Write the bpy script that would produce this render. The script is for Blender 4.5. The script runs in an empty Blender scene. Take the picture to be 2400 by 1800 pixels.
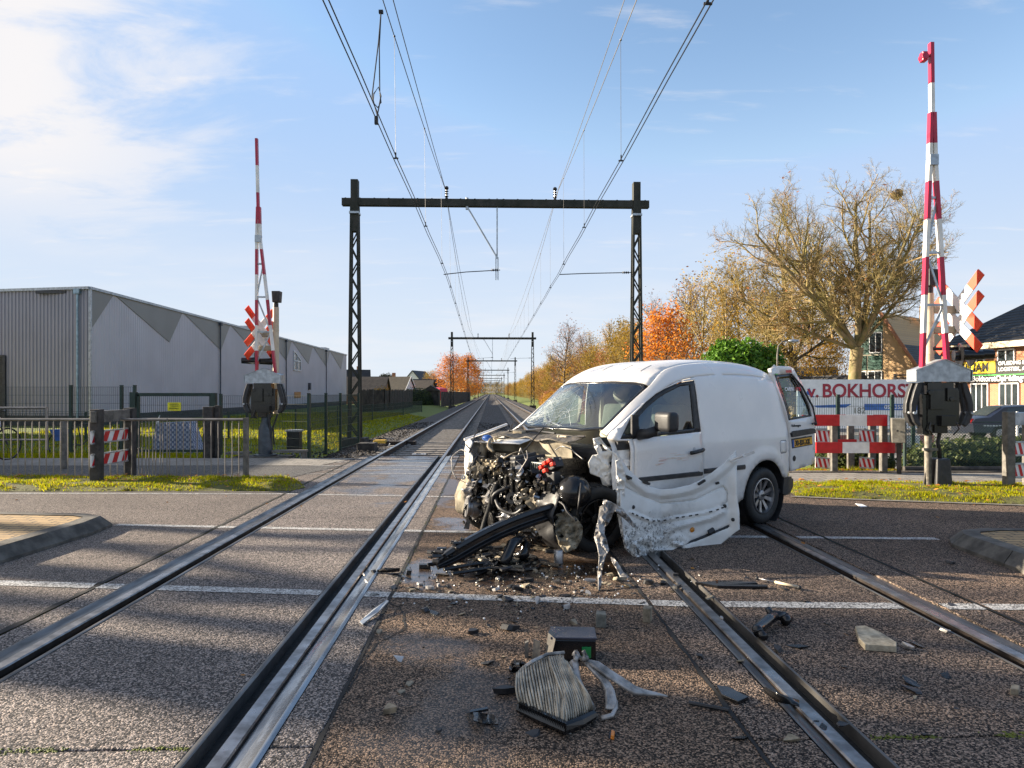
import bpy, bmesh, math, random
from mathutils import Vector, Matrix, noise
from mathutils.geometry import delaunay_2d_cdt
sc = bpy.context.scene
COL = sc.collection
PI = math.pi
R = math.radians
HC = 1.48            # eye height above the rail tops
# ------------------------------------------------------------------ camera
cd = bpy.data.cameras.new('camera'); cam = bpy.data.objects.new('camera', cd); COL.objects.link(cam)
cam.location = (0, 0, HC); cam.rotation_euler = (R(90), 0, 0)
cd.sensor_width = 36; cd.lens = 24.0; cd.shift_y = 20/2400; cd.clip_start = .05; cd.clip_end = 6000
sc.camera = cam
# ------------------------------------------------------------------ light
SUN_EL, SUN_AZ = 17.0, -76.0      # azimuth measured from +Y towards +X
sd = Vector((math.sin(R(SUN_AZ))*math.cos(R(SUN_EL)), math.cos(R(SUN_AZ))*math.cos(R(SUN_EL)), math.sin(R(SUN_EL))))
sl = bpy.data.lights.new('sun', 'SUN'); so = bpy.data.objects.new('sun', sl); COL.objects.link(so)
sl.energy = 5.0; sl.angle = R(0.5); sl.color = (1.0, .86, .67)
so.rotation_euler = (-sd).to_track_quat('-Z', 'Y').to_euler(); so.location = sd*50
sc.view_settings.view_transform = 'Standard'; sc.view_settings.look = 'None'
sc.view_settings.exposure = 1.85; sc.view_settings.gamma = 1
w = bpy.data.worlds.new('World'); sc.world = w; w.use_nodes = True
nt = w.node_tree; N = nt.nodes; LK = nt.links
bg = N['Background']; bg.inputs[1].default_value = .080
sky = N.new('ShaderNodeTexSky'); sky.sky_type = 'NISHITA'; sky.sun_disc = False
sky.sun_elevation = R(SUN_EL); sky.sun_rotation = R(SUN_AZ); sky.air_density = 1.0; sky.dust_density = .5; sky.ozone_density = 1.6
def wn(t, **k):
    n = N.new(t)
    for a, b in k.items(): setattr(n, a, b)
    return n
def wm(op, a, b=None, c=None):
    n = N.new('ShaderNodeMath'); n.operation = op
    for i, v in enumerate((a, b, c)):
        if v is None: continue
        if isinstance(v, (int, float)): n.inputs[i].default_value = v
        else: LK.new(v, n.inputs[i])
    return n.outputs[0]
tc = wn('ShaderNodeTexCoord'); sx = wn('ShaderNodeSeparateXYZ'); LK.new(tc.outputs['Generated'], sx.inputs[0])
X_, Y_, Z_ = sx.outputs
zz = wm('ADD', wm('MAXIMUM', Z_, 0.0), .12)
u_ = wm('DIVIDE', X_, zz); v_ = wm('DIVIDE', Y_, zz)
cx = wn('ShaderNodeCombineXYZ'); LK.new(u_, cx.inputs[0]); LK.new(v_, cx.inputs[1])
def wnoise(scale, det, rough, rot, sxy, dist=0.0):
    mp = wn('ShaderNodeMapping'); LK.new(cx.outputs[0], mp.inputs[0]); mp.inputs['Rotation'].default_value = (0, 0, rot); mp.inputs['Scale'].default_value = (sxy[0], sxy[1], 1)
    n = wn('ShaderNodeTexNoise'); LK.new(mp.outputs[0], n.inputs['Vector']); n.inputs['Scale'].default_value = scale; n.inputs['Detail'].default_value = det; n.inputs['Roughness'].default_value = rough; n.inputs['Distortion'].default_value = dist
    return n.outputs[0]
n1 = wnoise(1.5, 10, .62, -.45, (1.0, 1.8), .5)
n2 = wnoise(3.2, 6, .6, -.6, (.7, 2.6), .3)
def wramp(v, a, b):
    n = wn('ShaderNodeMapRange'); n.interpolation_type = 'SMOOTHSTEP'; LK.new(v, n.inputs[0]); n.inputs[1].default_value = a; n.inputs[2].default_value = b
    return n.outputs[0]
# the bank of cirrus sits high in the left of the sky; thin streaks elsewhere
side = wramp(wm('ADD', wm('MULTIPLY', X_, -1.0), wm('MULTIPLY', Z_, .30)), .26, .70)
high = wramp(Z_, .12, .30)
m1 = wm('MULTIPLY', wramp(wm('ADD', n1, wm('MULTIPLY', side, .30)), .55, .80), wm('MULTIPLY', side, high))
m2 = wm('MULTIPLY', wramp(n2, .56, .80), wm('MULTIPLY', wramp(Z_, .02, .12), .38))
lowr = wm('MULTIPLY', wramp(wnoise(.8, 5, .55, .2, (1.0, 1.6)), .42, .68), wm('MULTIPLY', wramp(Z_, .30, .06), .30))
mk = wm('MINIMUM', wm('ADD', wm('ADD', m1, m2), lowr), .96)
cl_ = N.new('ShaderNodeVectorMath'); cl_.operation = 'MINIMUM'; LK.new(sky.outputs[0], cl_.inputs[0]); cl_.inputs[1].default_value = (1.42, 2.15, 3.35)
hz = wn('ShaderNodeMix', data_type='RGBA'); LK.new(wm('MULTIPLY', wm('POWER', wramp(Z_, .50, -.02), 1.35), .94), hz.inputs[0]); LK.new(cl_.outputs[0], hz.inputs[6]); hz.inputs[7].default_value = (2.85, 3.08, 3.30, 1)
mix = wn('ShaderNodeMix', data_type='RGBA'); LK.new(mk, mix.inputs[0]); LK.new(hz.outputs[2], mix.inputs[6]); mix.inputs[7].default_value = (3.35, 3.25, 3.25, 1)
LK.new(mix.outputs[2], bg.inputs[0])

# ------------------------------------------------------------------ helpers
def at(px, py, Y):                       # a photo pixel at depth Y -> world point
    return Vector(((px-1200)*Y/1600, Y, HC+(920-py)*Y/1600))
def gnd(px, py, z=0.0):                  # a photo pixel on the plane z
    Y = 1600*(HC-z)/(py-920); return Vector(((px-1200)*Y/1600, Y, z))
TT = Vector((-.03125, .99951, 0)); TN = Vector((.99951, .03125, 0))
def trk(d, s, z=0.0):                    # lateral offset d, distance s along the railway
    p = TN*d + TT*s; p.z = z; return p
def lerp(a, b, t): return a+(b-a)*t
def interp(x, xs, ys):
    if x <= xs[0]: return ys[0]
    for i in range(1, len(xs)):
        if x <= xs[i]: return lerp(ys[i-1], ys[i], (x-xs[i-1])/(xs[i]-xs[i-1]))
    return ys[-1]
def sstep(a, b, x):
    t = max(0, min(1, (x-a)/(b-a))); return t*t*(3-2*t)

class MB:
    """collects primitives; build() links them as one mesh object"""
    def __init__(s): s.v = []; s.f = []; s.m = []; s.cur = 0
    def mat(s, i): s.cur = i; return s
    def add(s, vs, fs):
        o = len(s.v); s.v += [tuple(v) for v in vs]
        for f in fs: s.f.append(tuple(o+i for i in f)); s.m.append(s.cur)
        return s
    def quad(s, a, b, c, d): return s.add([a, b, c, d], [(0, 1, 2, 3)])
    def box(s, c, size, rot=None, taper=1.0):
        hx, hy, hz = size[0]/2, size[1]/2, size[2]/2; c = Vector(c); vs = []
        for sz in (-1, 1):
            k = taper if sz > 0 else 1
            for a, b in ((-1, -1), (1, -1), (1, 1), (-1, 1)):
                p = Vector((a*hx*k, b*hy*k, sz*hz))
                if rot is not None: p = rot @ p
                vs.append(c+p)
        return s.add(vs, [(3, 2, 1, 0), (4, 5, 6, 7), (0, 1, 5, 4), (1, 2, 6, 5), (2, 3, 7, 6), (3, 0, 4, 7)])
    def bar(s, a, b, w, h, up=(0, 0, 1)):    # rectangular bar from a to b
        a = Vector(a); b = Vector(b); d = (b-a); l = d.length; d.normalize(); up = Vector(up)
        if abs(d.dot(up)) > .98: up = Vector((1, 0, 0))
        x = d.cross(up).normalized(); z = x.cross(d).normalized()
        vs = [p+x*i*w/2+z*j*h/2 for p in (a, b) for i, j in ((-1, -1), (1, -1), (1, 1), (-1, 1))]
        return s.add(vs, [(0, 1, 2, 3), (7, 6, 5, 4), (4, 5, 1, 0), (5, 6, 2, 1), (6, 7, 3, 2), (7, 4, 0, 3)])
    def tube(s, pts, r, n=8, cap=True):
        pts = [Vector(p) for p in pts]; k = len(pts)
        rs = r if isinstance(r, (list, tuple)) else [r]*k
        vs = []; ref = None
        for i, p in enumerate(pts):
            d = (pts[min(i+1, k-1)]-pts[max(i-1, 0)])
            if d.length < 1e-9: d = Vector((0, 0, 1))
            d.normalize()
            if ref is None:
                ref = Vector((0, 0, 1)) if abs(d.z) < .9 else Vector((1, 0, 0))
            x = d.cross(ref)
            if x.length < 1e-4: x = d.cross(Vector((0, 1, .3)))
            x.normalize(); y = d.cross(x).normalized(); ref = -y if False else ref
            for j in range(n):
                a = 2*PI*j/n; vs.append(p+x*math.cos(a)*rs[i]+y*math.sin(a)*rs[i])
        fs = []
        for i in range(k-1):
            for j in range(n):
                j2 = (j+1) % n; fs.append((i*n+j, i*n+j2, (i+1)*n+j2, (i+1)*n+j))
        if cap: fs.append(tuple(range(n-1, -1, -1))); fs.append(tuple(range((k-1)*n, k*n)))
        return s.add(vs, fs)
    def cyl(s, a, b, r, n=12, r2=None): return s.tube([a, b], [r, r if r2 is None else r2], n)
    def lathe(s, c, axis, prof, n=24):       # prof: (radius, height along axis)
        c = Vector(c); ax = Vector(axis).normalized()
        x = ax.cross(Vector((0, 0, 1)) if abs(ax.z) < .9 else Vector((1, 0, 0))).normalized(); y = ax.cross(x)
        vs = [c+ax*h_+(x*math.cos(2*PI*j/n)+y*math.sin(2*PI*j/n))*r for r, h_ in prof for j in range(n)]
        fs = [(i*n+j, i*n+(j+1) % n, (i+1)*n+(j+1) % n, (i+1)*n+j) for i in range(len(prof)-1) for j in range(n)]
        return s.add(vs, fs)
    def prism(s, outline, vec):              # closed outline extruded by vec
        o = [Vector(p) for p in outline]; vec = Vector(vec); n = len(o)
        fs = [tuple(range(n-1, -1, -1)), tuple(range(n, 2*n))]+[(i, (i+1) % n, n+(i+1) % n, n+i) for i in range(n)]
        return s.add(o+[p+vec for p in o], fs)
    def ball(s, c, r, n=8, sq=(1, 1, 1), jit=0, rng=None):
        c = Vector(c); vs = []; m = n//2
        for i in range(m+1):
            t = PI*i/m
            for j in range(n):
                a = 2*PI*j/n; k = r*(1+(rng.uniform(-jit, jit) if rng else 0))
                vs.append(c+Vector((math.sin(t)*math.cos(a)*sq[0], math.sin(t)*math.sin(a)*sq[1], math.cos(t)*sq[2]))*k)
        return s.add(vs, [(i*n+j, (i+1)*n+j, (i+1)*n+(j+1) % n, i*n+(j+1) % n) for i in range(m) for j in range(n)])
    def grid(s, fn, us, vs_):
        pts = [fn(u, v) for v in vs_ for u in us]; n = len(us)
        return s.add(pts, [(j*n+i, j*n+i+1, (j+1)*n+i+1, (j+1)*n+i) for j in range(len(vs_)-1) for i in range(n-1)])
    def panel(s, outline, fn, step, holes=(), flip=False, lines=()):
        flip = flip or getattr(fn, 'flip', False)
        """2-D outline (with holes) meshed by constrained Delaunay, mapped through fn(u, v)"""
        def dens(l, closed=True):
            out = []
            n = len(l)
            for i in range(n if closed else n-1):
                a, b = Vector(l[i]), Vector(l[(i+1) % n]); k = max(1, int((b-a).length/step))
                out += [a.lerp(b, t/k) for t in range(k)]
            if not closed: out.append(Vector(l[-1]))
            return out
        P = []; E = []
        loops = [dens(outline)]+[dens(h_) for h_ in holes]
        for lp in loops:
            o = len(P); P += lp; E += [(o+i, o+(i+1) % len(lp)) for i in range(len(lp))]
        def inside(p, poly):
            c = False; n = len(poly); j = n-1
            for i in range(n):
                if (poly[i].y > p.y) != (poly[j].y > p.y) and p.x < (poly[j].x-poly[i].x)*(p.y-poly[i].y)/(poly[j].y-poly[i].y)+poly[i].x: c = not c
                j = i
            return c
        xs = [p.x for p in loops[0]]; ys = [p.y for p in loops[0]]
        bnd = [q for lp in loops for q in lp]
        y = min(ys)+step*.5; row = 0
        while y < max(ys):
            x = min(xs)+step*(.5 if row % 2 else .25)
            while x < max(xs):
                p = Vector((x, y))
                if inside(p, loops[0]) and not any(inside(p, h_) for h_ in loops[1:]) and all((q-p).length_squared > (step*.45)**2 for q in bnd): P.append(p)
                x += step
            y += step*.9; row += 1
        V, _, Fc, *_r = delaunay_2d_cdt([Vector((p.x, p.y)) for p in P], E, [], 0, 1e-5)
        fs = []
        lp0, hs = loops[0], loops[1:]
        for f in Fc:
            c = sum((V[i] for i in f), Vector((0, 0)))/len(f)
            if any(inside(c, h_) for h_ in hs) or not inside(c, lp0): continue
            fs.append(tuple(reversed(f)) if flip else tuple(f))
        return s.add([fn(p.x, p.y) for p in V], fs)
    def build(s, name, mats, parent=None, smooth=False, bevel=0, solid=0, sub=0, angle=None, weld=False):
        me = bpy.data.meshes.new(name); me.from_pydata(s.v, [], s.f)
        mats = mats if isinstance(mats, (list, tuple)) else [mats]
        for m_ in mats: me.materials.append(m_)
        if len(mats) > 1: me.polygons.foreach_set('material_index', s.m)
        if weld:
            bm = bmesh.new(); bm.from_mesh(me); bmesh.ops.remove_doubles(bm, verts=bm.verts, dist=.004); bmesh.ops.recalc_face_normals(bm, faces=bm.faces); bm.to_mesh(me); bm.free()
        if smooth: me.polygons.foreach_set('use_smooth', [True]*len(me.polygons))
        me.update()
        if smooth and angle is not None: me.set_sharp_from_angle(angle=R(angle))
        o = bpy.data.objects.new(name, me); COL.objects.link(o)
        if parent is not None: o.parent = parent
        if solid:
            md = o.modifiers.new('solid', 'SOLIDIFY'); md.thickness = solid; md.offset = -1 if solid > 0 else 0
        if bevel:
            md = o.modifiers.new('bevel', 'BEVEL'); md.width = bevel; md.segments = 2; md.limit_method = 'ANGLE'; md.angle_limit = R(40)
        if sub:
            md = o.modifiers.new('sub', 'SUBSURF'); md.levels = sub; md.render_levels = sub
        return o
def tag(o, label=None, cat=None, group=None, kind=None):
    if label: o['label'] = label
    if cat: o['category'] = cat
    if group: o['group'] = group
    if kind: o['kind'] = kind
    return o
def empty(name, loc, label, cat, rz=0, group=None):
    o = bpy.data.objects.new(name, None); COL.objects.link(o); o.location = loc; o.rotation_euler = (0, 0, rz); o.empty_display_size = .2
    return tag(o, label, cat, group)
def dup(root, loc=None, rz=None, label=None, scale=None):
    r = root.copy(); COL.objects.link(r)
    if loc is not None: r.location = loc
    if rz is not None: r.rotation_euler = (0, 0, rz)
    if label: r['label'] = label
    if scale is not None: r.scale = scale if isinstance(scale, (tuple, list)) else (scale,)*3
    for ch in list(root.children):
        c = ch.copy(); COL.objects.link(c); c.parent = r
        for g in list(ch.children):
            d = g.copy(); COL.objects.link(d); d.parent = c
    return r
def text(body, size, loc, xdir, mat_, parent, name='lettering', updir=(0, 0, 1), ext=.002, align='LEFT', sx=1.0, bold=0.0):
    cu = bpy.data.curves.new(name, 'FONT'); cu.body = body; cu.size = size; cu.extrude = ext; cu.align_x = align; cu.offset = bold
    cu.materials.append(mat_)
    o = bpy.data.objects.new(name, cu); COL.objects.link(o)
    x = Vector(xdir).normalized(); u = Vector(updir); z = x.cross(u).normalized(); y = z.cross(x)
    m = Matrix((x*sx, y, z)).transposed().to_4x4(); m.translation = Vector(loc)
    if parent is not None:
        o.parent = parent; w_ = parent.matrix_basis.copy(); q = parent.parent
        while q is not None: w_ = q.matrix_basis @ w_; q = q.parent
        m = w_.inverted() @ m
    o.matrix_basis = m
    return o
def local(parent_mat, p): return parent_mat.inverted() @ Vector(p)

# ------------------------------------------------------------------ materials
class NT:
    def __init__(s, name):
        s.m = bpy.data.materials.new(name); s.m.use_nodes = True; s.n = s.m.node_tree.nodes; s.l = s.m.node_tree.links
        s.b = s.n['Principled BSDF']; s.tc = s.n.new('ShaderNodeTexCoord').outputs['Object']
    def new(s, t, **k):
        n = s.n.new(t)
        for a, b in k.items(): setattr(n, a, b)
        return n
    def set(s, i, v):
        if hasattr(v, 'is_linked'): s.l.new(v, i)
        else: i.default_value = v
    def math(s, op, a, b=None, c=None):
        n = s.new('ShaderNodeMath', operation=op)
        for i, v in enumerate((a, b, c)):
            if v is not None: s.set(n.inputs[i], v)
        return n.outputs[0]
    def noise(s, scale, det=4, rough=.55, vec=None, sc_=None, dist=0):
        n = s.new('ShaderNodeTexNoise'); s.l.new(s.map(vec, sc_), n.inputs['Vector'])
        n.inputs['Scale'].default_value = scale; n.inputs['Detail'].default_value = det; n.inputs['Roughness'].default_value = rough; n.inputs['Distortion'].default_value = dist
        return n.outputs[0]
    def map(s, vec=None, sc_=None, rot=None, loc=None):
        vec = vec or s.tc
        if sc_ is None and rot is None and loc is None: return vec
        n = s.new('ShaderNodeMapping'); s.l.new(vec, n.inputs[0])
        if sc_ is not None: n.inputs['Scale'].default_value = sc_
        if rot is not None: n.inputs['Rotation'].default_value = rot
        if loc is not None: n.inputs['Location'].default_value = loc
        return n.outputs[0]
    def voro(s, scale, out='Color', feat='F1', vec=None):
        n = s.new('ShaderNodeTexVoronoi', feature=feat); s.l.new(vec or s.tc, n.inputs['Vector']); n.inputs['Scale'].default_value = scale
        return n.outputs[out]
    def range(s, v, a, b, c=0., d=1., smooth=True):
        n = s.new('ShaderNodeMapRange'); n.interpolation_type = 'SMOOTHSTEP' if smooth else 'LINEAR'
        s.set(n.inputs[0], v); n.inputs[1].default_value = a; n.inputs[2].default_value = b; n.inputs[3].default_value = c; n.inputs[4].default_value = d
        return n.outputs[0]
    def mix(s, f, a, b, blend='MIX'):
        n = s.new('ShaderNodeMix', data_type='RGBA', blend_type=blend)
        s.set(n.inputs[0], f)
        for i, v in ((6, a), (7, b)):
            if isinstance(v, tuple): n.inputs[i].default_value = (*v[:3], 1)
            else: s.l.new(v, n.inputs[i])
        return n.outputs[2]
    def ramp(s, v, stops):
        n = s.new('ShaderNodeValToRGB'); s.l.new(v, n.inputs[0]); e = n.color_ramp.elements
        while len(e) < len(stops): e.new(.5)
        for i, (p, c) in enumerate(stops): e[i].position = p; e[i].color = (*c, 1)
        return n.outputs[0]
    def bump(s, h, strength=.4, dist=.01):
        n = s.new('ShaderNodeBump'); s.l.new(h, n.inputs['Height']); n.inputs['Strength'].default_value = strength; n.inputs['Distance'].default_value = dist
        s.l.new(n.outputs[0], s.b.inputs['Normal'])
    def sep(s):
        n = s.new('ShaderNodeSeparateXYZ'); s.l.new(s.tc, n.inputs[0]); return n.outputs
    def out(s, col=None, rough=None, metal=None, spec=None):
        if col is not None:
            if isinstance(col, tuple): s.b.inputs['Base Color'].default_value = (*col[:3], 1)
            else: s.l.new(col, s.b.inputs['Base Color'])
        if rough is not None: s.set(s.b.inputs['Roughness'], rough)
        if metal is not None: s.set(s.b.inputs['Metallic'], metal)
        if spec is not None: s.set(s.b.inputs['Specular IOR Level'], spec)
        return s.m
def pm(name, col, rough=.5, metal=0., var=.25, scale=6., bump=.0, bscale=40., coat=0., spec=None, col2=None):
    """principled with a mottled base colour"""
    t = NT(name); f = t.noise(scale, 5, .6)
    c2 = col2 or tuple(c*(1-var) for c in col); c1 = col if col2 else tuple(min(1, c*(1+var*.6)) for c in col)
    t.out(t.mix(t.range(f, .32, .68), c1, c2), t.math('ADD', t.math('MULTIPLY', f, .25), rough-.12), metal, spec)
    if bump: t.bump(t.noise(bscale, 4, .6), bump, .01)
    if coat: t.b.inputs['Coat Weight'].default_value = coat; t.b.inputs['Coat Roughness'].default_value = .06
    return t.m
M = {}
def paintm():
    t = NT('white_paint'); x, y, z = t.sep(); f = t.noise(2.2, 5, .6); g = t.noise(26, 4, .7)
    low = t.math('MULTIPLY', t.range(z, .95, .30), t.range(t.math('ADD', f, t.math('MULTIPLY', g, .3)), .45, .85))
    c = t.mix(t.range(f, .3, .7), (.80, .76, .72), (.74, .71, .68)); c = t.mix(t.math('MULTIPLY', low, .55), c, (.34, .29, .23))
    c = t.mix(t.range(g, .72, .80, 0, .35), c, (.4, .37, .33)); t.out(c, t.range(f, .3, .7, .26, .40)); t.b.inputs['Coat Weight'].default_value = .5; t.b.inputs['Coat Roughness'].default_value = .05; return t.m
M['paint'] = paintm()
M['paint_in'] = pm('dirty_white_paint', (.74, .73, .71), .4, 0, .35, 5., bump=.25, bscale=14., coat=.2)
M['plastic'] = pm('black_plastic', (.022, .022, .024), .5, 0, .4, 12, bump=.1, bscale=300)
M['gloss'] = pm('glossy_black', (.012, .012, .013), .18, 0, .3, 8)
M['rubber'] = pm('tyre_rubber', (.018, .018, .018), .7, 0, .3, 10, bump=.2, bscale=90)
M['alu'] = pm('cast_alloy', (.36, .36, .37), .36, .85, .3, 20)
M['galv'] = pm('galvanised_steel', (.42, .45, .48), .48, .7, .25, 9, bump=.05, bscale=120)
M['stain'] = pm('satin_steel', (.27, .25, .23), .45, .75, .2, 5)
M['seat'] = pm('pale_upholstery', (.40, .385, .31), .8, 0, .15, 4)
M['dash'] = pm('dashboard_grey', (.05, .05, .055), .6)
M['liner'] = pm('dusty_liner', (.30, .26, .19), .85, 0, .5, 9, bump=.4, bscale=25)
M['dirt'] = pm('dusty_metal', (.24, .20, .14), .7, .1, .7, 12, bump=.4, bscale=30)
M['silver'] = pm('torn_metal', (.36, .34, .32), .5, .35, .7, 9, bump=.25, bscale=30)
M['burnt'] = pm('oily_black', (.014, .013, .012), .25, .2, .6, 18, bump=.5, bscale=50)
M['redplug'] = pm('red_plastic', (.65, .03, .01), .35)
M['red'] = pm('red_board', (.52, .012, .018), .38, 0, .18, 7)
M['white'] = pm('white_board', (.74, .74, .74), .42, 0, .12, 6)
M['boomred'] = pm('boom_red', (.42, .012, .045), .35, 0, .15, 3)
M['orange_r'] = pm('reflective_red', (.75, .055, .012), .4, 0, .1, 5)
M['boomwhite'] = pm('boom_white', (.78, .75, .70), .4, 0, .14, 3)
M['cream'] = pm('cream_tube', (.55, .46, .33), .5, 0, .12, 4)
M['darkpost'] = pm('dark_post', (.045, .040, .036), .8, 0, .45, 9, bump=.35, bscale=35)
M['greypost'] = pm('grey_post', (.13, .12, .105), .75, 0, .4, 9, bump=.3, bscale=30)
M['green'] = pm('fence_green', (.012, .035, .027), .5, 0, .3, 8)
M['mast'] = pm('mast_steel', (.045, .043, .035), .7, .3, .5, 3., bump=.3, bscale=12, col2=(.025, .028, .02))
M['wire'] = pm('wire_dark', (.015, .016, .02), .5, .3)
M['wirel'] = pm('wire_light', (.34, .31, .26), .45, .6)
M['concrete'] = pm('concrete', (.17, .155, .135), .85, 0, .35, 8, bump=.4, bscale=50)
M['yellow'] = pm('yellow_sign', (.75, .70, .02), .45)
M['yel2'] = pm('sign_amber', (.85, .62, .02), .45, 0, .08)
M['sblack'] = pm('sign_black', (.012, .012, .014), .4)
M['ink'] = pm('ink_black', (.02, .02, .02), .6)
M['swhite'] = pm('sign_white', (.75, .75, .75), .5, 0, .08)
M['plate'] = pm('plate_orange', (.80, .38, .015), .4, 0, .08)
M['blue'] = pm('blue_print', (.03, .12, .42), .45)
M['bred'] = pm('faded_red_print', (.36, .03, .05), .6, 0, .3, 3)
M['bark'] = pm('mossy_bark', (.26, .19, .10), .85, 0, .5, 2.2, bump=.4, bscale=14, col2=(.15, .135, .05))
M['bark2'] = pm('dark_bark', (.11, .08, .045), .9, 0, .45, 2.5, bump=.4, bscale=14)
M['twig'] = pm('twigs', (.30, .20, .09), .9, 0, .45, .5, col2=(.22, .185, .06))
M['twig2'] = pm('olive_twigs', (.25, .17, .045), .9, 0, .45, .5, col2=(.13, .10, .03))
M['twig3'] = pm('grey_twigs', (.20, .155, .125), .9, 0, .4, .5)
def glassmat(name, tint=(.75, .85, .85), refl=1.0, opac=.12):
    t = NT(name); n = t.n
    tr = n.new('ShaderNodeBsdfTransparent'); tr.inputs[0].default_value = (*tint, 1)
    gl = n.new('ShaderNodeBsdfGlossy'); gl.inputs['Roughness'].default_value = .02
    fr = n.new('ShaderNodeFresnel'); fr.inputs[0].default_value = 1.5
    mx = n.new('ShaderNodeMixShader'); t.l.new(t.math('MINIMUM', t.math('MULTIPLY', t.math('ADD', fr.outputs[0], opac*.3), refl), 1.0), mx.inputs[0]); t.l.new(tr.outputs[0], mx.inputs[1]); t.l.new(gl.outputs[0], mx.inputs[2])
    t.l.new(mx.outputs[0], n['Material Output'].inputs[0]); return t.m
M['glass'] = glassmat('car_glass', (.50, .60, .61), 1.7, .14)
M['glass2'] = glassmat('tinted_glass', (.45, .58, .62), 1.3, .1)
M['pane'] = pm('window_pane', (.03, .04, .045), .12, 0, .5, .6)
def leafmat(name, cols, rough=.55, trans=.25, cell=3., spec=.25):
    t = NT(name)
    g = t.new('ShaderNodeNewGeometry').outputs['Random Per Island']
    c = t.ramp(g, [(i/(len(cols)-1), c) for i, c in enumerate(cols)])
    k = t.noise(cell*.12, 3, .5)
    t.out(t.mix(t.range(k, .3, .7), c, t.mix(.5, c, cols[0])), rough, 0, spec)
    tr = t.n.new('ShaderNodeBsdfTranslucent'); t.l.new(c, tr.inputs[0])
    ad = t.n.new('ShaderNodeMixShader'); ad.inputs[0].default_value = trans
    t.l.new(t.b.outputs[0], ad.inputs[1]); t.l.new(tr.outputs[0], ad.inputs[2]); t.l.new(ad.outputs[0], t.n['Material Output'].inputs[0])
    return t.m
M['lf_orange'] = leafmat('orange_leaves', [(.50, .14, .012), (.62, .22, .02), (.70, .30, .03), (.36, .11, .02)], trans=.4)
M['lf_olive'] = leafmat('olive_leaves', [(.32, .21, .035), (.40, .26, .04), (.24, .18, .03), (.44, .25, .035)], trans=.35)
M['lf_gold'] = leafmat('golden_leaves', [(.45, .25, .025), (.34, .20, .03), (.52, .28, .02)], trans=.4)
M['lf_brown'] = leafmat('russet_leaves', [(.26, .10, .035), (.32, .13, .05), (.2, .07, .03)], trans=.3)
M['lf_green'] = leafmat('laurel_leaves', [(.05, .13, .012), (.09, .20, .018), (.14, .26, .025), (.04, .11, .014)], rough=.35, trans=.25)
M['lf_hedge'] = leafmat('juniper_leaves', [(.05, .07, .02), (.08, .10, .025), (.035, .055, .015), (.11, .11, .03)], trans=.2)
M['lf_core'] = pm('blackish_green', (.014, .022, .008), .9)
M['grassm'] = leafmat('grass_blades', [(.26, .30, .006), (.38, .40, .008), (.52, .46, .010), (.13, .17, .008), (.40, .30, .03), (.12, .13, .01)], trans=.5, rough=.7, spec=.03)
M['fallen'] = leafmat('fallen_leaves', [(.30, .10, .02), (.42, .20, .03), (.20, .07, .02), (.36, .15, .03)], trans=.15)
# ================================================================== the setting
def wet_mask(t, spots):
    x, y, z = t.sep(); acc = None
    nz = t.noise(1.6, 5, .65); nz = t.math('MULTIPLY', t.math('SUBTRACT', nz, .42), 3.0)
    for (cx_, cy_, rx, ry, a) in spots:
        u = t.math('DIVIDE', t.math('SUBTRACT', x, cx_), rx); v = t.math('DIVIDE', t.math('SUBTRACT', y, cy_), ry)
        d = t.math('SQRT', t.math('ADD', t.math('MULTIPLY', u, u), t.math('MULTIPLY', v, v)))
        m_ = t.math('MULTIPLY', t.range(t.math('ADD', d, nz), 1.15, .62), a)
        acc = m_ if acc is None else t.math('MAXIMUM', acc, m_)
    return acc
WET = [(-.72, 7.7, .40, .5, 1.), (-.68, 5.7, .34, .8, 1.), (-.42, 4.0, .42, .40, .5), (-.25, 3.1, .50, .6, .4), (.6, 5.7, 1.4, .6, .8), (-1.0, 10.5, .4, 2.5, .7)]
OIL = [(.55, 5.75, 1.5, .55, 1.), (-.35, 6.35, .5, .5, 1.)]
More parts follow.
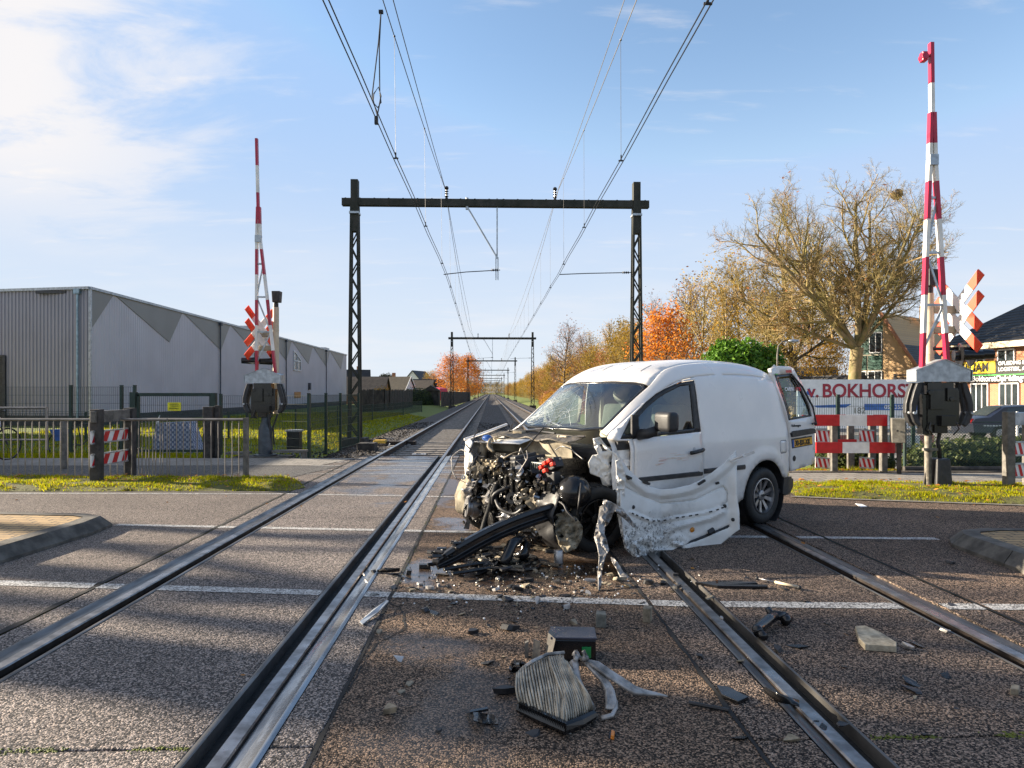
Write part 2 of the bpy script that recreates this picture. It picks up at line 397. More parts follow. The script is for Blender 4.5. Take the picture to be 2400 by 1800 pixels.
def asphalt(name, dark, mid, light, cell=150., wet=(), oil=(), rough=.80, bump=.7, patch=.25):
    t = NT(name)
    vc = t.voro(cell); sp = t.new('ShaderNodeSeparateColor'); t.l.new(vc, sp.inputs[0])
    vd = t.voro(cell, 'Distance')
    v2 = t.voro(cell*.43); sp2 = t.new('ShaderNodeSeparateColor'); t.l.new(v2, sp2.inputs[0])
    f = t.math('ADD', t.math('MULTIPLY', sp.outputs[0], .88), t.math('MULTIPLY', sp2.outputs[1], .12))
    c = t.ramp(f, [(.0, dark), (.42, mid), (.66, tuple(lerp(a, b, .4) for a, b in zip(mid, light))), (.86, light)])
    hue = t.mix(t.math('MULTIPLY', sp.outputs[2], .35), (1, 1, 1), (1.0, .80, .68)); c = t.mix(1.0, c, hue, 'MULTIPLY')
    big = t.noise(.7, 5, .6); c = t.mix(t.range(big, .35, .7, 0, patch), c, dark)
    trk_ = t.noise(9., 4, .7); c = t.mix(t.range(trk_, .5, .75, 0, .15), c, dark)
    rg = t.math('ADD', t.math('MULTIPLY', sp.outputs[1], .3), rough-.15)
    if wet:
        wm_ = wet_mask(t, wet)
        c = t.mix(wm_, c, t.mix(1.0, c, (.42, .40, .38), 'MULTIPLY'))
        rg = t.mix(wm_, t_grey(t, rg), (.15, .15, .15))
    if oil:
        om = wet_mask(t, oil); c = t.mix(t.math('MULTIPLY', om, .8), c, (.020, .010, .004))
    t.out(c, rg, 0, t.math('ADD', t.math('MULTIPLY', wm_, .75), .12) if wet else .12)
    h_ = t.math('ADD', t.math('MULTIPLY', vd, -1.), t.math('MULTIPLY', sp.outputs[0], .5))
    t.bump(h_, bump, .004)
    if wet:
        bn_ = [n for n in t.n if n.type == 'BUMP'][0]; t.l.new(t.math('MULTIPLY', t.math('SUBTRACT', 1.0, t.math('MULTIPLY', wm_, .8)), bump), bn_.inputs['Strength'])
    return t.m
def t_grey(t, v):
    n = t.new('ShaderNodeCombineColor')
    for i in range(3): t.l.new(v, n.inputs[i])
    return n.outputs[0]
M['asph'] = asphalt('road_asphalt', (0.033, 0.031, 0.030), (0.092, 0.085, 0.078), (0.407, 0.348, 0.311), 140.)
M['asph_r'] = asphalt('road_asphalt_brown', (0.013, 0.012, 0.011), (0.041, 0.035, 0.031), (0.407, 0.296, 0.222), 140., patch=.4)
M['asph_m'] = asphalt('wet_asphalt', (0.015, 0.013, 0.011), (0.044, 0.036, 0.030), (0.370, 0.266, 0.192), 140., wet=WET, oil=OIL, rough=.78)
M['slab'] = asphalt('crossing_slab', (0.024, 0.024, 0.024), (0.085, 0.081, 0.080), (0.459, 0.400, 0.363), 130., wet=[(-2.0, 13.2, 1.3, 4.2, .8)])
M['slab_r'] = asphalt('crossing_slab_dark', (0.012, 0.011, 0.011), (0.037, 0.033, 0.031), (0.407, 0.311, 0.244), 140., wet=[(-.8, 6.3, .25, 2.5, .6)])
M['path'] = asphalt('cycle_path', (0.044, 0.044, 0.046), (0.096, 0.096, 0.096), (0.192, 0.192, 0.185), 60.)
M['seam'] = pm('seam_black', (.010, .010, .010), .85)
M['groove'] = pm('groove_dark', (.012, .011, .010), .8, 0, .5, 20, bump=.5, bscale=30)
def rubm(name, col, rough):
    t = NT(name); f = t.noise(3., 5, .65, sc_=(6, .8, 1)); t.out(t.mix(t.range(f, .3, .7), col, tuple(c*.5 for c in col)), t.range(f, .35, .7, rough, rough+.28)); t.bump(t.noise(30, 3, .6), .15, .004); return t.m
M['rub_wet'] = rubm('wet_steel_strip', (.30, .31, .33), .08); M['rub_wet'].node_tree.nodes['Principled BSDF'].inputs['Metallic'].default_value = .6
M['rub'] = rubm('rubber_strip', (.10, .095, .09), .28)
M['railtop'] = pm('rail_running_edge', (.26, .25, .25), .30, .9, .5, 7)
M['railside'] = pm('rail_flank', (.035, .024, .018), .75, .2, .4, 14)
def linemat():
    t = NT('road_paint'); n_ = t.voro(110.); sp = t.new('ShaderNodeSeparateColor'); t.l.new(n_, sp.inputs[0])
    f = t.math('ADD', t.math('MULTIPLY', sp.outputs[0], .6), t.noise(14, 5, .7))
    t.out(t.mix(t.range(f, .62, .98), (.56, .55, .53), (.10, .095, .09)), .6); t.bump(t.voro(110., 'Distance'), .4, .003); return t.m
M['line'] = linemat()
def paver(name, c1, c2, sx_, sy_, mort=.02):
    t = NT(name); b = t.new('ShaderNodeTexBrick'); t.l.new(t.map(None, (1, 1, 1)), b.inputs['Vector']); b.inputs['Scale'].default_value = 1
    b.inputs['Color1'].default_value = (*c1, 1); b.inputs['Color2'].default_value = (*c2, 1); b.inputs['Mortar'].default_value = (.03, .028, .022, 1)
    b.inputs['Brick Width'].default_value = sx_; b.inputs['Row Height'].default_value = sy_; b.inputs['Mortar Size'].default_value = mort*.4; b.inputs['Bias'].default_value = 0
    t.out(t.mix(t.range(t.noise(20, 4, .7), .4, .75, 0, .5), b.outputs[0], (.05, .05, .04)), .8); t.bump(b.outputs['Fac'], -.5, .006); return t.m
M['kerb'] = pm('kerb_stone', (.11, .10, .085), .85, 0, .5, 5, bump=.4, bscale=40)
M['pav'] = paver('island_pavers', (.44, .29, .13), (.34, .22, .10), .2, .1)
M['pav2'] = paver('pavement_slabs', (.21, .19, .17), (.27, .25, .22), .3, .3)
def soilm(name, a, b, c):
    t = NT(name); f = t.noise(1.2, 6, .7); g = t.noise(14, 5, .7)
    col = t.mix(t.range(f, .35, .65), a, b); col = t.mix(t.range(g, .45, .7, 0, .75), col, c); t.out(col, .9); t.bump(g, .8, .04); return t.m
M['terrain'] = soilm('terrain_grass', (.11, .155, .018), (.15, .18, .022), (.06, .085, .012))
M['soil'] = soilm('verge_soil', (.075, .08, .015), (.11, .11, .018), (.06, .042, .02))
M['litter'] = soilm('leaf_litter', (.13, .07, .03), (.08, .075, .02), (.20, .09, .025))
M['car_park'] = asphalt('car_park_paving', (.10, .10, .10), (.20, .20, .195), (.3, .3, .29), 30.)
def ballm():
    t = NT('ballast_stone'); vc = t.voro(17.); sp = t.new('ShaderNodeSeparateColor'); t.l.new(vc, sp.inputs[0]); vd = t.voro(17., 'Distance')
    t.out(t.ramp(sp.outputs[0], [(0, (.014, .012, .011)), (.55, (.042, .036, .032)), (1, (.11, .095, .085))]), .8); t.bump(t.math('MULTIPLY', vd, -1.), .9, .05); return t.m
M['ballast'] = ballm()
M['stones'] = leafmat('ballast_stones', [(.02, .018, .016), (.06, .053, .047), (.034, .03, .028), (.14, .125, .11)], trans=0., rough=.8)
M['sleeper'] = pm('sleeper_concrete', (.25, .225, .20), .85, 0, .4, 7, bump=.4, bscale=40)

def dof(X, Y): return X*TN.x+Y*TN.y
def gz(X, Y):
    d = dof(X, Y)
    zl = lerp(-.05, -.30, sstep(15.5, 20, Y)); zr = lerp(-.05, -.45, sstep(12.8, 16.5, Y)); zm = lerp(-.09, -.75, sstep(15.2, 16.6, Y))
    if d < -4.6: k = sstep(-8.2, -5.2, d); return lerp(zl, min(zl, zm), k)
    if d > 4.6: k = sstep(5.2, 8.0, d); return lerp(min(zr, zm), zr, k)
    return zm
def axis(vals):
    out = []
    for a, b, st in vals:
        x = a
        while x < b-1e-6: out.append(x); x += st
    out.append(vals[-1][1]); return out
gx = axis([(-3000, -400, 650), (-400, -60, 34), (-60, -12, 6), (-12, 12, .8), (12, 60, 6), (60, 400, 34), (400, 3000, 650)])
gy = axis([(-60, -8, 13), (-8, 12, 2), (12, 24, .7), (24, 60, 4), (60, 400, 34), (400, 4000, 600)])
g = MB(); g.grid(lambda x, y: (x, y, gz(x, y)), gx, gy); tag(g.build('ground', M['terrain'], smooth=True), kind='structure')

# --- the road and the crossing, laid as strips along the railway
S0, S1 = -7.0, 16.0
def strip(name, d0, d1, mat_, z=0.0, s0=S0, s1=S1, n=12, thick=0):
    b = MB(); ss = [lerp(s0, s1, i/n) for i in range(n+1)]
    b.grid(lambda d, s: trk(d, s, z), [d0, d1], ss); return b
def road_part(name, strips, mat_, z=0.0, kind='structure'):
    b = MB()
    for d0, d1, s0, s1 in strips:
        ss = [lerp(s0, s1, i/16) for i in range(17)]; o = len(b.v)
        b.grid(lambda d, s: trk(d, s, z), [d0, d1], ss)
    return tag(b.build(name, mat_), kind=kind)
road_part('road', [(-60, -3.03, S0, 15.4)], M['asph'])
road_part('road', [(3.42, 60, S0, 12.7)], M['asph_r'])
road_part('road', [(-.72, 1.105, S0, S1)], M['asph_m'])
# slabs split by their cross joints
JN = [S0, 2.88, 8.12, 13.35, S1]
def slabs(name, ds, mat_):
    b = MB()
    for d0, d1 in ds:
        for i in range(len(JN)-1):
            a, c = JN[i]+.007, JN[i+1]-.007
            top = [trk(d0, a), trk(d1, a), trk(d1, c), trk(d0, c)]
            b.prism([p+Vector((0, 0, -.12)) for p in top], (0, 0, .12))
    return tag(b.build(name, mat_, bevel=.008), kind='structure')
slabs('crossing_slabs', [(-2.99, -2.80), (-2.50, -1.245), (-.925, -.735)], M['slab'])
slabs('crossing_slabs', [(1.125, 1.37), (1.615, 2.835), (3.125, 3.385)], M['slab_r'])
b = MB(); 
for d0, d1 in ((-2.80, -2.69), (-2.53, -2.50), (-1.245, -1.215), (1.37, 1.437), (1.60, 1.615), (2.835, 2.85), (3.010, 3.125)):
    zc = -.012 if d1-d0 > .05 else .004
    ss = [lerp(S0, S1, i/20) for i in range(21)]
    if zc < 0:
        xs = [d0, d0+.012, d0+.03, d1-.015, d1]; zs = [.002, .004, zc, zc, zc*1.2]
        if d0 > 2.9 or abs(d0+2.80) < .01: pass
        b.grid(lambda d, s: trk(d, s, interp(d, xs, zs)), xs, ss)
    else:
        xs = [d0, (d0+d1)/2, d1]; b.grid(lambda d, s: trk(d, s, .007 if abs(d-(d0+d1)/2) < 1e-6 else .001), xs, ss)
        for dd in (d0, d1): b.grid(lambda z, s: trk(dd, s, z), [-.1, .001], ss)
tag(b.build('rubber_seal', M['rub'], smooth=True), kind='structure')
b = MB(); xs = [-1.05, -1.035, -.975, -.955, -.94, -.925]; zs = [-.016, -.012, -.010, .006, .008, .001]
b.grid(lambda d, s: trk(d, s, interp(d, xs, zs)), xs, [lerp(S0, S1, i/20) for i in range(21)]); tag(b.build('rubber_seal', M['rub_wet'], smooth=True), kind='structure')
# flangeway floor and the dark bed under every joint
road_part('crossing_bed', [(-3.03, -.70, S0, S1), (1.08, 3.43, S0, S1)], M['groove'], z=-.062)
# end kerb of the crossing towards the open track
b = MB(); b.prism([trk(-3.0, 15.99, -.2), trk(3.4, 15.99, -.2), trk(3.4, 16.05, -.2), trk(-3.0, 16.05, -.2)], (0, 0, .19)); tag(b.build('crossing_end', M['concrete']), kind='structure')
# ragged seam between asphalt and slabs, with moss
rng = random.Random(4)
def seam(d, w_, mat_, s0=S0, s1=S1, z=.004, jag=.02, step=.12):
    b = MB(); s = s0; L_ = []; 
    while s < s1: L_.append((s, d-w_/2-rng.random()*jag, d+w_/2+rng.random()*jag*.3)); s += step
    for (a, l0, r0), (c, l1, r1) in zip(L_, L_[1:]): b.quad(trk(l0, a, z), trk(r0, a, z), trk(r1, c, z), trk(l1, c, z))
    return b
for d, w_, j in ((-3.005, .012, .045), (-.722, .010, .014), (1.112, .010, .02), (3.395, .012, .02)):
    tag(seam(d, w_, None, jag=j).build('road_seam', M['seam']), kind='structure')
# white markings: continuous lines over road and slabs, broken at rails and grooves
IV = [(-60, -3.03), (-2.985, -2.805), (-2.495, -1.25), (-.92, -.74), (-.71, 1.10), (1.13, 1.365), (1.62, 2.83), (3.13, 3.38), (3.42, 60)]
def paint_line(pts, wdt, z=.004, iv=IV, name='road_marking', wob=0.0):
    b = MB(); pts = [Vector((p[0], p[1])) for p in pts]; P2 = []
    for a, c in zip(pts, pts[1:]):
        k = max(1, int((c-a).length/.15)); P2 += [a.lerp(c, i/k) for i in range(k)]
    P2.append(pts[-1])
    if wob: P2 = [p+Vector((0, wob*math.sin(p.x*2.1+p.y)+wob*.6*math.sin(p.x*5.3))) for p in P2]
    for a, c in zip(P2, P2[1:]):
        da, dc = dof(a.x, a.y), dof(c.x, c.y)
        for lo, hi in iv:
            t0 = 0 if lo <= da else (lo-da)/(dc-da); t1 = 1 if hi >= dc else (hi-da)/(dc-da)
            if da >= hi or dc <= lo: continue
            p, q = a.lerp(c, max(0, t0)), a.lerp(c, min(1, t1))
            hw = wdt/2
            b.quad((p.x, p.y-hw, z), (q.x, q.y-hw, z), (q.x, q.y+hw, z), (p.x, p.y+hw, z))
    return tag(b.build(name, M['line']), kind='structure')
paint_line([(-30, 7.6), (-3.97, 5.30), (-1.8, 5.08), (1.21, 4.775), (3.52, 4.70), (30, 3.5)], .13)
paint_line([(-4.42, 7.63), (-.52, 7.24), (2.3, 7.0), (4.3, 6.9)], .10)
paint_line([(-12, 10.05), (-3.2, 9.95), (.5, 9.5)], .07)
for y0, y1, w_ in ((12.55, 12.2, .05), (13.1, 12.95, .05), (13.95, 13.5, .07), (14.6, 14.3, .05), (15.3, 15.0, .06)):
    paint_line([(-4.7, y0), (-2.8, lerp(y0, y1, .45)), (1.0, y1)], w_, wob=.06)
paint_line([(-4.75, 12.3), (-4.2, 14.3)], .06); paint_line([(-4.2, 14.3), (-2.9, 14.75)], .06)
# --- verges
def verge(name, poly, hgt, mat_, step=.2):
    b = MB(); P = [Vector(p) for p in poly]
    def de(x, y):
        q = Vector((x, y)); m_ = 9
        for i in range(len(P)):
            a, c = P[i], P[(i+1) % len(P)]; ab = c-a; t = max(0, min(1, (q-a).dot(ab)/ab.length_squared)); m_ = min(m_, (q-a-ab*t).length)
        return m_
    hf = lambda x, y: .006+hgt*sstep(0, .35, de(x, y))+.02*sstep(0, .3, de(x, y))*noise.noise(Vector((x*3, y*3, 0)))
    b.panel(poly, lambda x, y: (x, y, hf(x, y)), step)
    o = tag(b.build(name, mat_, smooth=True), kind='structure'); return hf
def inpoly(x, y, poly):
    c = False; j = len(poly)-1
    for i in range(len(poly)):
        if (poly[i][1] > y) != (poly[j][1] > y) and x < (poly[j][0]-poly[i][0])*(y-poly[i][1])/(poly[j][1]-poly[i][1])+poly[i][0]: c = not c
        j = i
    return c
def grass(poly, hf, n, h0, h1, seed, name='grass', mat_=None, wd=.008):
    rg = random.Random(seed); b = MB(); xs = [p[0] for p in poly]; ys = [p[1] for p in poly]; k = 0
    vs = []; fs = []
    while k < n:
        x = rg.uniform(min(xs), max(xs)); y = rg.uniform(min(ys), max(ys))
        if not inpoly(x, y, poly): continue
        k += 1
        if noise.noise(Vector((x*1.7, y*3.1, seed+5))) < -.22+rg.uniform(-.12, .12): continue
        cl = .55+.9*max(0, noise.noise(Vector((x*2.3, y*2.3, seed)))+.35)
        z = hf(x, y)-.01; hh = rg.uniform(h0, h1)*cl; a = rg.uniform(0, 2*PI); w_ = rg.uniform(.6, 1.3)*wd; le = hh*rg.uniform(.1, .9); la = rg.uniform(0, 2*PI)
        dx, dy = math.cos(a)*w_, math.sin(a)*w_; o = len(vs)
        vs += [(x-dx, y-dy, z), (x+dx, y+dy, z), (x+math.cos(la)*le, y+math.sin(la)*le, z+hh)]; fs.append((o, o+1, o+2))
    b.add(vs, fs); return tag(b.build(name, mat_ or M['grassm']), kind='stuff')
VL = [(-14, 10.12), (-3.35, 10.22), (-3.2, 10.6), (-3.75, 11.75), (-14, 11.95)]
VR = [(4.05, 9.72), (4.6, 9.50), (6.7, 8.98), (8.6, 8.6), (9.6, 8.4), (10, 11.0), (7, 11.05), (4.3, 11.15)]
hl = verge('verge', VL, .06, M['soil']); hr = verge('verge', VR, .06, M['soil'])
grass(VL, hl, 34000, .02, .065, 1); grass(VR, hr, 30000, .02, .06, 2)
# paved edge (flat kerb) in front of the right verge and the left one
def ribbon(name, pts, wd, mat_, z):
    b = MB()
    for a, c in zip(pts, pts[1:]):
        a = Vector(a); c = Vector(c); n_ = Vector((-(c-a).y, (c-a).x)).normalized()*wd/2
        b.quad((a.x-n_.x, a.y-n_.y, z), (c.x-n_.x, c.y-n_.y, z), (c.x+n_.x, c.y+n_.y, z), (a.x+n_.x, a.y+n_.y, z))
    return tag(b.build(name, mat_), kind='structure')
ribbon('kerb', [(3.95, 9.68), (4.6, 9.44), (6.7, 8.91), (8.6, 8.53), (12, 7.8)], .10, M['concrete'], .012)
ribbon('kerb', [(-14, 10.02), (-3.3, 10.10)], .08, M['concrete'], .008)
# cycle path and pavement behind the verges
b = MB(); b.add([(-60, 12.0, .005), (-3.85, 11.85, .005), (-3.45, 13.75, .005), (-60, 13.7, .005)], [(0, 1, 2, 3)]); tag(b.build('cycle_path', M['path']), kind='structure')
b = MB(); b.add([(-60, 13.75, .006), (-3.9, 13.8, .006), (-3.5, 15.35, .006), (-60, 15.3, .006)], [(0, 1, 2, 3)]); tag(b.build('pavement', M['pav2']), kind='structure')
b = MB(); b.add([(3.6, 11.2, .006), (60, 11.0, .006), (60, 12.65, .006), (3.8, 12.68, .006)], [(0, 1, 2, 3)]); tag(b.build('pavement', M['pav2']), kind='structure')
ribbon('kerb', [(3.8, 12.62), (60, 12.55)], .12, M['concrete'], .03)
b = MB(); b.grid(lambda x, y: (x, y, gz(x, y)+.012), axis([(6.9, 60, 3)]), axis([(16.5, 42, 2)])); tag(b.build('car_park', M['car_park']), kind='structure')
LP = [(4.1, 12.8), (12, 12.75), (12, 14.8), (4.6, 15.2)]
b = MB(); b.panel(LP, lambda x, y: (x, y, gz(x, y)+.02+.02*noise.noise(Vector((x*3, y*3, 0)))), .25); tag(b.build('planted_strip', M['litter'], smooth=True), kind='structure')
grass(LP, lambda x, y: gz(x, y)+.03, 9000, .03, .12, 5)
# grass between the left pavement and the railway fence, and the field behind it
GL = [(-20, 15.4), (-4.55, 15.4), (-4.9, 18.0), (-20, 18.5)]
grass(GL, lambda x, y: gz(x, y), 26000, .05, .16, 3, wd=.012)
GF = [(-22, 18.5), (-5.6, 18.5), (-6.6, 60), (-20, 60)]
grass(GF, lambda x, y: gz(x, y), 60000, .05, .16, 6, wd=.025)
# fallen leaves
def leaves_on(poly, zf, n, seed, sz=.03):
    rg = random.Random(seed); b = MB(); xs = [p[0] for p in poly]; ys = [p[1] for p in poly]; k = 0
    while k < n:
        x = rg.uniform(min(xs), max(xs)); y = rg.uniform(min(ys), max(ys))
        if not inpoly(x, y, poly): continue
        k += 1; a = rg.uniform(0, 6.3); s_ = sz*rg.uniform(.5, 1.3); z = zf(x, y)+rg.uniform(.004, .03)
        p = Vector((math.cos(a), math.sin(a), rg.uniform(-.4, .4)))*s_; q = Vector((-math.sin(a), math.cos(a), rg.uniform(-.4, .4)))*s_*.7; c = Vector((x, y, z))
        b.quad(c-p, c-q, c+p, c+q)
    return tag(b.build('fallen_leaves', M['fallen']), kind='stuff')
leaves_on(VL, lambda x, y: hl(x, y)+.03, 420, 1); leaves_on(VR, lambda x, y: hr(x, y)+.03, 480, 2)
leaves_on(LP, lambda x, y: gz(x, y)+.03, 1500, 3, .045)
leaves_on([(-8, 2), (8, 2), (8, 9.6), (-8, 9.6)], lambda x, y: .003, 40, 4, .022)
# --- kerbed islands in the middle of the road
def island(name, pts, hgt=.13, bev=.10):
    ctr = sum((Vector(p) for p in pts), Vector((0, 0)))/len(pts); P = [Vector(p) for p in pts]
    def inset(k):
        out = []; n = len(P)
        for i in range(n):
            a, p, c = P[i-1], P[i], P[(i+1) % n]; n1_ = Vector((-(p-a).y, (p-a).x)).normalized(); n2_ = Vector((-(c-p).y, (c-p).x)).normalized()
            m_ = (n1_+n2_).normalized(); out.append(p+m_*k/max(.4, m_.dot(n1_)))
        return out
    i1, i2 = inset(bev), inset(bev+.14); b = MB(); n = len(P)
    for A, za, B, zb in ((P, 0, P, .03), (P, .03, i1, hgt), (i1, hgt, i2, hgt+.004)):
        for i in range(n):
            j = (i+1) % n; L_ = (A[j]-A[i]).length; k = max(1, round(L_/1.0))
            for t in range(k):
                e = .004 if k > 1 else 0; t0, t1 = t/k+e/L_, (t+1)/k-e/L_
                b.quad((*A[i].lerp(A[j], t0), za), (*A[i].lerp(A[j], t1), za), (*B[i].lerp(B[j], t1), zb), (*B[i].lerp(B[j], t0), zb))
    o = tag(b.build(name, M['kerb'], smooth=False), kind='structure')
    b = MB(); b.add([(*p, hgt-.004) for p in i2], [tuple(range(n))]); q = b.build('island_paving', M['pav'], o)
    return o
island('traffic_island', [(-4.42, 5.72), (-4.36, 7.1), (-4.42, 7.55), (-4.75, 7.72), (-9, 8.15), (-16, 8.6), (-16, 6.5), (-9, 6.0)])
island('traffic_island', [(4.14, 5.05), (10, 4.7), (16, 4.3), (16, 6.0), (9, 6.5), (4.75, 6.92), (4.36, 6.80), (4.22, 6.55)])

# ================================================================== railway track
def rail_mesh(d, s0, s1):
    """head, web and foot; running surface gets the polished material"""
    b = MB(); prof = [(-.07, -.176), (-.07, -.160), (-.012, -.140), (-.010, -.045), (-.036, -.038), (-.036, -.006), (-.030, .002), (.030, .002), (.036, -.006), (.036, -.038), (.010, -.045), (.012, -.140), (.07, -.160), (.07, -.176)]
    ss = [s0, 2, 6, 12, s1] if s0 < 0 else [s0, s1]; ss = sorted(set(ss+[20, 30, 50, 100, 200, 400])); ss = [s for s in ss if s0 <= s <= s1]; n = len(prof)
    o = 0; vs = [trk(d+x, s, z+.003) for s in ss for x, z in prof]; fs = []; mi = []
    for i in range(len(ss)-1):
        for j in range(n):
            k = (j+1) % n; fs.append((i*n+j, (i+1)*n+j, (i+1)*n+k, i*n+k)); mi.append(1 if j in (5, 6, 7) else 0)
    b.v = [tuple(v) for v in vs]; b.f = fs; b.m = mi; return b
SE = 700.
def track(dl, dr, label):
    root = empty('railway_track', trk((dl+dr)/2, 10), label, 'railway track')
    inv = Matrix.Translation(-root.location)
    def fin(o): o.data.transform(inv); o.parent = root; return o
    for d in (dl, dr): fin(rail_mesh(d, S0, SE).build('rail', [M['railside'], M['railtop']]))
    c = (dl+dr)/2; b = MB()
    for k in range(int((260-16.4)/.6)):
        s = 16.4+k*.6; w1 = trk(c-1.26, s, -.185); w2 = trk(c+1.26, s, -.185)
        bb = b if k >= 40 else MB()
        bb.bar(w1, w2, .24, .05)
        for d in (dl, dr):
            for sd_ in (-1, 1): bb.box(trk(d+sd_*.12, s, -.14), (.10, .13, .05)); 
        if k < 40: fin(bb.build('sleeper', M['sleeper']))
    o = fin(b.build('sleeper', M['sleeper'])); o['kind'] = 'stuff'
    return root
TL = track(-2.648, -1.090, 'left railway track whose rails pass the front of the wrecked van')
TR = track(1.475, 2.970, 'right railway track whose rails run under the white van')
# ballast bed, with real stones on top near the crossing
b = MB(); prof = [(-5.6, -.72), (-4.35, -.24), (-3.6, -.185), (-2.9, -.195), (-1.87, -.215), (-.8, -.195), (.2, -.25), (1.2, -.195), (2.2, -.215), (3.3, -.195), (4.1, -.185), (4.8, -.24), (5.9, -.72)]
ss = axis([(16.05, 40, .5), (40, 120, 4), (120, 700, 40)])
b.grid(lambda d, s: trk(d, s, interp(d, [p[0] for p in prof], [p[1] for p in prof])+(.02*noise.noise(Vector((d*4, s*4, 0))) if s < 60 else 0)), [lerp(-5.6, 5.9, i/60) for i in range(61)], ss)
tag(b.build('ballast', M['ballast'], smooth=True), kind='structure')
rg = random.Random(8); b = MB()
ico = [(0, 0, 1), (.9, 0, .1), (.25, .85, .1), (-.75, .5, 0), (-.7, -.55, .1), (.3, -.85, 0), (0, 0, -.8)]
icf = [(0, 1, 2), (0, 2, 3), (0, 3, 4), (0, 4, 5), (0, 5, 1), (6, 2, 1), (6, 3, 2), (6, 4, 3), (6, 5, 4), (6, 1, 5)]
def stone(b, c, r):
    rot = Matrix.Rotation(rg.uniform(0, 6.3), 3, 'Z') @ Matrix.Rotation(rg.uniform(-.9, .9), 3, 'X'); c = Vector(c)
    b.add([c+rot @ Vector((v[0]*r*rg.uniform(.7, 1.3), v[1]*r*rg.uniform(.7, 1.2), v[2]*r*rg.uniform(.6, 1.))) for v in ico], icf)
for k in range(7500):
    d = rg.uniform(-5.4, 4.9); s = 16.1+22*rg.random()**1.7
    if abs(d+2.65) < .1 or abs(d+1.09) < .1 or abs(d-1.47) < .1 or abs(d-2.97) < .1: continue
    inner = (-2.55 < d < -1.2 or 1.6 < d < 2.85)
    if inner and s < 21 and rg.random() < .93: continue
    stone(b, trk(d, s, interp(d, [p[0] for p in prof], [p[1] for p in prof])+.015), rg.uniform(.022, .05))
for k in range(900):                                     # loose stones spilled beside the left rail and onto the shoulder
    stone(b, trk(rg.uniform(-6.2, -3.0), rg.uniform(16.0, 21), rg.uniform(-.26, -.14)-.25*rg.random()), rg.uniform(.02, .045))
tag(b.build('ballast_stones', M['stones']), kind='stuff')
# marker plate on the sleepers
r_ = empty('marker_plate', gnd(1010, 1050)-Vector((0, 0, .14)), 'small white plate reading 3A lying between the left rails', 'plate'); p0 = trk(-1.87, 17.9, -.13); r_.location = p0
b = MB(); b.box((0, 0, 0), (.36, .16, .015)); b.build('board', M['swhite'], r_)
text('3A', .12, p0+Vector((-.08, -.04, .010)), (1, 0, 0), M['ink'], r_, updir=(0, 1, 0))
b = MB(); b.box((0, 0, -.012), (.44, .2, .012)); b.build('back_plate', M['railside'], r_)

# cracks in the wet asphalt and moss in the slab joints
def crack_line(pts, wd, mat_, name='road_crack', z=.003, seed=1):
    rg = random.Random(seed); b = MB(); P = [gnd(*p) for p in pts]; Q = []
    for a, c in zip(P, P[1:]):
        k = max(2, int((c-a).length/.03)); Q += [a.lerp(c, i/k)+Vector((rg.gauss(0, .006), rg.gauss(0, .006), 0)) for i in range(k)]
    Q.append(P[-1])
    for a, c in zip(Q, Q[1:]):
        n_ = Vector((-(c-a).y, (c-a).x, 0)).normalized()*wd*rg.uniform(.3, .9); b.quad((*(a-n_).xy, z), (*(c-n_).xy, z), (*(c+n_).xy, z), (*(a+n_).xy, z))
    return tag(b.build(name, mat_), kind='structure')
z5p = lambda L: [(x*.4521, 1100+y*.4521) for x, y in L]
crack_line(z5p([(2010, 690), (2075, 715), (2092, 770), (2100, 825), (2040, 860), (1950, 905), (1900, 975)]), .008, M['seam'])
crack_line(z5p([(1950, 800), (2010, 790), (2075, 715)]), .006, M['seam'], seed=3)
crack_line(z5p([(1900, 975), (1860, 1050), (1800, 1160)]), .006, M['seam'], seed=4)
M['moss'] = leafmat('joint_moss', [(.10, .13, .012), (.16, .17, .02), (.06, .08, .01)], trans=.1)
def moss(d0, d1, s, n, seed, along=True, w_=.012):
    rg = random.Random(seed); b = MB()
    for i in range(n):
        u = rg.uniform(0, 1); d = lerp(d0, d1, u) if along else d0+rg.gauss(0, w_); q = s+rg.gauss(0, w_) if along else lerp(s[0], s[1], u)
        if noise.noise(Vector((d*3, q*3, seed))) < -.08: continue
        c = trk(d, q, .001); r = rg.uniform(.002, .006); b.ball(c, r, 4, sq=(1.4, 1.4, .5))
    return tag(b.build('joint_moss', M['moss']), kind='stuff')
moss(-2.5, -1.25, 2.88, 420, 1); moss(1.62, 2.84, 2.88, 420, 2); moss(-.72, 0, (5.2, 10.5), 500, 3, False); moss(-3.0, 0, (6.0, 9.8), 260, 4, False)
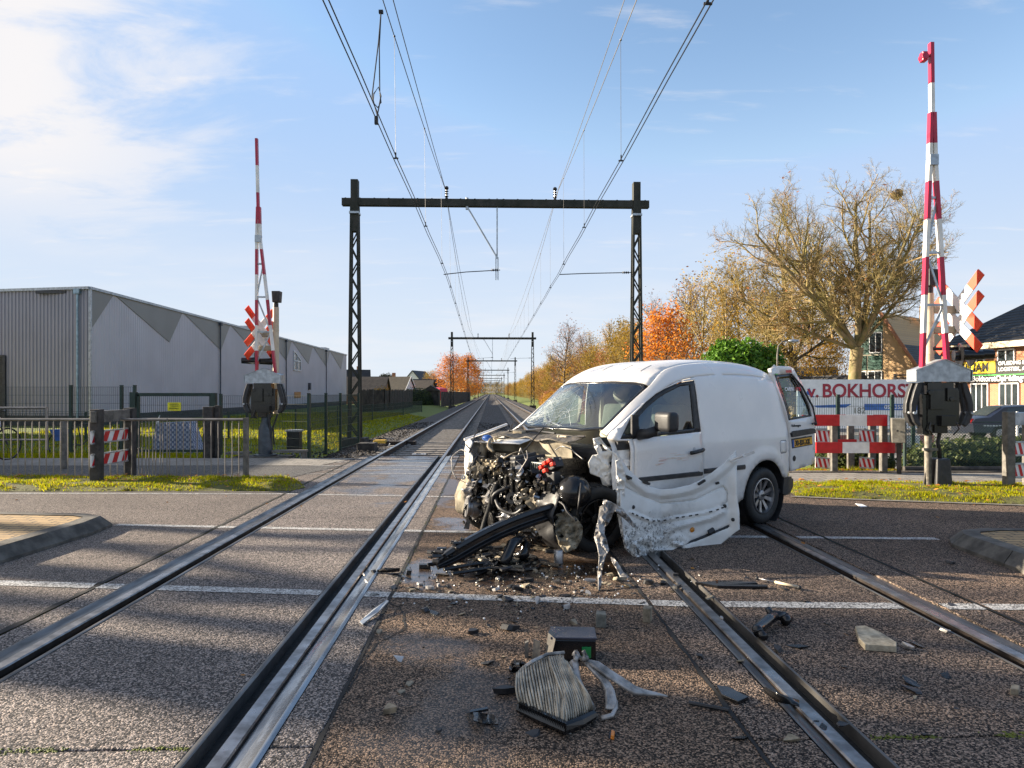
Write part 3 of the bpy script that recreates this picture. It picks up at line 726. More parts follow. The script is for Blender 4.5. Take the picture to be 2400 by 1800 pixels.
# ================================================================== overhead line
def put(o, root):                                  # world-built mesh -> child of root
    o.data.transform(root.matrix_basis.inverted()); o.parent = root; return o
def make_portal():
    s = 23.3; root = empty('catenary_portal', trk(.2, s, -.4), 'x', 'catenary portal', group='catenary portals over the railway')
    # local frame: x across the track, y along it
    root.rotation_euler = (0, 0, math.atan2(TN.y, TN.x))
    zo = .4
    for sx_, nm in ((-4.8, 1), (4.8, -1)):
        b = MB(); z0, z1 = .35, 7.75
        for z in range(0, 1): pass
        def hw(z): return lerp(.19, .105, min(1, z/8.2))
        for fx in (-1, 1):
            for fy in (-1, 1):
                b.bar((sx_+fx*hw(0), fy*.16, 0), (sx_+fx*hw(8.2), fy*.12, 8.2), .055, .07)
        for fy in (-1, 1):
            z = .3; k = 0
            while z < 7.1:
                z2 = z+.50; f = 1 if k % 2 else -1
                b.bar((sx_-f*hw(z), fy*.15, z), (sx_+f*hw(z2), fy*.15, z2), .045, .02, (0, 1, 0)); z = z2; k += 1
        m_ = b.build('mast', M['mast'], root)
        b = MB(); b.box((sx_, 0, 8.2), (.24, .28, 1.75)); b.build('mast_head', M['mast'], m_)
        b = MB(); b.box((sx_, 0, 8.05-.10), (.32, .40, .07)); b.build('beam_clamp', M['galv'], m_)
        b = MB(); b.box((sx_, 0, .0), (.8, .8, .7)); b.build('footing', M['darkpost'], m_)
    b = MB()
    for y in (-.09, .09): b.box((0, y, 8.33), (10.45, .04, .24)); b.box((0, y*.7, 8.445), (10.45, .07, .02)); b.box((0, y*.7, 8.215), (10.45, .07, .02))
    for i in range(22): b.box((-5.1+i*.485, 0, 8.455), (.05, .22, .02)); b.box((-5.1+i*.485, -.112, 8.33), (.05, .012, .20))
    b.build('cross_beam', M['mast'], root)
    for x in (-1.70, 2.0):
        b = MB(); b.tube([(x, 0, 8.45), (x, 0, 8.52)], .05, 8)
        for i in range(3): b.lathe((x, 0, 8.53+i*.085), (0, 0, 1), [(.02, 0), (.075, .03), (.03, .05), (.03, .085)], 10)
        b.ball((x, 0, 8.84), .075, 8); b.build('insulator', M['gloss'], root)
    # bracket hanging from the beam with its registration arm
    b = MB(); b.bar((-1.0, -.05, 8.2), (-.02, 0, 6.55), .05, .05); b.cyl((-1.0, -.05, 8.5), (-1.0, -.05, 8.1), .05, 8)
    b.build('bracket_stay', M['galv'], root)
    b = MB(); b.bar((.02, 0, 8.5), (.02, 0, 6.45), .045, .045); b.bar((-.02, 0, 6.6), (-.02, 0, 5.72), .035, .035); b.bar((.05, 0, 6.5), (.05, 0, 5.72), .035, .035); b.build('drop_bracket', M['galv'], root)
    def arm(x0, z0, x1, z1):
        b = MB(); b.tube([(x0, 0, z0), (lerp(x0, x1, .6), 0, lerp(z0, z1, .45)), (x1, 0, z1)], .016, 6)
        for i in range(4): b.lathe((x0+(-.12-.06*i), 0, z0), (1, 0, 0), [(.02, 0), (.055, .02), (.02, .045)], 8)
        return b.build('registration_arm', M['wire'], root)
    arm(.12, 6.06, -1.80, 5.90); arm(4.62, 6.0, 2.15, 5.92)
    return root
PORT = make_portal(); LABP = ['nearest catenary portal of black lattice masts, tall above the van', 'second catenary portal beyond the wreck, seen whole above the rails', 'third catenary portal down the line, before the orange tree']
for k in range(13):
    o = PORT if k == 0 else dup(PORT, trk(.2, 23.3+58*k, -.4))
    o['label'] = LABP[k] if k < 3 else 'distant small catenary portal in the row towards the horizon'
def overhead(c, off0, label):
    root = empty('overhead_line', trk(c, 23.3, 0), label, 'overhead wires', group='overhead lines above the tracks')
    SP = [23.3+58*k for k in range(-1, 9)]
    def off(s):
        k = (s-23.3)/58; i = math.floor(k); a = off0 if i % 2 == 0 else -off0*.9; b_ = -off0*.9 if i % 2 == 0 else off0
        return lerp(a, b_, k-i)
    def mz(s, zp, zm):
        k = (s-23.3)/58; u = (k-math.floor(k))*2-1; return zm+(zp-zm)*u*u
    ss = [SP[0]+i*2.9 for i in range(int((SP[-1]-SP[0])/2.9)+1)]
    for dx in (-.03, .03):
        b = MB(); b.tube([trk(c+off(s)+dx, s, 5.53+.02*math.sin(s)) for s in ss if (s-SP[0]) % 29 < .1 or s < 82], .0085, 6); put(b.build('contact_wire', M['wire']), root)
    b = MB(); b.tube([trk(c+off(s)*.9, s, mz(s, 8.40, 7.22)) for s in ss], .0085 if c < 0 else .008, 6); put(b.build('messenger_wire', M['wire'] if c < 0 else M['wirel']), root)
    b = MB(); b.tube([trk(c+off(s)*.9+(.12 if c < 0 else -.12)*(1-abs(((s-23.3)/58 % 1)*2-1)), s, mz(s, 8.42, 7.80)) for s in ss], .0085 if c < 0 else .007, 6); put(b.build('feeder_wire', M['wire'] if c < 0 else M['wirel']), root)
    rest = MB()
    for i in range(150):
        s = -2.6+i*4.83
        if s > 330: break
        if abs(((s-23.3)/58 % 1)-.0) < .02: continue
        b = MB() if s < 60 else rest
        p = trk(c+off(s), s, 5.54); q = trk(c+off(s)*.9, s, mz(s, 8.40, 7.22))
        b.tube([p, q], .0035, 4)
        b.bar(p+TN*-.045, p+TN*.045, .022, .022); b.bar(p, p+Vector((0, 0, .10)), .025, .02); b.ball(q, .022, 6)
        if s < 60: put(b.build('dropper', M['wire']), root)
    o = put(rest.build('dropper', M['wire']), root); o['kind'] = 'stuff'
    return root
OL = overhead(-1.87, .36, 'overhead wires of the left track running up to the top edge')
OR = overhead(2.22, .10, 'overhead wires of the right track, pale messenger wire on top')
b = MB(); p = at(893, 28, 11.2); q = at(882, 282, 10.3)   # loop of jumper cable between messenger and contact wire
b.tube([p, at(887, 100, 11), at(872, 225, 10.6), at(880, 255, 10.4), at(884, 270, 10.3)], .010, 6)
b.tube([p, at(889, 110, 11), at(890, 215, 10.6), at(893, 240, 10.5), at(885, 252, 10.5), at(874, 240, 10.5), at(876, 220, 10.5), at(887, 204, 10.5), at(893, 225, 10.5), at(886, 262, 10.4), q], .010, 6)
put(b.build('jumper_cable', M['wire']), OL)
b = MB(); b.box(p, (.07, .05, .05)); b.box(q, (.05, .05, .12)); put(b.build('cable_clamp', M['wire']), OL)

# ================================================================== level-crossing barriers
def boom_leg(b, pts, w_, t_, z0, band, first):
    """striped bar through pts (local), cut into bands by height; material 0 white, 1 red"""
    for a, c in zip(pts, pts[1:]):
        a = Vector(a); c = Vector(c); n = max(1, int((c-a).length/.04))
        L = []
        cuts = [a.z]; k = math.ceil((a.z-z0)/band)
        while z0+k*band < c.z: cuts.append(z0+k*band); k += 1
        cuts.append(c.z)
        for u, v in zip(cuts, cuts[1:]):
            if v-u < 1e-4: continue
            mid = (u+v)/2; b.mat(int((math.floor((mid-z0)/band)+first) % 2))
            b.bar(a.lerp(c, (u-a.z)/(c.z-a.z)), a.lerp(c, (v-a.z)/(c.z-a.z)), w_, t_, (0, 1, 0))
    return b
def cross_blades(b, c, yaw, hl, hv, w_):
    """one saltire: two blades with red ends; plane turned by yaw about z"""
    ex = Vector((math.cos(yaw), math.sin(yaw), 0)); nn = Vector((-math.sin(yaw), math.cos(yaw), 0))
    for k, sg in enumerate((1, -1)):
        d = (ex*hl+Vector((0, 0, hv*sg))); L = d.length; d.normalize(); wv = nn.cross(d).normalized()*w_/2; o = nn*(.012 if sg > 0 else -.012)
        for t0, t1, m_ in ((-1, -.52, 1), (-.52, .52, 0), (.52, 1, 1)):
            b.mat(m_); p = c+d*L*t0+o; q = c+d*L*t1+o
            b.prism([p-wv, q-wv, q+wv, p+wv], nn*.018)
def barrier(loc, label, mir, legs, apex, tip, cross, base):
    """mir=+1: crossbucks to the right (as the nearer barrier), -1: to the left"""
    root = empty('crossing_barrier', loc, label, 'crossing barrier', group='raised level crossing barriers')
    H = root.location
    # pedestal
    if base == 'tripod':
        b = MB(); b.cyl((-.16, 0, .03), (-.16, 0, 1.62), .052, 16); b.cyl((-.16, 0, .55), (-.16, 0, .60), .068, 16); b.cyl((-.16, 0, .82), (-.16, 0, .95), .062, 16); b.box((-.16, -.05, .58), (.22, .05, .04)); b.build('post', pm('post_rusty', (.20, .18, .15), .6, .3, .5, 10, .3, 30), root, smooth=True, angle=40)
        b = MB(); b.box((.02, 0, .23), (.25, .26, .42), taper=.82); b.build('drive_box', M['plastic'], root, bevel=.02)
        b = MB(); b.box((-.05, 0, .012), (.5, .45, .024)); b.prism([(-.24, -.02, .02), (-.16, -.02, .02), (-.13, -.02, .48), (-.17, -.02, .48)], (0, .03, 0))
        for x in (-.25, -.1, .05, .2): b.cyl((x, -.19, .02), (x, -.19, .06), .02, 6)
        b.build('base_plate', M['darkpost'], root)
        b = MB(); b.tube([(.02, 0, .44), (.0, .02, .7), (.08, .03, 1.0), (.12, .03, 1.18)], .03, 8); b.build('cable_conduit', M['rubber'], root, smooth=True)
    else:
        b = MB(); b.lathe((.02, 0, -.05), (0, 0, 1), [(.26, 0), (.26, .03), (.155, .04), (.15, .62), (.085, .78), (.08, 1.6)], 20); b.build('post', pm('post_paint', (.055, .068, .078), .5, .1, .3, 8, .1), root, smooth=True, angle=40)
        b = MB(); b.box((0, 0, -.08), (1.25, .6, .05)); b.box((.62, -.1, .06), (.75, .3, .05)); b.box((.95, -.1, -.04), (.05, .25, .2)); b.box((-.55, -.1, .02), (.5, .3, .05)); b.build('base_plate', M['greypost'], root)
        b = MB(); b.tube([(.14, -.05, .35), (.14, -.08, .75), (.17, -.06, .95)], .028, 8); b.tube([(.22, .0, .2), (.2, -.02, .6), (.3, 0, .9)], .02, 8); b.build('cable_conduit', M['plastic'], root)
    # mechanism and its roof
    b = MB(); b.box((-.02, .02, 1.28), (.40, .22, .66)); b.box((-.24, -.0, 1.12), (.10, .14, .62)); b.box((.22, .0, 1.24), (.10, .16, .5)); b.box((.06, -.11, 1.02), (.22, .10, .16)); b.box((-.1, -.10, 1.34), (.2, .06, .3)); b.box((.14, -.10, 1.42), (.16, .05, .2)); b.box((-.02, 0, .9), (.2, .2, .14)); b.cyl((-.2, -.08, 1.45), (-.2, -.14, 1.45), .04, 10); b.cyl((.12, -.1, 1.35), (.12, -.14, 1.35), .035, 10); b.tube([(.2, -.1, 1.0), (.24, -.12, .9), (.16, -.1, .8)], .014, 6); b.tube([(-.18, -.1, 1.0), (-.22, -.12, .88), (-.14, -.08, .8)], .014, 6)
    b.build('mechanism', M['gloss'], root, bevel=.012)
    o = [(-.405, -.12, 1.62), (.405, -.12, 1.62), (.405, -.12, 1.80), (.02, -.12, 1.945), (-.405, -.12, 1.80)]
    b = MB(); b.prism(o, (0, .022, 0)); b.prism([(x, .08, z) for x, y, z in o], (0, .02, 0))
    for (x0, z0), (x1, z1) in (((-.43, 1.79), (.02, 1.962)), ((.02, 1.962), (.43, 1.79)), ((-.425, 1.62), (-.425, 1.80)), ((.425, 1.62), (.425, 1.80))):
        b.quad((x0, -.14, z0), (x1, -.14, z1), (x1, .115, z1), (x0, .115, z0))
    for x in (-.38, .38):
        for z in (1.65, 1.76): b.ball((x, -.121, z), .012, 6)
    b.build('housing_roof', M['galv'], root, solid=.008)
    for sg in (-1, 1):                                # curved counterweight arms on both sides
        b = MB(); P_ = [(sg*.38, 1.60), (sg*.43, 1.46), (sg*.475, 1.28), (sg*.48, 1.14), (sg*.43, 1.0), (sg*.36, .92), (sg*.32, .95), (sg*.36, 1.05), (sg*.395, 1.16), (sg*.38, 1.28), (sg*.33, 1.44), (sg*.30, 1.6)]
        b.prism([(x, -.10, z) for x, z in (P_ if sg > 0 else P_[::-1])], (0, .06, 0)); b.prism([(x, .04, z) for x, z in (P_ if sg > 0 else P_[::-1])], (0, .10, 0)); b.build('counterweight', M['plastic'], root, bevel=.015)
        b = MB(); b.cyl((sg*.435, -.13, 1.14), (sg*.435, .15, 1.14), .022, 10); b.build('weight_bolt', M['galv'], root)
    # the raised boom: two striped legs meeting in one striped pole
    zl = 1.84; bm = MB()
    boom_leg(bm, [(legs[0], -.05, zl), (lerp(legs[0], apex[0]-.045, .6), -.05, lerp(zl, apex[1], .6)), (apex[0]-.04, -.05, apex[1]), (apex[0]-.022, -.05, apex[1]+.75)], .052, .085, 1.2, .58, 0 if mir > 0 else 0)
    boom_leg(bm, [(legs[1], -.05, zl), (lerp(legs[1], apex[0]+.05, .6), -.05, lerp(zl, apex[1], .6)), (apex[0]+.04, -.05, apex[1]), (apex[0]+.022, -.05, apex[1]+.75)], .052, .085, 1.2, .58, 0)
    boom_leg(bm, [(apex[0], -.05, apex[1]+.35), (tip[0], -.05, tip[1])], .055, .075, tip[1]-6*.62, .62, 0)
    bo = bm.build('boom', [M['boomwhite'], M['boomred']], root)
    b = MB(); b.mat(0)
    za = lerp(zl, apex[1], .42); f = lambda i, z: lerp(legs[i], apex[0]+(-.045, .05)[i], (z-zl)/(apex[1]-zl))
    for z0, z1, s0 in ((zl+.25, zl+.95, 0), (zl+.95, zl+1.75, 1), (zl+1.75, apex[1]-.55, 0)):
        b.bar((f(s0, z0), -.05, z0), (f(1-s0, z1), -.05, z1), .03, .02, (0, 1, 0))
    for z in (zl+.95, apex[1]-.55, zl+1.75): b.box(((f(0, z)+f(1, z))/2, -.05, z), (abs(f(1, z)-f(0, z)), .05, .035))
    b.box((apex[0], -.06, apex[1]+.02), (.13, .11, .16)); b.build('boom_brace', M['galv'], bo)
    b = MB(); b.bar((tip[0], -.05, tip[1]-.2), (tip[0]-.09, -.06, tip[1]-.2), .03, .03); b.box((tip[0]-.12, -.06, tip[1]-.22), (.08, .10, .14)); b.cyl((tip[0]-.12, -.12, tip[1]-.22), (tip[0]-.12, 0, tip[1]-.22), .055, 12)
    if mir > 0: b.build('boom_lamp', M['boomred'], bo, bevel=.01)
    # signal mast with saltires and flashing lights
    mx = .05 if mir > 0 else .15
    zt = 3.02 if mir > 0 else 3.4
    b = MB(); b.cyl((mx, .32, .9), (mx, .32, zt), .07, 18)
    for z in (2.05, 2.55, 2.85): b.cyl((mx, .32, z), (mx, .32, z+.015), .075, 18)
    sm = b.build('signal_mast', M['cream'], root, smooth=True, angle=40)
    b = MB(); b.cyl((mx, .32, zt), (mx, .32, zt+.1), .06, 12); b.box((mx+.03, .30, zt+.24), (.17, .17, .26), taper=1.15); b.build('bell', M['plastic'], sm, bevel=.01)
    for z in (2.44, 2.76):
        b = MB(); b.box((mx+mir*.27, .30, z), (.46, .10, .115)); b.build('sign_bracket', pm('bracket_beige', (.34, .29, .21), .5), sm, bevel=.015)
    for z in cross['z']:
        b = MB(); cross_blades(b, Vector((mx+mir*cross['x'], .22, z)), cross['yaw'], .42, .42, .15); b.build('saltire', [M['white'], M['orange_r']], sm)
    for i, (x, z, y) in enumerate((((mx+.39, 2.03, .15), (mx+.63, 2.05, .25)) if mir > 0 else ((mx-.40, 2.14, .1), (mx-.16, 2.14, .5)))):
        b = MB(); ax = Vector((mir, -.25, 0)).normalized(); c = Vector((x, y, z)); b.cyl(c-ax*.10, c+ax*.02, .085, 18); b.lathe(c-ax*.02, ax, [(.0, 0), (.19, 0), (.19, .012), (.0, .013)], 24)
        b.tube([c+ax*.02, c+ax*.30], [.085, .07], 16, cap=False); b.cyl((x, y, z+.05), (x, y, z+.17), .03, 10)
        b.build('warning_light', M['gloss'], sm, smooth=True, angle=40)
    b = MB(); b.bar((mx, .28, 2.14), (mx+mir*.72, .24, 2.14), .05, .05); b.build('lamp_arm', M['plastic'], sm)
    return root
BR = barrier(Vector((6.56, 10.50, .03)), 'nearer raised red and white crossing barrier standing on the right grass verge', 1, (-.28, .10), (-.13, 4.98), (-.145, 6.80), dict(x=.40, z=(2.53, 2.85), yaw=R(100)), 'tripod')
BL = barrier(Vector((-5.69, 15.7, .08)), 'farther raised red and white crossing barrier in front of the grey warehouse', -1, (-.16, .27), (-.12, 4.9), (-.165, 7.22), dict(x=.32, z=(2.63, 2.92), yaw=R(64)), 'pillar')
# relay cabinet on legs beside the left barrier
r_ = empty('relay_cabinet', at(690, 1060, 17.2)*1, 'small grey cabinet on a slanted leg right of the far barrier', 'cabinet'); r_.location.z = gz(r_.location.x, 17.2)
b = MB(); b.box((0, 0, 1.02), (.32, .25, .46)); b.build('box', M['plastic'], r_, bevel=.01); b = MB(); b.box((0, 0, 1.27), (.38, .30, .05)); b.build('lid', M['galv'], r_, bevel=.01)
b = MB(); b.bar((.12, 0, .8), (.30, 0, -.05), .04, .03); b.bar((-.05, .1, .8), (-.05, .1, -.05), .04, .03); b.build('leg', M['galv'], r_)
# ================================================================== fences
def mesh_panel(b, a, c, z0, z1, pitch=.05, hp=.2, r=.0028):
    a = Vector(a); c = Vector(c); L = (c-a).length; n = int(L/pitch)
    for i in range(n+1):
        p = a.lerp(c, i/n); b.bar((p.x, p.y, z0), (p.x, p.y, z1), r*2, r*2)
    k = int((z1-z0)/hp)
    d = (c-a).normalized()
    for i in range(k+1):
        z = z0+(z1-z0)*i/k
        for o in (-.006, .006): b.bar((a.x-d.y*o, a.y+d.x*o, z), (c.x-d.y*o, c.y+d.x*o, z), r*2.4, r*2.4)
def mesh_fence(label, pts, h_, post=.06, posts=None, zf=None, mat_=None, pitch=.05, r=.0028, group=None):
    zf = zf or gz; mat_ = mat_ or M['green']; P = [Vector((p[0], p[1], 0)) for p in pts]
    root = empty('mesh_fence', (P[0].x, P[0].y, zf(P[0].x, P[0].y)), label, 'fence', group=group)
    for a, c in zip(P, P[1:]):
        z = zf((a.x+c.x)/2, (a.y+c.y)/2); b = MB(); mesh_panel(b, a, c, z+.05, z+h_-.03, pitch, .2, r); put(b.build('mesh_panel', mat_), root)
    for p in P:
        b = MB(); z = zf(p.x, p.y); b.box((p.x, p.y, z+h_/2), (post, post, h_)); b.box((p.x, p.y, z+h_+.008), (post*1.15, post*1.15, .018)); put(b.build('post', mat_), root)
    return root
zl0 = lambda x, y: gz(x, y)
mesh_fence('green mesh fence running away along the left track', [(-4.78, 16.05), (-4.66, 17.1), (-4.60, 18.3), (-4.54, 20.2)], 1.52, zf=lambda x, y: -.07)
mesh_fence('green mesh fence behind the far crossing barrier', [(-4.78, 16.1), (-6.55, 16.9), (-7.25, 17.0)], 1.50, zf=lambda x, y: -.07)
# gate with yellow notice
r_ = empty('field_gate', (-8.4, 17.0, -.07), 'green mesh gate carrying the yellow notice, left of the barrier', 'gate')
b = MB(); b.box((-1.02, 0, .76), (.14, .14, 1.60)); b.build('post', M['green'], r_); b = MB(); b.box((.98, 0, .76), (.12, .12, 1.56)); b.build('post', M['green'], r_)
b = MB(); b.box((0, 0, 1.50), (1.86, .06, .08)); b.box((0, 0, .1), (1.86, .06, .06)); b.box((-.9, 0, .8), (.06, .06, 1.4)); b.box((.9, 0, .8), (.06, .06, 1.4)); b.build('gate_frame', M['green'], r_)
b = MB(); mesh_panel(b, (-.88, 0, 0), (.88, 0, 0), .12, 1.46); b.build('mesh_panel', M['green'], r_)
b = MB(); b.box((0, 0, 0), (.33, .012, .21)); o = b.build('notice', M['yellow'], r_); o.location = (.02, -.06, 1.20)
for z, ln in ((.045, 'VERBODEN'), (.0, 'TOEGANG'), (-.06, 'SPOORWEG')):
    text(ln, .045, r_.location+Vector((.02, -.072, 1.20+z)), (1, 0, 0), M['ink'], r_, ext=.001, align='CENTER', name='lettering')
mesh_fence('taller green mesh fence in front of the warehouse end', [(-9.42, 17.05), (-9.75, 17.05), (-11.05, 17.1), (-13.6, 17.1), (-16, 17.1)], 1.72, zf=lambda x, y: -.07)
mesh_fence('low green mesh fence along the foot of the warehouse', [(-18.5, 24.5), (-15.6, 25), (-13.2, 25.5), (-10.8, 26), (-9.5, 30), (-9.2, 36), (-9.0, 44), (-8.6, 54), (-8.2, 62)], 1.05, zf=lambda x, y: -.3, pitch=.07, r=.004)
# pedestrian guard rails left
def guard_rail(label, x0, x1, y0, y1, postx=None):
    a = Vector((x0, y0, 0)); c = Vector((x1, y1, 0)); root = empty('guard_rail', a, label, 'guard rail', group='steel guard rails along the left verge')
    d = c-a; L = d.length
    b = MB(); b.tube([(0, 0, 1.02), (d.x, d.y, 1.02)], .024, 10); b.build('top_rail', M['stain'], root, smooth=True, angle=50)
    n = int(L/.118)
    for i in range(n+1):
        p = d*(i/n); b = MB(); b.tube([(p.x, p.y, .02), (p.x+.004*math.sin(i*3.), p.y, .5), (p.x, p.y, 1.02 if i % 1 == 0 else .95)], .0085, 8); b.build('bar', M['stain'], root, smooth=True, angle=50)
    if postx:
        b = MB(); b.box((d.x, d.y, .52), (.075, .075, 1.06)); b.build('post', M['greypost'], root)
    return root
guard_rail('steel guard rail with thin bars left of the striped board', -9.6, -5.86, 11.6, 11.6)
guard_rail('steel guard rail with thin bars right of the striped board', -6.35, -4.52, 11.72, 11.6, True)
r_ = empty('striped_barrier', (-6.55, 10.9, .02), 'dark posts with beam and red white striped boards on the left verge', 'barrier board')
c0 = gnd(227, 1135) ; c1 = gnd(305, 1118)
c0.z = c1.z = .02; r_.location = c0
d_ = c1-c0; b = MB(); b.box((0, 0, .60), (.16, .14, 1.18)); b.build('post', M['darkpost'], r_, bevel=.012); b = MB(); b.box((d_.x, d_.y, .60), (.16, .14, 1.18)); b.build('post', M['darkpost'], r_, bevel=.012)
u_d = d_.normalized(); b = MB(); b.bar(Vector((0, .0, 1.07))-u_d*.12, d_+Vector((0, 0, 1.07)), .08, .19); b.build('beam', M['greypost'], r_, bevel=.01)
def stripe_board(root, a, c, h_, n, slant, ny, name='striped_board', t_=.02):
    """board from a to c (local), diagonal stripes alternating red and white"""
    a = Vector(a); c = Vector(c); d = c-a; L = d.length; d.normalize(); nrm = Vector((d.y, -d.x, 0))*ny; b = MB(); per = L/n
    b.mat(0); b.prism([a+Vector((0, 0, -h_/2)), c+Vector((0, 0, -h_/2)), c+Vector((0, 0, h_/2)), a+Vector((0, 0, h_/2))], nrm*-t_)
    b.mat(1)
    for i in range(-2, n+2):
        x0, x1 = i*per, i*per+per*.5; P_ = []
        for x, z in ((x0, -h_/2), (x1, -h_/2), (x1+slant, h_/2), (x0+slant, h_/2)): P_.append((x, z))
        Q = []
        # clip to 0..L
        def clip(poly, lim, sgn):
            out = []
            for k in range(len(poly)):
                p, q = poly[k], poly[(k+1) % len(poly)]; ip, iq = sgn*(p[0]-lim) <= 0, sgn*(q[0]-lim) <= 0
                if ip: out.append(p)
                if ip != iq: t = (lim-p[0])/(q[0]-p[0]); out.append((lim, lerp(p[1], q[1], t)))
            return out
        Q = clip(clip(P_, 0, -1), L, 1)
        if len(Q) > 2: b.add([a+d*x+Vector((0, 0, z))+nrm*.003 for x, z in Q], [tuple(range(len(Q)))])
    b.mat(2)
    for z in (-h_/2, h_/2): b.bar(a+Vector((0, 0, z)), c+Vector((0, 0, z)), .03, .025)
    return b.build(name, [M['white'], M['red'], M['galv']], root)
off_ = Vector((u_d.y, -u_d.x, 0))*.0
for z in (.74, .37): stripe_board(r_, Vector((0, 0, z))-u_d*.14, d_+Vector((0, 0, z)), .19, 4, .10, 1)
# red and white boards on posts right of the van
def block_board(root, a, c, h_, cols, t_=.03):
    a = Vector(a); c = Vector(c); n = sum(k for _, k in cols); b = MB(); x = 0
    for ci, k in cols: b.mat(ci); b.bar(a.lerp(c, x/n), a.lerp(c, (x+k)/n), t_, h_); x += k
    return b.build('board', [M['white'], M['red']], root)
r_ = empty('board_barrier', (5.6, 12.6, 0), 'nearer barrier of red and white block boards beside the open van door', 'barrier board', group='red and white board barriers')
for x in (.36, 1.28): b = MB(); b.box((x, .05, .52), (.11, .11, 1.04)); b.build('post', M['greypost'], r_, bevel=.01)
block_board(r_, (-.62, -.02, .97), (1.34, -.02, .97), .20, [(0, 2), (1, 1), (0, 4.6), (1, 2.0), (0, 2.0), (1, 1.5)]) if False else block_board(r_, (-.25, -.02, .965), (1.31, -.02, .965), .20, [(1, .25), (0, .55), (1, 2.0), (0, 2.05), (1, 1.55)])
block_board(r_, (.0, -.02, .465), (1.45, -.02, .465), .20, [(1, 2.0), (0, 2.05), (1, 1.95)])
r2 = empty('board_barrier', (6.15, 13.6, -.05), 'farther barrier of red and white boards half hidden behind the nearer one', 'barrier board', group='red and white board barriers')
for x in (.23, .62, 1.05): b = MB(); b.box((x, .05, .50), (.11, .11, 1.04)); b.build('post', M['greypost'], r2, bevel=.01)
block_board(r2, (-.45, -.02, 1.00), (1.3, -.02, 1.00), .18, [(0, 1.2), (1, 2.2), (0, 2.0), (1, 1.)]); block_board(r2, (.0, -.02, .50), (.95, -.02, .50), .20, [(0, .8), (1, 2.), (0, 1)])
for x in (-.15, .72): stripe_board(r2, (x, -.10, .68), (x+.27, -.14, .66), .24, 3, -.05, 1); 
for x in (-.15, .72): stripe_board(r2, (x, -.10, .15), (x+.27, -.14, .13), .2, 3, -.05, 1)
# striped barrier at the right edge of the picture
r_ = empty('striped_barrier', (7.53, 10.35, .03), 'grey post with striped boards at the right edge of the verge', 'barrier board')
b = MB(); b.box((0, 0, .58), (.125, .125, 1.16)); b.build('post', M['greypost'], r_, bevel=.012); b = MB(); b.box((.38, .12, .58), (.1, .12, 1.14)); b.build('post', M['greypost'], r_, bevel=.012)
b = MB(); b.bar((.06, .03, 1.05), (.36, .12, 1.05), .06, .2); b.build('beam', M['galv'], r_, bevel=.01)
for z in (.60, .27): stripe_board(r_, (.08, -.02, z), (.40, .06, z), .2, 3, -.06, 1)
# relay box on a post
r_ = empty('relay_cabinet', (6.95, 12.3, 0), 'weathered grey metal box on a post between boards and near barrier', 'cabinet')
b = MB(); b.box((0, 0, .80), (.22, .32, .44)); b.build('box', pm('box_grey', (.19, .18, .155), .6, .2, .4, 8, .15), r_, bevel=.012); b = MB(); b.box((.03, .1, .3), (.07, .07, .62)); b.build('post', M['darkpost'], r_)
b = MB(); b.cyl((-.02, -.17, .8), (-.02, -.19, .8), .02, 8); b.build('lock', M['ink'], r_); r_.rotation_euler = (0, 0, R(-24))
# chain-link fence on the right
def chain_link(label, a, c, h_, nposts, zf):
    a = Vector(a); c = Vector(c); root = empty('chain_link_fence', (a.x, a.y, zf), label, 'fence'); d = c-a; L = d.length; e = d.normalized()
    b = MB(); p = .055; n = int(L/p); k = int(h_/p)
    def pt(i, j): x = i*p; return e*x+Vector((0, 0, .03+j*p*1.0))
    for i in range(-k, n):
        for sg in (1, -1):
            i0 = i if sg > 0 else i+k; j0 = 0
            P0 = Vector((i0*p, 0)); P1 = Vector(((i0+sg*k)*p, k*p))
            t0, t1 = 0., 1.
            dx = P1.x-P0.x
            lo, hi = sorted(((0-P0.x)/dx, (L-P0.x)/dx)); t0 = max(t0, lo); t1 = min(t1, hi)
            if t1 <= t0: continue
            u, v = P0.lerp(P1, t0), P0.lerp(P1, t1)
            b.bar(e*u.x+Vector((0, 0, .03+u.y)), e*v.x+Vector((0, 0, .03+v.y)), .005, .005)
    b.build('wire_mesh', M['green'], root)
    b = MB(); b.bar(Vector((0, 0, h_+.03)), d+Vector((0, 0, h_+.03)), .02, .02); b.build('top_wire', M['green'], root)
    for i in range(nposts): b = MB(); q = d*(i/(nposts-1)); b.cyl(q, q+Vector((0, 0, h_+.12)), .03, 10); b.build('post', M['green'], root)
    return root
chain_link('green chain-link fence in front of the low hedge', (7.45, 12.95, 0), (13.0, 12.75, 0), .92, 4, -.03)
mesh_fence('green mesh fence in front of the white shop banner', [(5.9, 15.6), (7.4, 15.5), (8.6, 15.45), (9.05, 15.4)], 1.62, zf=lambda x, y: -.2)
b = MB(); b.tube([(7.3, 12.72, .06), (14, 12.6, .06)], .05, 8); tag(b.build('pipe', M['darkpost']), 'black pipe lying along the foot of the chain-link fence', 'pipe')
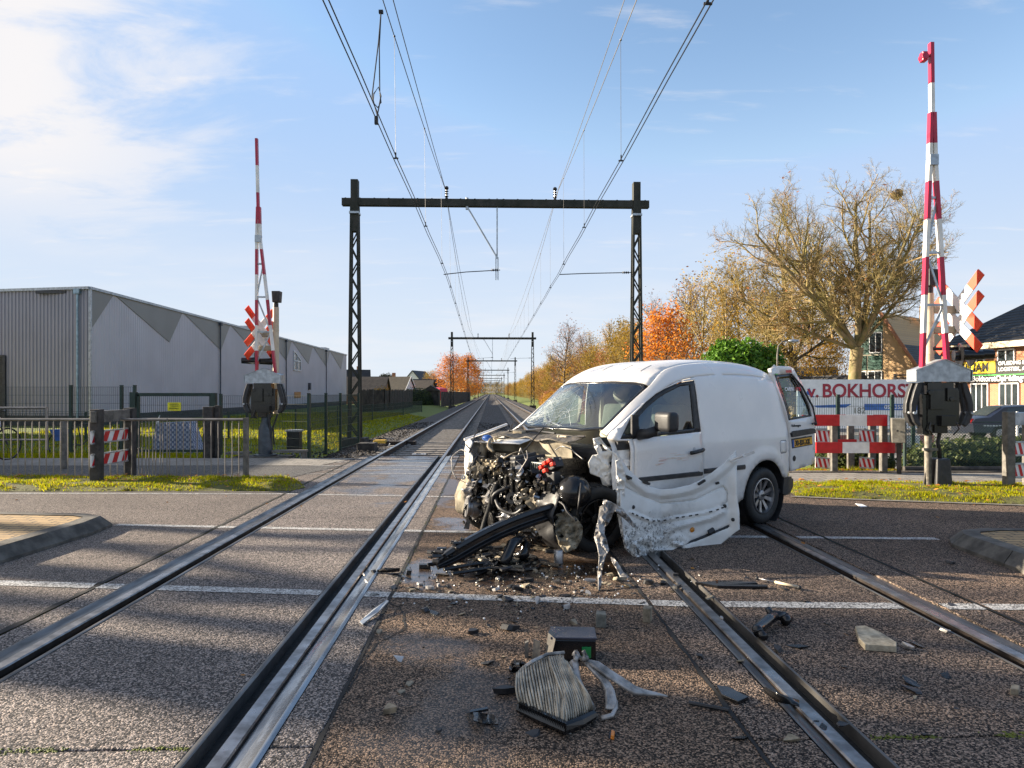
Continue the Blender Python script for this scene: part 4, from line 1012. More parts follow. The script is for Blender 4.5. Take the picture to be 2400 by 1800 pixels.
# track-side device with a yellow cap, left of the rails
r_ = empty('track_device', at(915, 1022, 21.5), 'low dark track box with yellow end beside the left rail', 'track box'); r_.location.z = -.33
b = MB(); b.box((.35, 0, .17), (.9, .3, .22)); b.box((-.35, 0, .12), (.6, .34, .1)); b.build('box', M['railside'], r_, bevel=.01); b = MB(); b.box((-.32, 0, .27), (.42, .34, .10), taper=.85); b.build('cap', pm('device_yellow', (.6, .36, .03), .5), r_, bevel=.01)
b = MB()
for x in (-.62, -.38, .02): b.bar((x, -.2, .22), (x-.12, -.35, -.05), .04, .03)
b.build('bracket', M['galv'], r_)
b = MB(); b.box((0, 0, .16), (.5, .5, .4)); o = b.build('concrete_block', M['darkpost'], None, bevel=.02); o.location = (-4.15, 19.6, -.32); tag(o, 'dark concrete block at the end of the green fence', 'block')
# ================================================================== the wrecked van
VO = Vector((2.3296, 8.4002, 0)); VA = math.atan2(-.60181502, -.79863551)
VAN = empty('wrecked_van', VO, 'white delivery van with its front torn off, standing across the tracks', 'van', VA)
VM = Matrix.Translation(VO) @ Matrix.Rotation(VA, 4, 'Z'); VI = VM.inverted()
def vat(px, py, Y): return VI @ at(px, py, Y)
_hx = [-.66, -.6, -.5, -.4, -.2, .1, .5, .9, 1.3, 1.55, 1.72, 2.05, 2.44, 2.7]; _hz = [1.1, 1.42, 1.63, 1.725, 1.80, 1.84, 1.855, 1.85, 1.81, 1.74, 1.655, 1.405, 1.09, .97]
def H_(x):                                  # smooth roof line
    a = 0
    for k in (-.12, -.06, 0, .06, .12): a += interp(x+k, _hx, _hz)
    return a/5
def W_(x): return interp(x, [-.65, -.5, -.2, .5, 1.5, 2.1, 2.7], [.82, .86, .885, .89, .885, .87, .84])
ZB = .95
def topw(x, z): return None
def G_(x, y, z):
    u = (z-ZB)/max(.02, H_(x+.16*y*y)-ZB)
    if u >= 1: return u
    n = lerp(8, 6, sstep(1.2, 2.0, x)); m = lerp(5, 4, sstep(1.2, 2.0, x))
    return max(0, u)**n+(abs(y)/(W_(x)-.10*max(0, u)))**m-1
def ys(x, z, o=0.0):
    if z <= ZB: return W_(x)-.03*max(0, (.5-z)/.25)**2-.012*((ZB-z)/.5)+.018*math.exp(-((math.hypot(x, z-.31)-.47)/.07)**2)*(1 if z > .3 else 0)+o
    a, b_ = 0.0, 1.0
    for _ in range(26):
        m = (a+b_)/2
        if G_(x, m, z) > 0: b_ = m
        else: a = m
    return a+o
def zs(x, y, o=0.0):
    a, b_ = ZB, 2.0
    for _ in range(26):
        m = (a+b_)/2
        if G_(x, y, m) > 0: b_ = m
        else: a = m
    return a+o
def useam(x): return lerp(.95, .90, sstep(1.4, 1.75, x))
def zseam(x, u=None):
    y = .66; u = useam(x) if u is None else u
    for _ in range(6):
        z = ZB+u*(H_(x+.16*y*y)-ZB); y = ys(x, z)
    return z, y
def SL(o=0., sg=1):
    f = lambda x, z: Vector((x, sg*ys(x, z, o), z))
    f.flip = sg > 0; return f
WIN = [(2.25, 1.05), (2.07, 1.22), (1.83, 1.385), (1.70, 1.46), (1.58, 1.515), (1.35, 1.585), (1.155, 1.605), (1.155, 1.32), (1.135, 1.085), (1.7, 1.063)]
GLS = [(2.09, 1.085), (2.02, 1.215), (1.83, 1.345), (1.70, 1.42), (1.58, 1.475), (1.37, 1.545), (1.225, 1.56), (1.235, 1.32), (1.235, 1.115), (1.7, 1.095)]
QGL = [(2.215, 1.075), (2.085, 1.19), (2.125, 1.08)]
DOOR = [(2.125, .33), (2.115, 1.04), (1.7, 1.055), (1.145, 1.078), (1.142, .9), (1.12, .64), (1.12, .33)]
sm_x = [-.36, -.25, -.1, .1, .4, .8, 1.1, 1.4, 1.6, 1.75, 1.9, 2.05, 2.2, 2.31]
seam_l = [(x, zseam(x, .80)[0]) for x in sm_x]
arch = [(.41*math.cos(a), .31+.41*math.sin(a)) for a in [PI*i/18 for i in range(19)] if True]
arch = [(x, z) for x, z in arch if not (x < -.34 and z < .47)]
OUTL = [(-.55, .50), (-.55, .8), (-.52, 1.0), (-.50, 1.21), (-.48, 1.45), (-.44, 1.57)]+seam_l+[(2.36, 1.06), (2.30, 1.035), (2.17, 1.03), (2.17, .27), (.48, .27), (.45, .31)]+arch+[(-.40, .49)]
def off2(poly, k):
    out = []; n = len(poly); P = [Vector(p) for p in poly]; A = sum(P[i].x*P[(i+1) % n].y-P[(i+1) % n].x*P[i].y for i in range(n)); s_ = 1 if A > 0 else -1
    for i in range(n):
        a, p, c = P[i-1], P[i], P[(i+1) % n]; n1_ = Vector((-(p-a).y, (p-a).x)).normalized()*s_; n2_ = Vector((-(c-p).y, (c-p).x)).normalized()*s_; m_ = (n1_+n2_).normalized()
        out.append(tuple(p+m_*k/max(.5, m_.dot(n1_))))
    return out
# union of door and side window = the hole in the left side
HOLE = [(2.13, .325), (2.12, 1.043), (2.262, 1.043), (2.07, 1.228), (1.83, 1.392), (1.70, 1.468), (1.58, 1.522), (1.35, 1.592), (1.148, 1.612), (1.148, 1.32), (1.136, 1.08), (1.136, .9), (1.112, .64), (1.112, .325)]
b = MB(); b.panel(OUTL, SL(), .055, holes=[HOLE]); b.panel(OUTL, SL(0, -1), .07, holes=[WIN])
# rounded shoulder between the sides and the roof / windscreen
sh_x = [-.44]+[lerp(-.36, 2.34, i/44) for i in range(45)]
def shoulder(sg):
    def fn(x, k):
        u = lerp(.80, useam(x), k); z, y = zseam(x, u); return Vector((x, sg*y, z))
    return fn
for sg in (1, -1):
    b.grid(shoulder(sg) if sg < 0 else shoulder(sg), sh_x, [0, .25, .45, .6, .72, .82, .9, .96, 1.])
# roof
ws_top = [(1.715, -.60), (1.765, -.38), (1.79, 0), (1.765, .38), (1.715, .60)]
ry = lambda x: zseam(x)[1]
rx = [-.44, -.36, -.25, -.1, .1, .4, .8, 1.1, 1.4, 1.6, 1.70]
roof = [(x, ry(x)) for x in rx]+ws_top[::-1]+[(x, -ry(x)) for x in rx[::-1]]+[(-.48, 0)]
b.panel(roof, lambda x, y: Vector((x, y, zs(x, y))), .08, flip=True)
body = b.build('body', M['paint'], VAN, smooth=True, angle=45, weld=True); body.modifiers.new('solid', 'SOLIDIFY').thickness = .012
# shallow ribs pressed into the roof above the windscreen
b = MB()
for y0 in (-.13, .18, .43):
    b.tube([(1.40+i*.035, y0+.002*i, zs(1.40+i*.035, y0)+.001) for i in range(6)], .0035, 5)
b.build('roof_rib', pm('rib_shadow', (.45, .44, .42), .5), VAN)
# rear frame, closed right rear door, floor, bulkhead and sills
b = MB()
b.panel([(-.80, .35), (-.80, 1.2), (-.72, 1.66), (-.5, 1.72), (-.02, 1.74), (-.02, .35)], lambda y, z: Vector((-.60+.10*sstep(1.3, 1.75, z), y, z)), .1)
b.build('rear_door', M['paint'], VAN, smooth=True, solid=.02)
b = MB(); b.box((.75, 0, .33), (2.7, 1.64, .05)); b.box((.9, 0, .95), (.03, 1.60, 1.25)); b.box((.8, 0, .22), (2.5, 1.2, .16)); b.build('floor_and_bulkhead', M['dash'], VAN)
b = MB(); b.panel([(2.13, .33), (2.30, .33), (2.36, .75), (2.34, 1.05), (2.13, 1.03)], lambda x, z: Vector((x, ys(x, z)-.06, z)), .06); b.box((2.2, .80, .62), (.10, .05, .12)); b.box((2.18, .82, .82), (.08, .03, .06)); b.box((2.2, .815, .45), (.06, .03, .2))
b.build('door_pillar', M['paint_in'], VAN, smooth=False)
b = MB(); b.box((2.24, .77, .80), (.14, .03, .34)); b.box((2.20, .79, .98), (.18, .04, .08)); b.build('pillar_recess', M['plastic'], VAN)
# driver's door
b = MB(); b.panel(DOOR, SL(.004), .055); dr = b.build('front_door', M['paint'], VAN, smooth=True, solid=.03)
b = MB(); b.tube([(1.36, ys(1.36, .88)+.03, .872), (1.33, ys(1.3, .88)+.045, .876), (1.19, ys(1.2, .88)+.045, .893), (1.16, ys(1.16, .9)+.03, .897)], .019, 10); b.build('door_handle', M['plastic'], dr, smooth=True)
b = MB(); b.ball((1.27, ys(1.27, .91)-.002, .912), .055, 14, sq=(1.15, .12, 1)); b.build('handle_cup', pm('cup_grey', (.50, .49, .48), .5), dr, smooth=True)
b = MB()
rg = random.Random(3)
for i in range(26):
    x = rg.uniform(1.45, 1.85); z = .82+rg.gauss(0, .018)+(1.65-x)*.10; l = rg.uniform(.03, .14); b.bar((x, ys(x, z)+.0065, z), (x-l, ys(x-l, z)+.0065, z+.02*l), rg.uniform(.003, .008), .0025)
b.build('scrape_mark', pm('scrape', (.72, .45, .42), .6, 0, .5, 12, col2=(.8, .74, .6)), dr)
def strip_trim(x0, x1, z0, name, parent):
    b = MB(); n = 14; vs = []
    for i in range(n+1):
        x = lerp(x0, x1, i/n); e = .35+.65*min(1, i*1.6, (n-i)*1.6)
        vs += [(x, ys(x, z0)+.001, z0-.026), (x, ys(x, z0)+.018*e, z0-.018*e), (x, ys(x, z0)+.018*e, z0+.018*e), (x, ys(x, z0)+.001, z0+.026)]
    b.add(vs, [(i*4+j, i*4+j+1, i*4+j+5, i*4+j+4) for i in range(n) for j in range(3)]+[(0, 1, 2, 3), (n*4+3, n*4+2, n*4+1, n*4)]); return b.build(name, M['plastic'], parent, smooth=False)
strip_trim(1.125, 2.08, .652, 'rubbing_strip', dr); strip_trim(.40, 1.108, .668, 'rubbing_strip', VAN)
# side window: black frame, glass, quarter light
b = MB(); b.panel(WIN, SL(-.004), .05, holes=[GLS, QGL]); b.build('window_frame', M['plastic'], VAN, smooth=True, solid=.02)
b = MB(); b.panel(GLS, SL(-.014), .08); b.build('side_window', M['glass'], VAN, smooth=True)
b = MB(); b.panel(QGL, SL(-.014), .08); b.build('quarter_window', M['glass'], VAN, smooth=True)
b = MB(); b.panel(GLS, SL(-.014, -1), .1); b.build('side_window', M['glass'], VAN, smooth=True)
# door mirror
b = MB(); c = Vector((1.96, .86, 1.10)); b.tube([c+Vector((.09, -.03, -.02)), c+Vector((.04, .06, -.01)), c+Vector((0, .13, .02))], [.055, .05, .05], 10)
mi = b.build('door_mirror', M['plastic'], VAN, smooth=True)
b = MB(); b.box((0, 0, 0), (.13, .25, .19)); o = b.build('mirror_housing', M['plastic'], mi, bevel=.045); o.location = c+Vector((-.02, .235, .105)); o.rotation_euler = (0, 0, R(-12))
for md in o.modifiers: md.segments = 5
for p in o.data.polygons: p.use_smooth = True
b = MB(); b.box((2.1, .845, 1.17), (.09, .02, .2)); b.build('mirror_base', M['plastic'], mi)
# fuel flap
fl = [(-.30, .905), (-.315, .92), (-.43, .92), (-.445, .905), (-.46, .80), (-.445, .785), (-.33, .78), (-.315, .795)]
b = MB(); b.panel(fl, SL(.004), .05); b.build('fuel_flap', M['paint'], VAN, smooth=True, solid=.004)
b = MB(); b.panel(off2(fl, -.008), SL(.0015), .05); b.build('flap_gap', pm('gap_grey', (.2, .2, .2), .6), VAN)
# rear bumper corner
b = MB(); b.panel([(-.40, .49), (-.55, .48), (-.66, .45), (-.66, .36), (-.55, .29), (-.42, .28), (-.37, .31)], lambda x, z: Vector((x, .865-.25*max(0, -.5-x), z)), .04, flip=True); b.box((-.66, 0, .39), (.10, 1.55, .16)); b.build('rear_bumper', M['plastic'], VAN, smooth=False, solid=.02, bevel=.006)
# open rear door leaf
RD = [(-.56, 1.73), (-.66, 1.785), (-.74, 1.785), (-.80, 1.76), (-.92, 1.60), (-1.02, 1.38), (-1.06, 1.22), (-1.085, 1.05), (-1.085, .66), (-1.05, .61), (-.58, .55), (-.57, .87), (-.56, 1.13)]
RD = [(-.30, 1.76), (-.48, 1.795), (-.70, 1.795), (-.78, 1.77), (-.91, 1.61), (-1.01, 1.40), (-1.06, 1.24), (-1.08, 1.05), (-1.08, .66), (-1.05, .61), (-.56, .55), (-.555, .87), (-.50, 1.13), (-.42, 1.34), (-.35, 1.51), (-.31, 1.67)]
WN = [(-.36, 1.685), (-.70, 1.71), (-.77, 1.685), (-.87, 1.555), (-.98, 1.34), (-1.02, 1.19), (-.50, 1.15)]
WI = [(-.43, 1.64), (-.70, 1.66), (-.75, 1.64), (-.84, 1.53), (-.95, 1.33), (-.985, 1.21), (-.55, 1.18)]
def dl(o=0.):
    f = lambda x, z: Vector((x, .86+o-.10*sstep(1.15, 1.8, z), z))
    f.flip = True; return f
b = MB(); b.panel(RD, dl(), .06, holes=[WN]); rd = b.build('rear_door', M['paint'], VAN, smooth=True, angle=50, solid=.045); rd['label'] = 'open white rear door leaf with window and number plate'
b = MB(); b.panel(WN, dl(-.003), .06, holes=[WI]); b.build('window_frame', M['gloss'], rd, smooth=True, solid=.02)
b = MB(); b.panel(WI, dl(-.01), .09); b.build('rear_window', M['glass2'], rd, smooth=True)
vw = lambda x, z, o=.0: VM @ (dl(o)(x, z))
XD = VM.to_3x3() @ Vector((-1, 0, 0))
text('CARPA', .062, vw(-.50, 1.50, .008), XD, M['swhite'], rd, name='window_decal', bold=.002); text('RTS', .062, vw(-.745, 1.50, .008), XD, M['boomred'], rd, name='window_decal', bold=.002)
b = MB(); b.panel([(-.53, 1.0), (-.58, 1.025), (-1.0, 1.045), (-1.045, 1.03), (-1.05, .985), (-.55, .955)], dl(.03), .06); b.build('grab_handle', M['plastic'], rd, solid=.05, bevel=.008)
b = MB(); b.panel([(-.555, .935), (-1.005, .955), (-1.02, .845), (-.575, .82)], dl(.006), .06); pl = b.build('plate_holder', M['plastic'], rd, solid=.012)
b = MB(); b.panel([(-.60, .92), (-.995, .94), (-1.005, .855), (-.605, .835)], dl(.012), .06); np_ = b.build('number_plate', M['plate'], rd, solid=.004)
b = MB(); b.panel([(-.566, .918), (-.60, .92), (-.605, .835), (-.572, .832)], dl(.012), .06); b.build('plate_badge', M['blue'], rd, solid=.004)
text('30-BX-XK', .092, vw(-.615, .848, .0145), XD+Vector((0, 0, .03)), M['ink'], rd, name='plate_lettering', sx=.86, bold=.002)
text('Volkswagen', .042, vw(-.555, 1.075, .004), XD, M['ink'], rd, name='badge_lettering')
b = MB(); b.ball(dl(.002)(-.62, .70), .035, 12, sq=(1, .1, 1)); b.build('badge', M['ink'], rd)
b = MB(); b.panel([(-.60, 1.745), (-.72, 1.755), (-.73, 1.72), (-.61, 1.715)], dl(.004), .06); b.build('brake_light', M['redplug'], rd, solid=.012)
b = MB(); b.tube([dl(.01)(-.70, 1.70), dl(.03)(-.86, 1.55), dl(.03)(-1.01, 1.30), dl(.03)(-1.05, 1.12), dl(.03)(-.97, 1.10)], .012, 6); b.ball(dl(.03)(-1.045, 1.10), .022, 8); b.build('rear_wiper', M['plastic'], rd)
b = MB(); b.tube([(-.40, .75, 1.70), (-.33, .82, 1.69)], .006, 6); b.build('green_strap', pm('strap_green', (.05, .5, .08), .5), VAN)
# wheels
def wheel(loc, yaw=0., camber=0., rimm='alu'):
    t = MB(); t.lathe((0, 0, 0), (0, 1, 0), [(.19, -.085), (.22, -.098), (.27, -.104), (.300, -.092), (.314, -.070), (.316, 0), (.314, .070), (.300, .092), (.27, .104), (.225, .098), (.205, .085), (.200, .06)], 48)
    for k in range(36):
        a = 2*PI*k/36
        for y0, y1 in ((-.085, -.05), (.05, .085)): t.bar((math.cos(a)*.3155, y0, math.sin(a)*.3155), (math.cos(a+.06)*.3155, y1, math.sin(a+.06)*.3155), .004, .012)
    o = t.build('wheel', M['rubber'], VAN, smooth=True, angle=40); o.location = loc; o.rotation_euler = (R(camber), 0, R(yaw))
    r = MB(); r.lathe((0, .05, 0), (0, 1, 0), [(.204, .03), (.200, .048), (.190, .05), (.186, .03), (.18, -.02)], 40)
    for k in range(9):
        a = 2*PI*k/9; d = Vector((math.cos(a), 0, math.sin(a))); n_ = Vector((-math.sin(a), 0, math.cos(a)))
        P = [d*.045-n_*.014, d*.19-n_*.024, d*.19+n_*.024, d*.045+n_*.014]
        r.prism([p+Vector((0, .078-.03*(1-p.length/.2), 0)) for p in P], (0, -.02, 0))
    r.lathe((0, .055, 0), (0, 1, 0), [(.06, -.01), (.058, .015), (.03, .026), (.0, .027)], 20)
    r.build('rim', M[rimm], o, smooth=True, angle=35)
    d = MB(); d.lathe((0, .0, 0), (0, 1, 0), [(.20, .0), (.0, .001)], 32); d.build('brake_disc', M['burnt'], o)
    return o
wl = wheel((0, .765, .314)); text('VW', .045, VM @ Vector((.033, .765+.0845, .300)), XD, M['ink'], None, name='hub_badge').parent = None
hb = bpy.data.objects['hub_badge']; hb.parent = wl; hb.matrix_basis = (VM @ Matrix.Translation((0, .765, .314))).inverted() @ hb.matrix_basis
wheel((0, -.765, .314), 180); wheel((2.66, -.76, .31), 172, 4, 'burnt'); wheel((2.46, .66, .31), -12, -6, 'burnt')
b = MB(); b.lathe((0, .60, .33), (0, 1, 0), [(.0, 0), (.40, .0), (.405, .26)], 30); b.build('wheel_arch_liner', M['plastic'], VAN, smooth=True, angle=40)
# windscreen
yl = lambda x: zseam(x)[1]-.004
wx = [1.74, 1.9, 2.05, 2.2, 2.30]
WS = ws_top+[(x, yl(x)) for x in wx]+[(2.39, .42), (2.42, 0), (2.39, -.42)]+[(x, -yl(x)) for x in wx[::-1]]
b = MB(); b.panel(WS, lambda x, y: Vector((x, y, zs(x, y, -.004))), .07, holes=[off2(WS, .028)]); b.build('windscreen_seal', M['gloss'], VAN, smooth=True, solid=.008)
WSI = off2(WS, .028)
b = MB(); b.panel(WSI, lambda x, y: Vector((x, y, zs(x, y, -.006))), .08); wsn = b.build('windscreen', M['glass'], VAN, smooth=True)
tcr = NT('cracked_glass'); f = tcr.noise(55, 5, .75); k = tcr.voro(38., 'Distance', 'DISTANCE_TO_EDGE')
x_, y_, z_ = tcr.sep()
def blob(cx_, cy_, rx_, ry_): return tcr.math('SQRT', tcr.math('ADD', tcr.math('POWER', tcr.math('DIVIDE', tcr.math('SUBTRACT', x_, cx_), rx_), 2.), tcr.math('POWER', tcr.math('DIVIDE', tcr.math('SUBTRACT', y_, cy_), ry_), 2.)))
dd = tcr.math('MINIMUM', blob(2.23, -.42, .12, .34), blob(2.03, -.40, .26, .26)); fall = tcr.range(tcr.math('ADD', dd, tcr.math('MULTIPLY', f, .7)), 1.5, .55)
al = tcr.math('MULTIPLY', tcr.math('MAXIMUM', tcr.range(k, .05, .0), tcr.math('MULTIPLY', tcr.range(f, .45, .7), .8)), tcr.math('MULTIPLY', fall, .8))
tcr.out((.72, .80, .78), .4); tcr.l.new(al, tcr.b.inputs['Alpha'])
b = MB(); b.panel(off2(WS, .035), lambda x, y: Vector((x, y, zs(x, y, .000))), .08); b.build('shattered_area', tcr.m, wsn, smooth=True)
b = MB(); rg = random.Random(11)
def crk(p0, ang, L, r):
    x, y = p0; P = [Vector((x, y, zs(x, y, .001)))]; n = max(3, int(L/.05))
    for i in range(n):
        ang += rg.uniform(-.16, .16); x += math.cos(ang)*L/n; y += math.sin(ang)*L/n
        if not inpoly(x, y, WSI): break
        P.append(Vector((x, y, zs(x, y, .001))))
    if len(P) > 1: b.tube(P, [r*(1-.7*i/len(P)) for i in range(len(P))], 4)
for c, n_, L in (((2.24, -.44), 22, .55), ((2.33, -.12), 20, .42), ((2.06, -.42), 12, .3), ((2.2, .02), 7, .35)):
    for i in range(n_): crk(c, 2*PI*i/n_+rg.uniform(-.1, .1), L*rg.uniform(.35, 1.1), rg.uniform(.0009, .0024))
for rr in (.05, .09, .14, .2):
    for c in ((2.24, -.44), (2.33, -.12)):
        a = rg.uniform(0, 6); 
        for _ in range(4):
            a += rg.uniform(.4, 1.2); a2 = a+rg.uniform(.5, 1.0); P = [(c[0]+rr*.6*math.cos(t), c[1]+rr*math.sin(t)) for t in [lerp(a, a2, i/6) for i in range(7)]]; P = [p for p in P if inpoly(*p, WSI)]
            if len(P) > 2: b.tube([Vector((*p, zs(*p, .001))) for p in P], .0014, 4); a = a2
b.build('crack', pm('crack_white', (.80, .85, .84), .3), wsn)
# cabin
def seat(y):
    b = MB(); b.box((1.30, y, .72), (.50, .46, .16)); o = b.build('seat', M['seat'], VAN, bevel=.05); b = MB(); b.box((0, 0, 0), (.14, .46, .60)); k = b.build('backrest', M['seat'], o, bevel=.05); k.location = (1.08, y, 1.05); k.rotation_euler = (0, R(-12), 0)
    b = MB(); b.ball((1.0, y, 1.46), .125, 14, sq=(.55, 1.05, .85)); b.build('headrest', M['seat'], o, smooth=True)
seat(.38); seat(-.38)
b = MB(); b.box((2.16, 0, .86), (.42, 1.44, .16)); b.box((2.0, 0, .70), (.16, 1.40, .3)); b.box((1.95, .38, .98), (.16, .34, .08)); b.build('dashboard', M['dash'], VAN, bevel=.04)
b = MB(); b.tube([Vector((1.78-.05*math.sin(t), .38+.185*math.cos(t), 1.04+.175*math.sin(t))) for t in [2*PI*i/24 for i in range(25)]], .016, 8); b.bar((1.80, .20, 1.04), (1.80, .56, 1.04), .03, .04); b.ball((1.83, .38, 1.03), .06, 10); b.build('steering_wheel', M['dash'], VAN, smooth=True)
b = MB(); b.ball((1.70, .30, 1.10), .13, 14, sq=(.7, 1, .9)); b.build('airbag', M['seat'], VAN, smooth=True)
b = MB(); b.box((1.79, 0, 1.525), (.03, .22, .085)); b.box((1.785, 0, 1.47), (.02, .03, .06)); b.build('rear_view_mirror', M['white'], VAN, bevel=.012)
b = MB(); b.tube([(1.80, .015, 1.48), (1.86, -.01, 1.38), (1.84, .02, 1.33)], .004, 5); b.ball((1.87, .0, 1.37), .022, 8); b.box((1.86, .02, 1.32), (.02, .07, .02)); b.build('hanging_trinket', M['galv'], VAN)
b = MB(); b.box((1.02, .70, 1.12), (.06, .03, .62)); b.box((1.02, -.70, 1.12), (.06, .03, .62)); b.build('seat_belt', M['seat'], VAN)
# cowl and dirty bulkhead behind the engine
rg = random.Random(21)
b = MB(); b.grid(lambda y, t: Vector((2.44+.24*t+.02*math.sin(y*9), y, 1.045-.03*t+.014*math.sin(y*17+t*3))), [lerp(-.74, .52, i/24) for i in range(25)], [0, .3, .6, 1]); b.build('cowl', pm('cowl_grey', (.11, .095, .075), .6, 0, .5, 9, bump=.4), VAN, solid=.012)
b = MB(); b.grid(lambda y, t: Vector((2.62+.03*math.sin(y*7+t*4)+.03*noise.noise(Vector((y*5, t*3, 1))), y, 1.0-.5*t)), [lerp(-.70, .50, i/24) for i in range(25)], [i/8 for i in range(9)]); b.build('bulkhead_insulation', M['liner'], VAN, smooth=True)
b = MB(); b.tube([(2.46, -.70, 1.06), (2.50, -.45, 1.075), (2.46, -.15, 1.08), (2.47, .12, 1.07)], .012, 6); b.tube([(2.5, -.60, 1.05), (2.40, -.68, 1.13), (2.36, -.72, 1.15)], .012, 6); b.tube([(2.47, .15, 1.06), (2.50, .40, 1.055), (2.47, .55, 1.06)], .010, 6); b.build('wiper_arm', M['wire'], VAN)
b = MB(); b.box((2.5, -.40, 1.055), (.10, .16, .04)); b.box((2.52, .33, 1.045), (.10, .14, .04)); b.build('cowl_plate', pm('cowl_beige', (.34, .28, .19), .7), VAN, bevel=.008)
# right front wing, folded in at its broken front edge
b = MB(); b.panel([(2.17, .80), (2.30, 1.04), (2.62, 1.03), (2.93, .95), (2.95, .70), (2.98, .62), (2.90, .60), (2.75, .68), (2.6, .71), (2.45, .68)], lambda x, z: Vector((x, -ys(x, z)-.0+.10*sstep(2.8, 3., x), z)), .05); b.panel([(0, .60), (.0, .96), (.10, 1.0), (.19, .96), (.13, .86), (.17, .78), (.08, .70), (.12, .62)], lambda u, z: Vector((2.95+.03*noise.noise(Vector((u*12, z*9, 2))), -.79+u*.9, z)), .03)
b.build('front_wing', M['paint_in'], VAN, smooth=True, solid=.006)
b = MB(); b.tube([(2.95, -.80, .98), (2.70, -.78, 1.045), (2.42, -.75, 1.13)], .014, 6); b.build('wing_edge', M['paint'], VAN)
b = MB(); b.grid(lambda a, t: Vector((2.66+(.36+.03*noise.noise(Vector((a*3, t*4, 5))))*math.cos(a), -.86+.20*t+.03*noise.noise(Vector((a*4, t*4, 7))), .33+.37*math.sin(a))), [lerp(-.35, 1.9, i/18) for i in range(19)], [i/6 for i in range(7)]); b.build('wheel_arch_liner', M['liner'], VAN, smooth=True, solid=.006)
b = MB(); b.grid(lambda a, t: Vector((2.62+(.34+.05*noise.noise(Vector((a*3, t*4, 9))))*math.cos(a), .42+.26*t, .33+.34*math.sin(a))), [lerp(-1.0, .9, i/18) for i in range(19)], [i/6 for i in range(7)]); b.build('wheel_arch_liner', M['plastic'], VAN, smooth=True, solid=.006)
# --- the exposed engine
b = MB(); b.box((2.60, -.08, .52), (.40, 1.16, .68)); b.box((2.5, 0, .2), (.7, 1.1, .12)); b.build('engine_bay_dark_fill', M['burnt'], VAN)  # dark fill boxes, added to close off the view through the engine bay
b = MB(); b.box((2.83, -.12, .50), (.26, .62, .44)); 
for i in range(7): b.box((2.97, -.40+i*.095, .48), (.03, .03, .38))
b.build('engine_block', M['burnt'], VAN, bevel=.012)
b = MB(); b.box((2.86, -.22, .735), (.20, .46, .10))
for i in range(6): b.cyl((2.97, -.42+i*.08, .72), (2.99, -.42+i*.08, .72), .022, 8); b.box((2.94, -.42+i*.08, .79), (.10, .03, .03))
b.build('cylinder_head', pm('dusty_alloy', (.36, .30, .21), .5, .5, .5, 14, bump=.4), VAN, bevel=.01)
b = MB(); b.box((0, 0, 0), (.34, .42, .10)); b.box((.02, .02, .06), (.24, .30, .05)); b.box((.0, -.16, -.04), (.3, .04, .12)); o = b.build('air_box', M['plastic'], VAN, bevel=.02); o.location = (2.80, .02, .79); o.rotation_euler = (R(8), R(10), R(-14))
b = MB(); b.cyl((2.84, -.64, .58), (2.82, -.645, .90), .052, 16); b.cyl((2.83, -.64, .88), (2.82, -.64, .95), .03, 10); b.build('suspension_strut', M['dirt'], VAN, smooth=True, angle=40)
b = MB(); b.lathe((3.02, -.55, .30), (.9, -.35, .1), [(0, -.10), (.09, -.10), (.10, .0), (.085, .01), (.085, .03), (.10, .04), (.10, .06), (.03, .065), (.03, .08), (0, .08)], 22); b.build('alternator', M['alu'], VAN, smooth=True, angle=35)
b = MB(); b.lathe((3.0, -.15, .24), (1, -.1, 0), [(0, -.1), (.075, -.1), (.075, .02), (.05, .03), (.05, .05), (.08, .06), (.08, .08), (0, .085)], 20); b.box((2.95, -.34, .27), (.12, .09, .14)); b.build('pump', M['burnt'], VAN, smooth=True, angle=35)
b = MB(); b.box((2.92, -.30, .22), (.10, .34, .12))
for i in range(8): b.box((2.975, -.46+i*.045, .23), (.02, .02, .13))
b.build('sump', pm('sump_alloy', (.30, .27, .22), .45, .7, .5, 15), VAN, bevel=.006)
b = MB(); b.ball((2.74, .70, .58), .16, 22, sq=(1, 1, .95)); b.build('brake_servo', M['gloss'], VAN, smooth=True)
b = MB(); b.tube([(2.80, .86, .68), (2.86, .90, .55), (2.84, .86, .42), (2.78, .80, .38)], .010, 6); b.build('hose', M['plastic'], VAN, smooth=True)
b = MB(); b.box((2.83, .50, .80), (.10, .22, .10), rot=Matrix.Rotation(.5, 3, 'X')); b.box((2.85, .52, .70), (.08, .16, .12)); b.build('fuse_box', M['plastic'], VAN, bevel=.01)
b = MB()
for p in ((2.90, .48, .83), (2.90, .545, .86), (2.89, .58, .83), (2.91, .44, .79), (2.91, .50, .765)): b.box(p, (.04, .045, .035), rot=Matrix.Rotation(.4, 3, 'X'))
b.build('connector', M['redplug'], VAN, bevel=.006)
b = MB(); b.ball((2.78, -.62, 1.0), .05, 10, sq=(1, 1.3, .7)); b.build('reservoir_cap', M['blue'], VAN, smooth=True)
b = MB(); b.box((2.80, .32, .76), (.16, .18, .13)); 
for i in range(5): b.box((2.885, .25+i*.034, .76), (.012, .014, .11))
b.build('coolant_bottle', pm('bottle_grey', (.05, .06, .06), .4), VAN, bevel=.012)
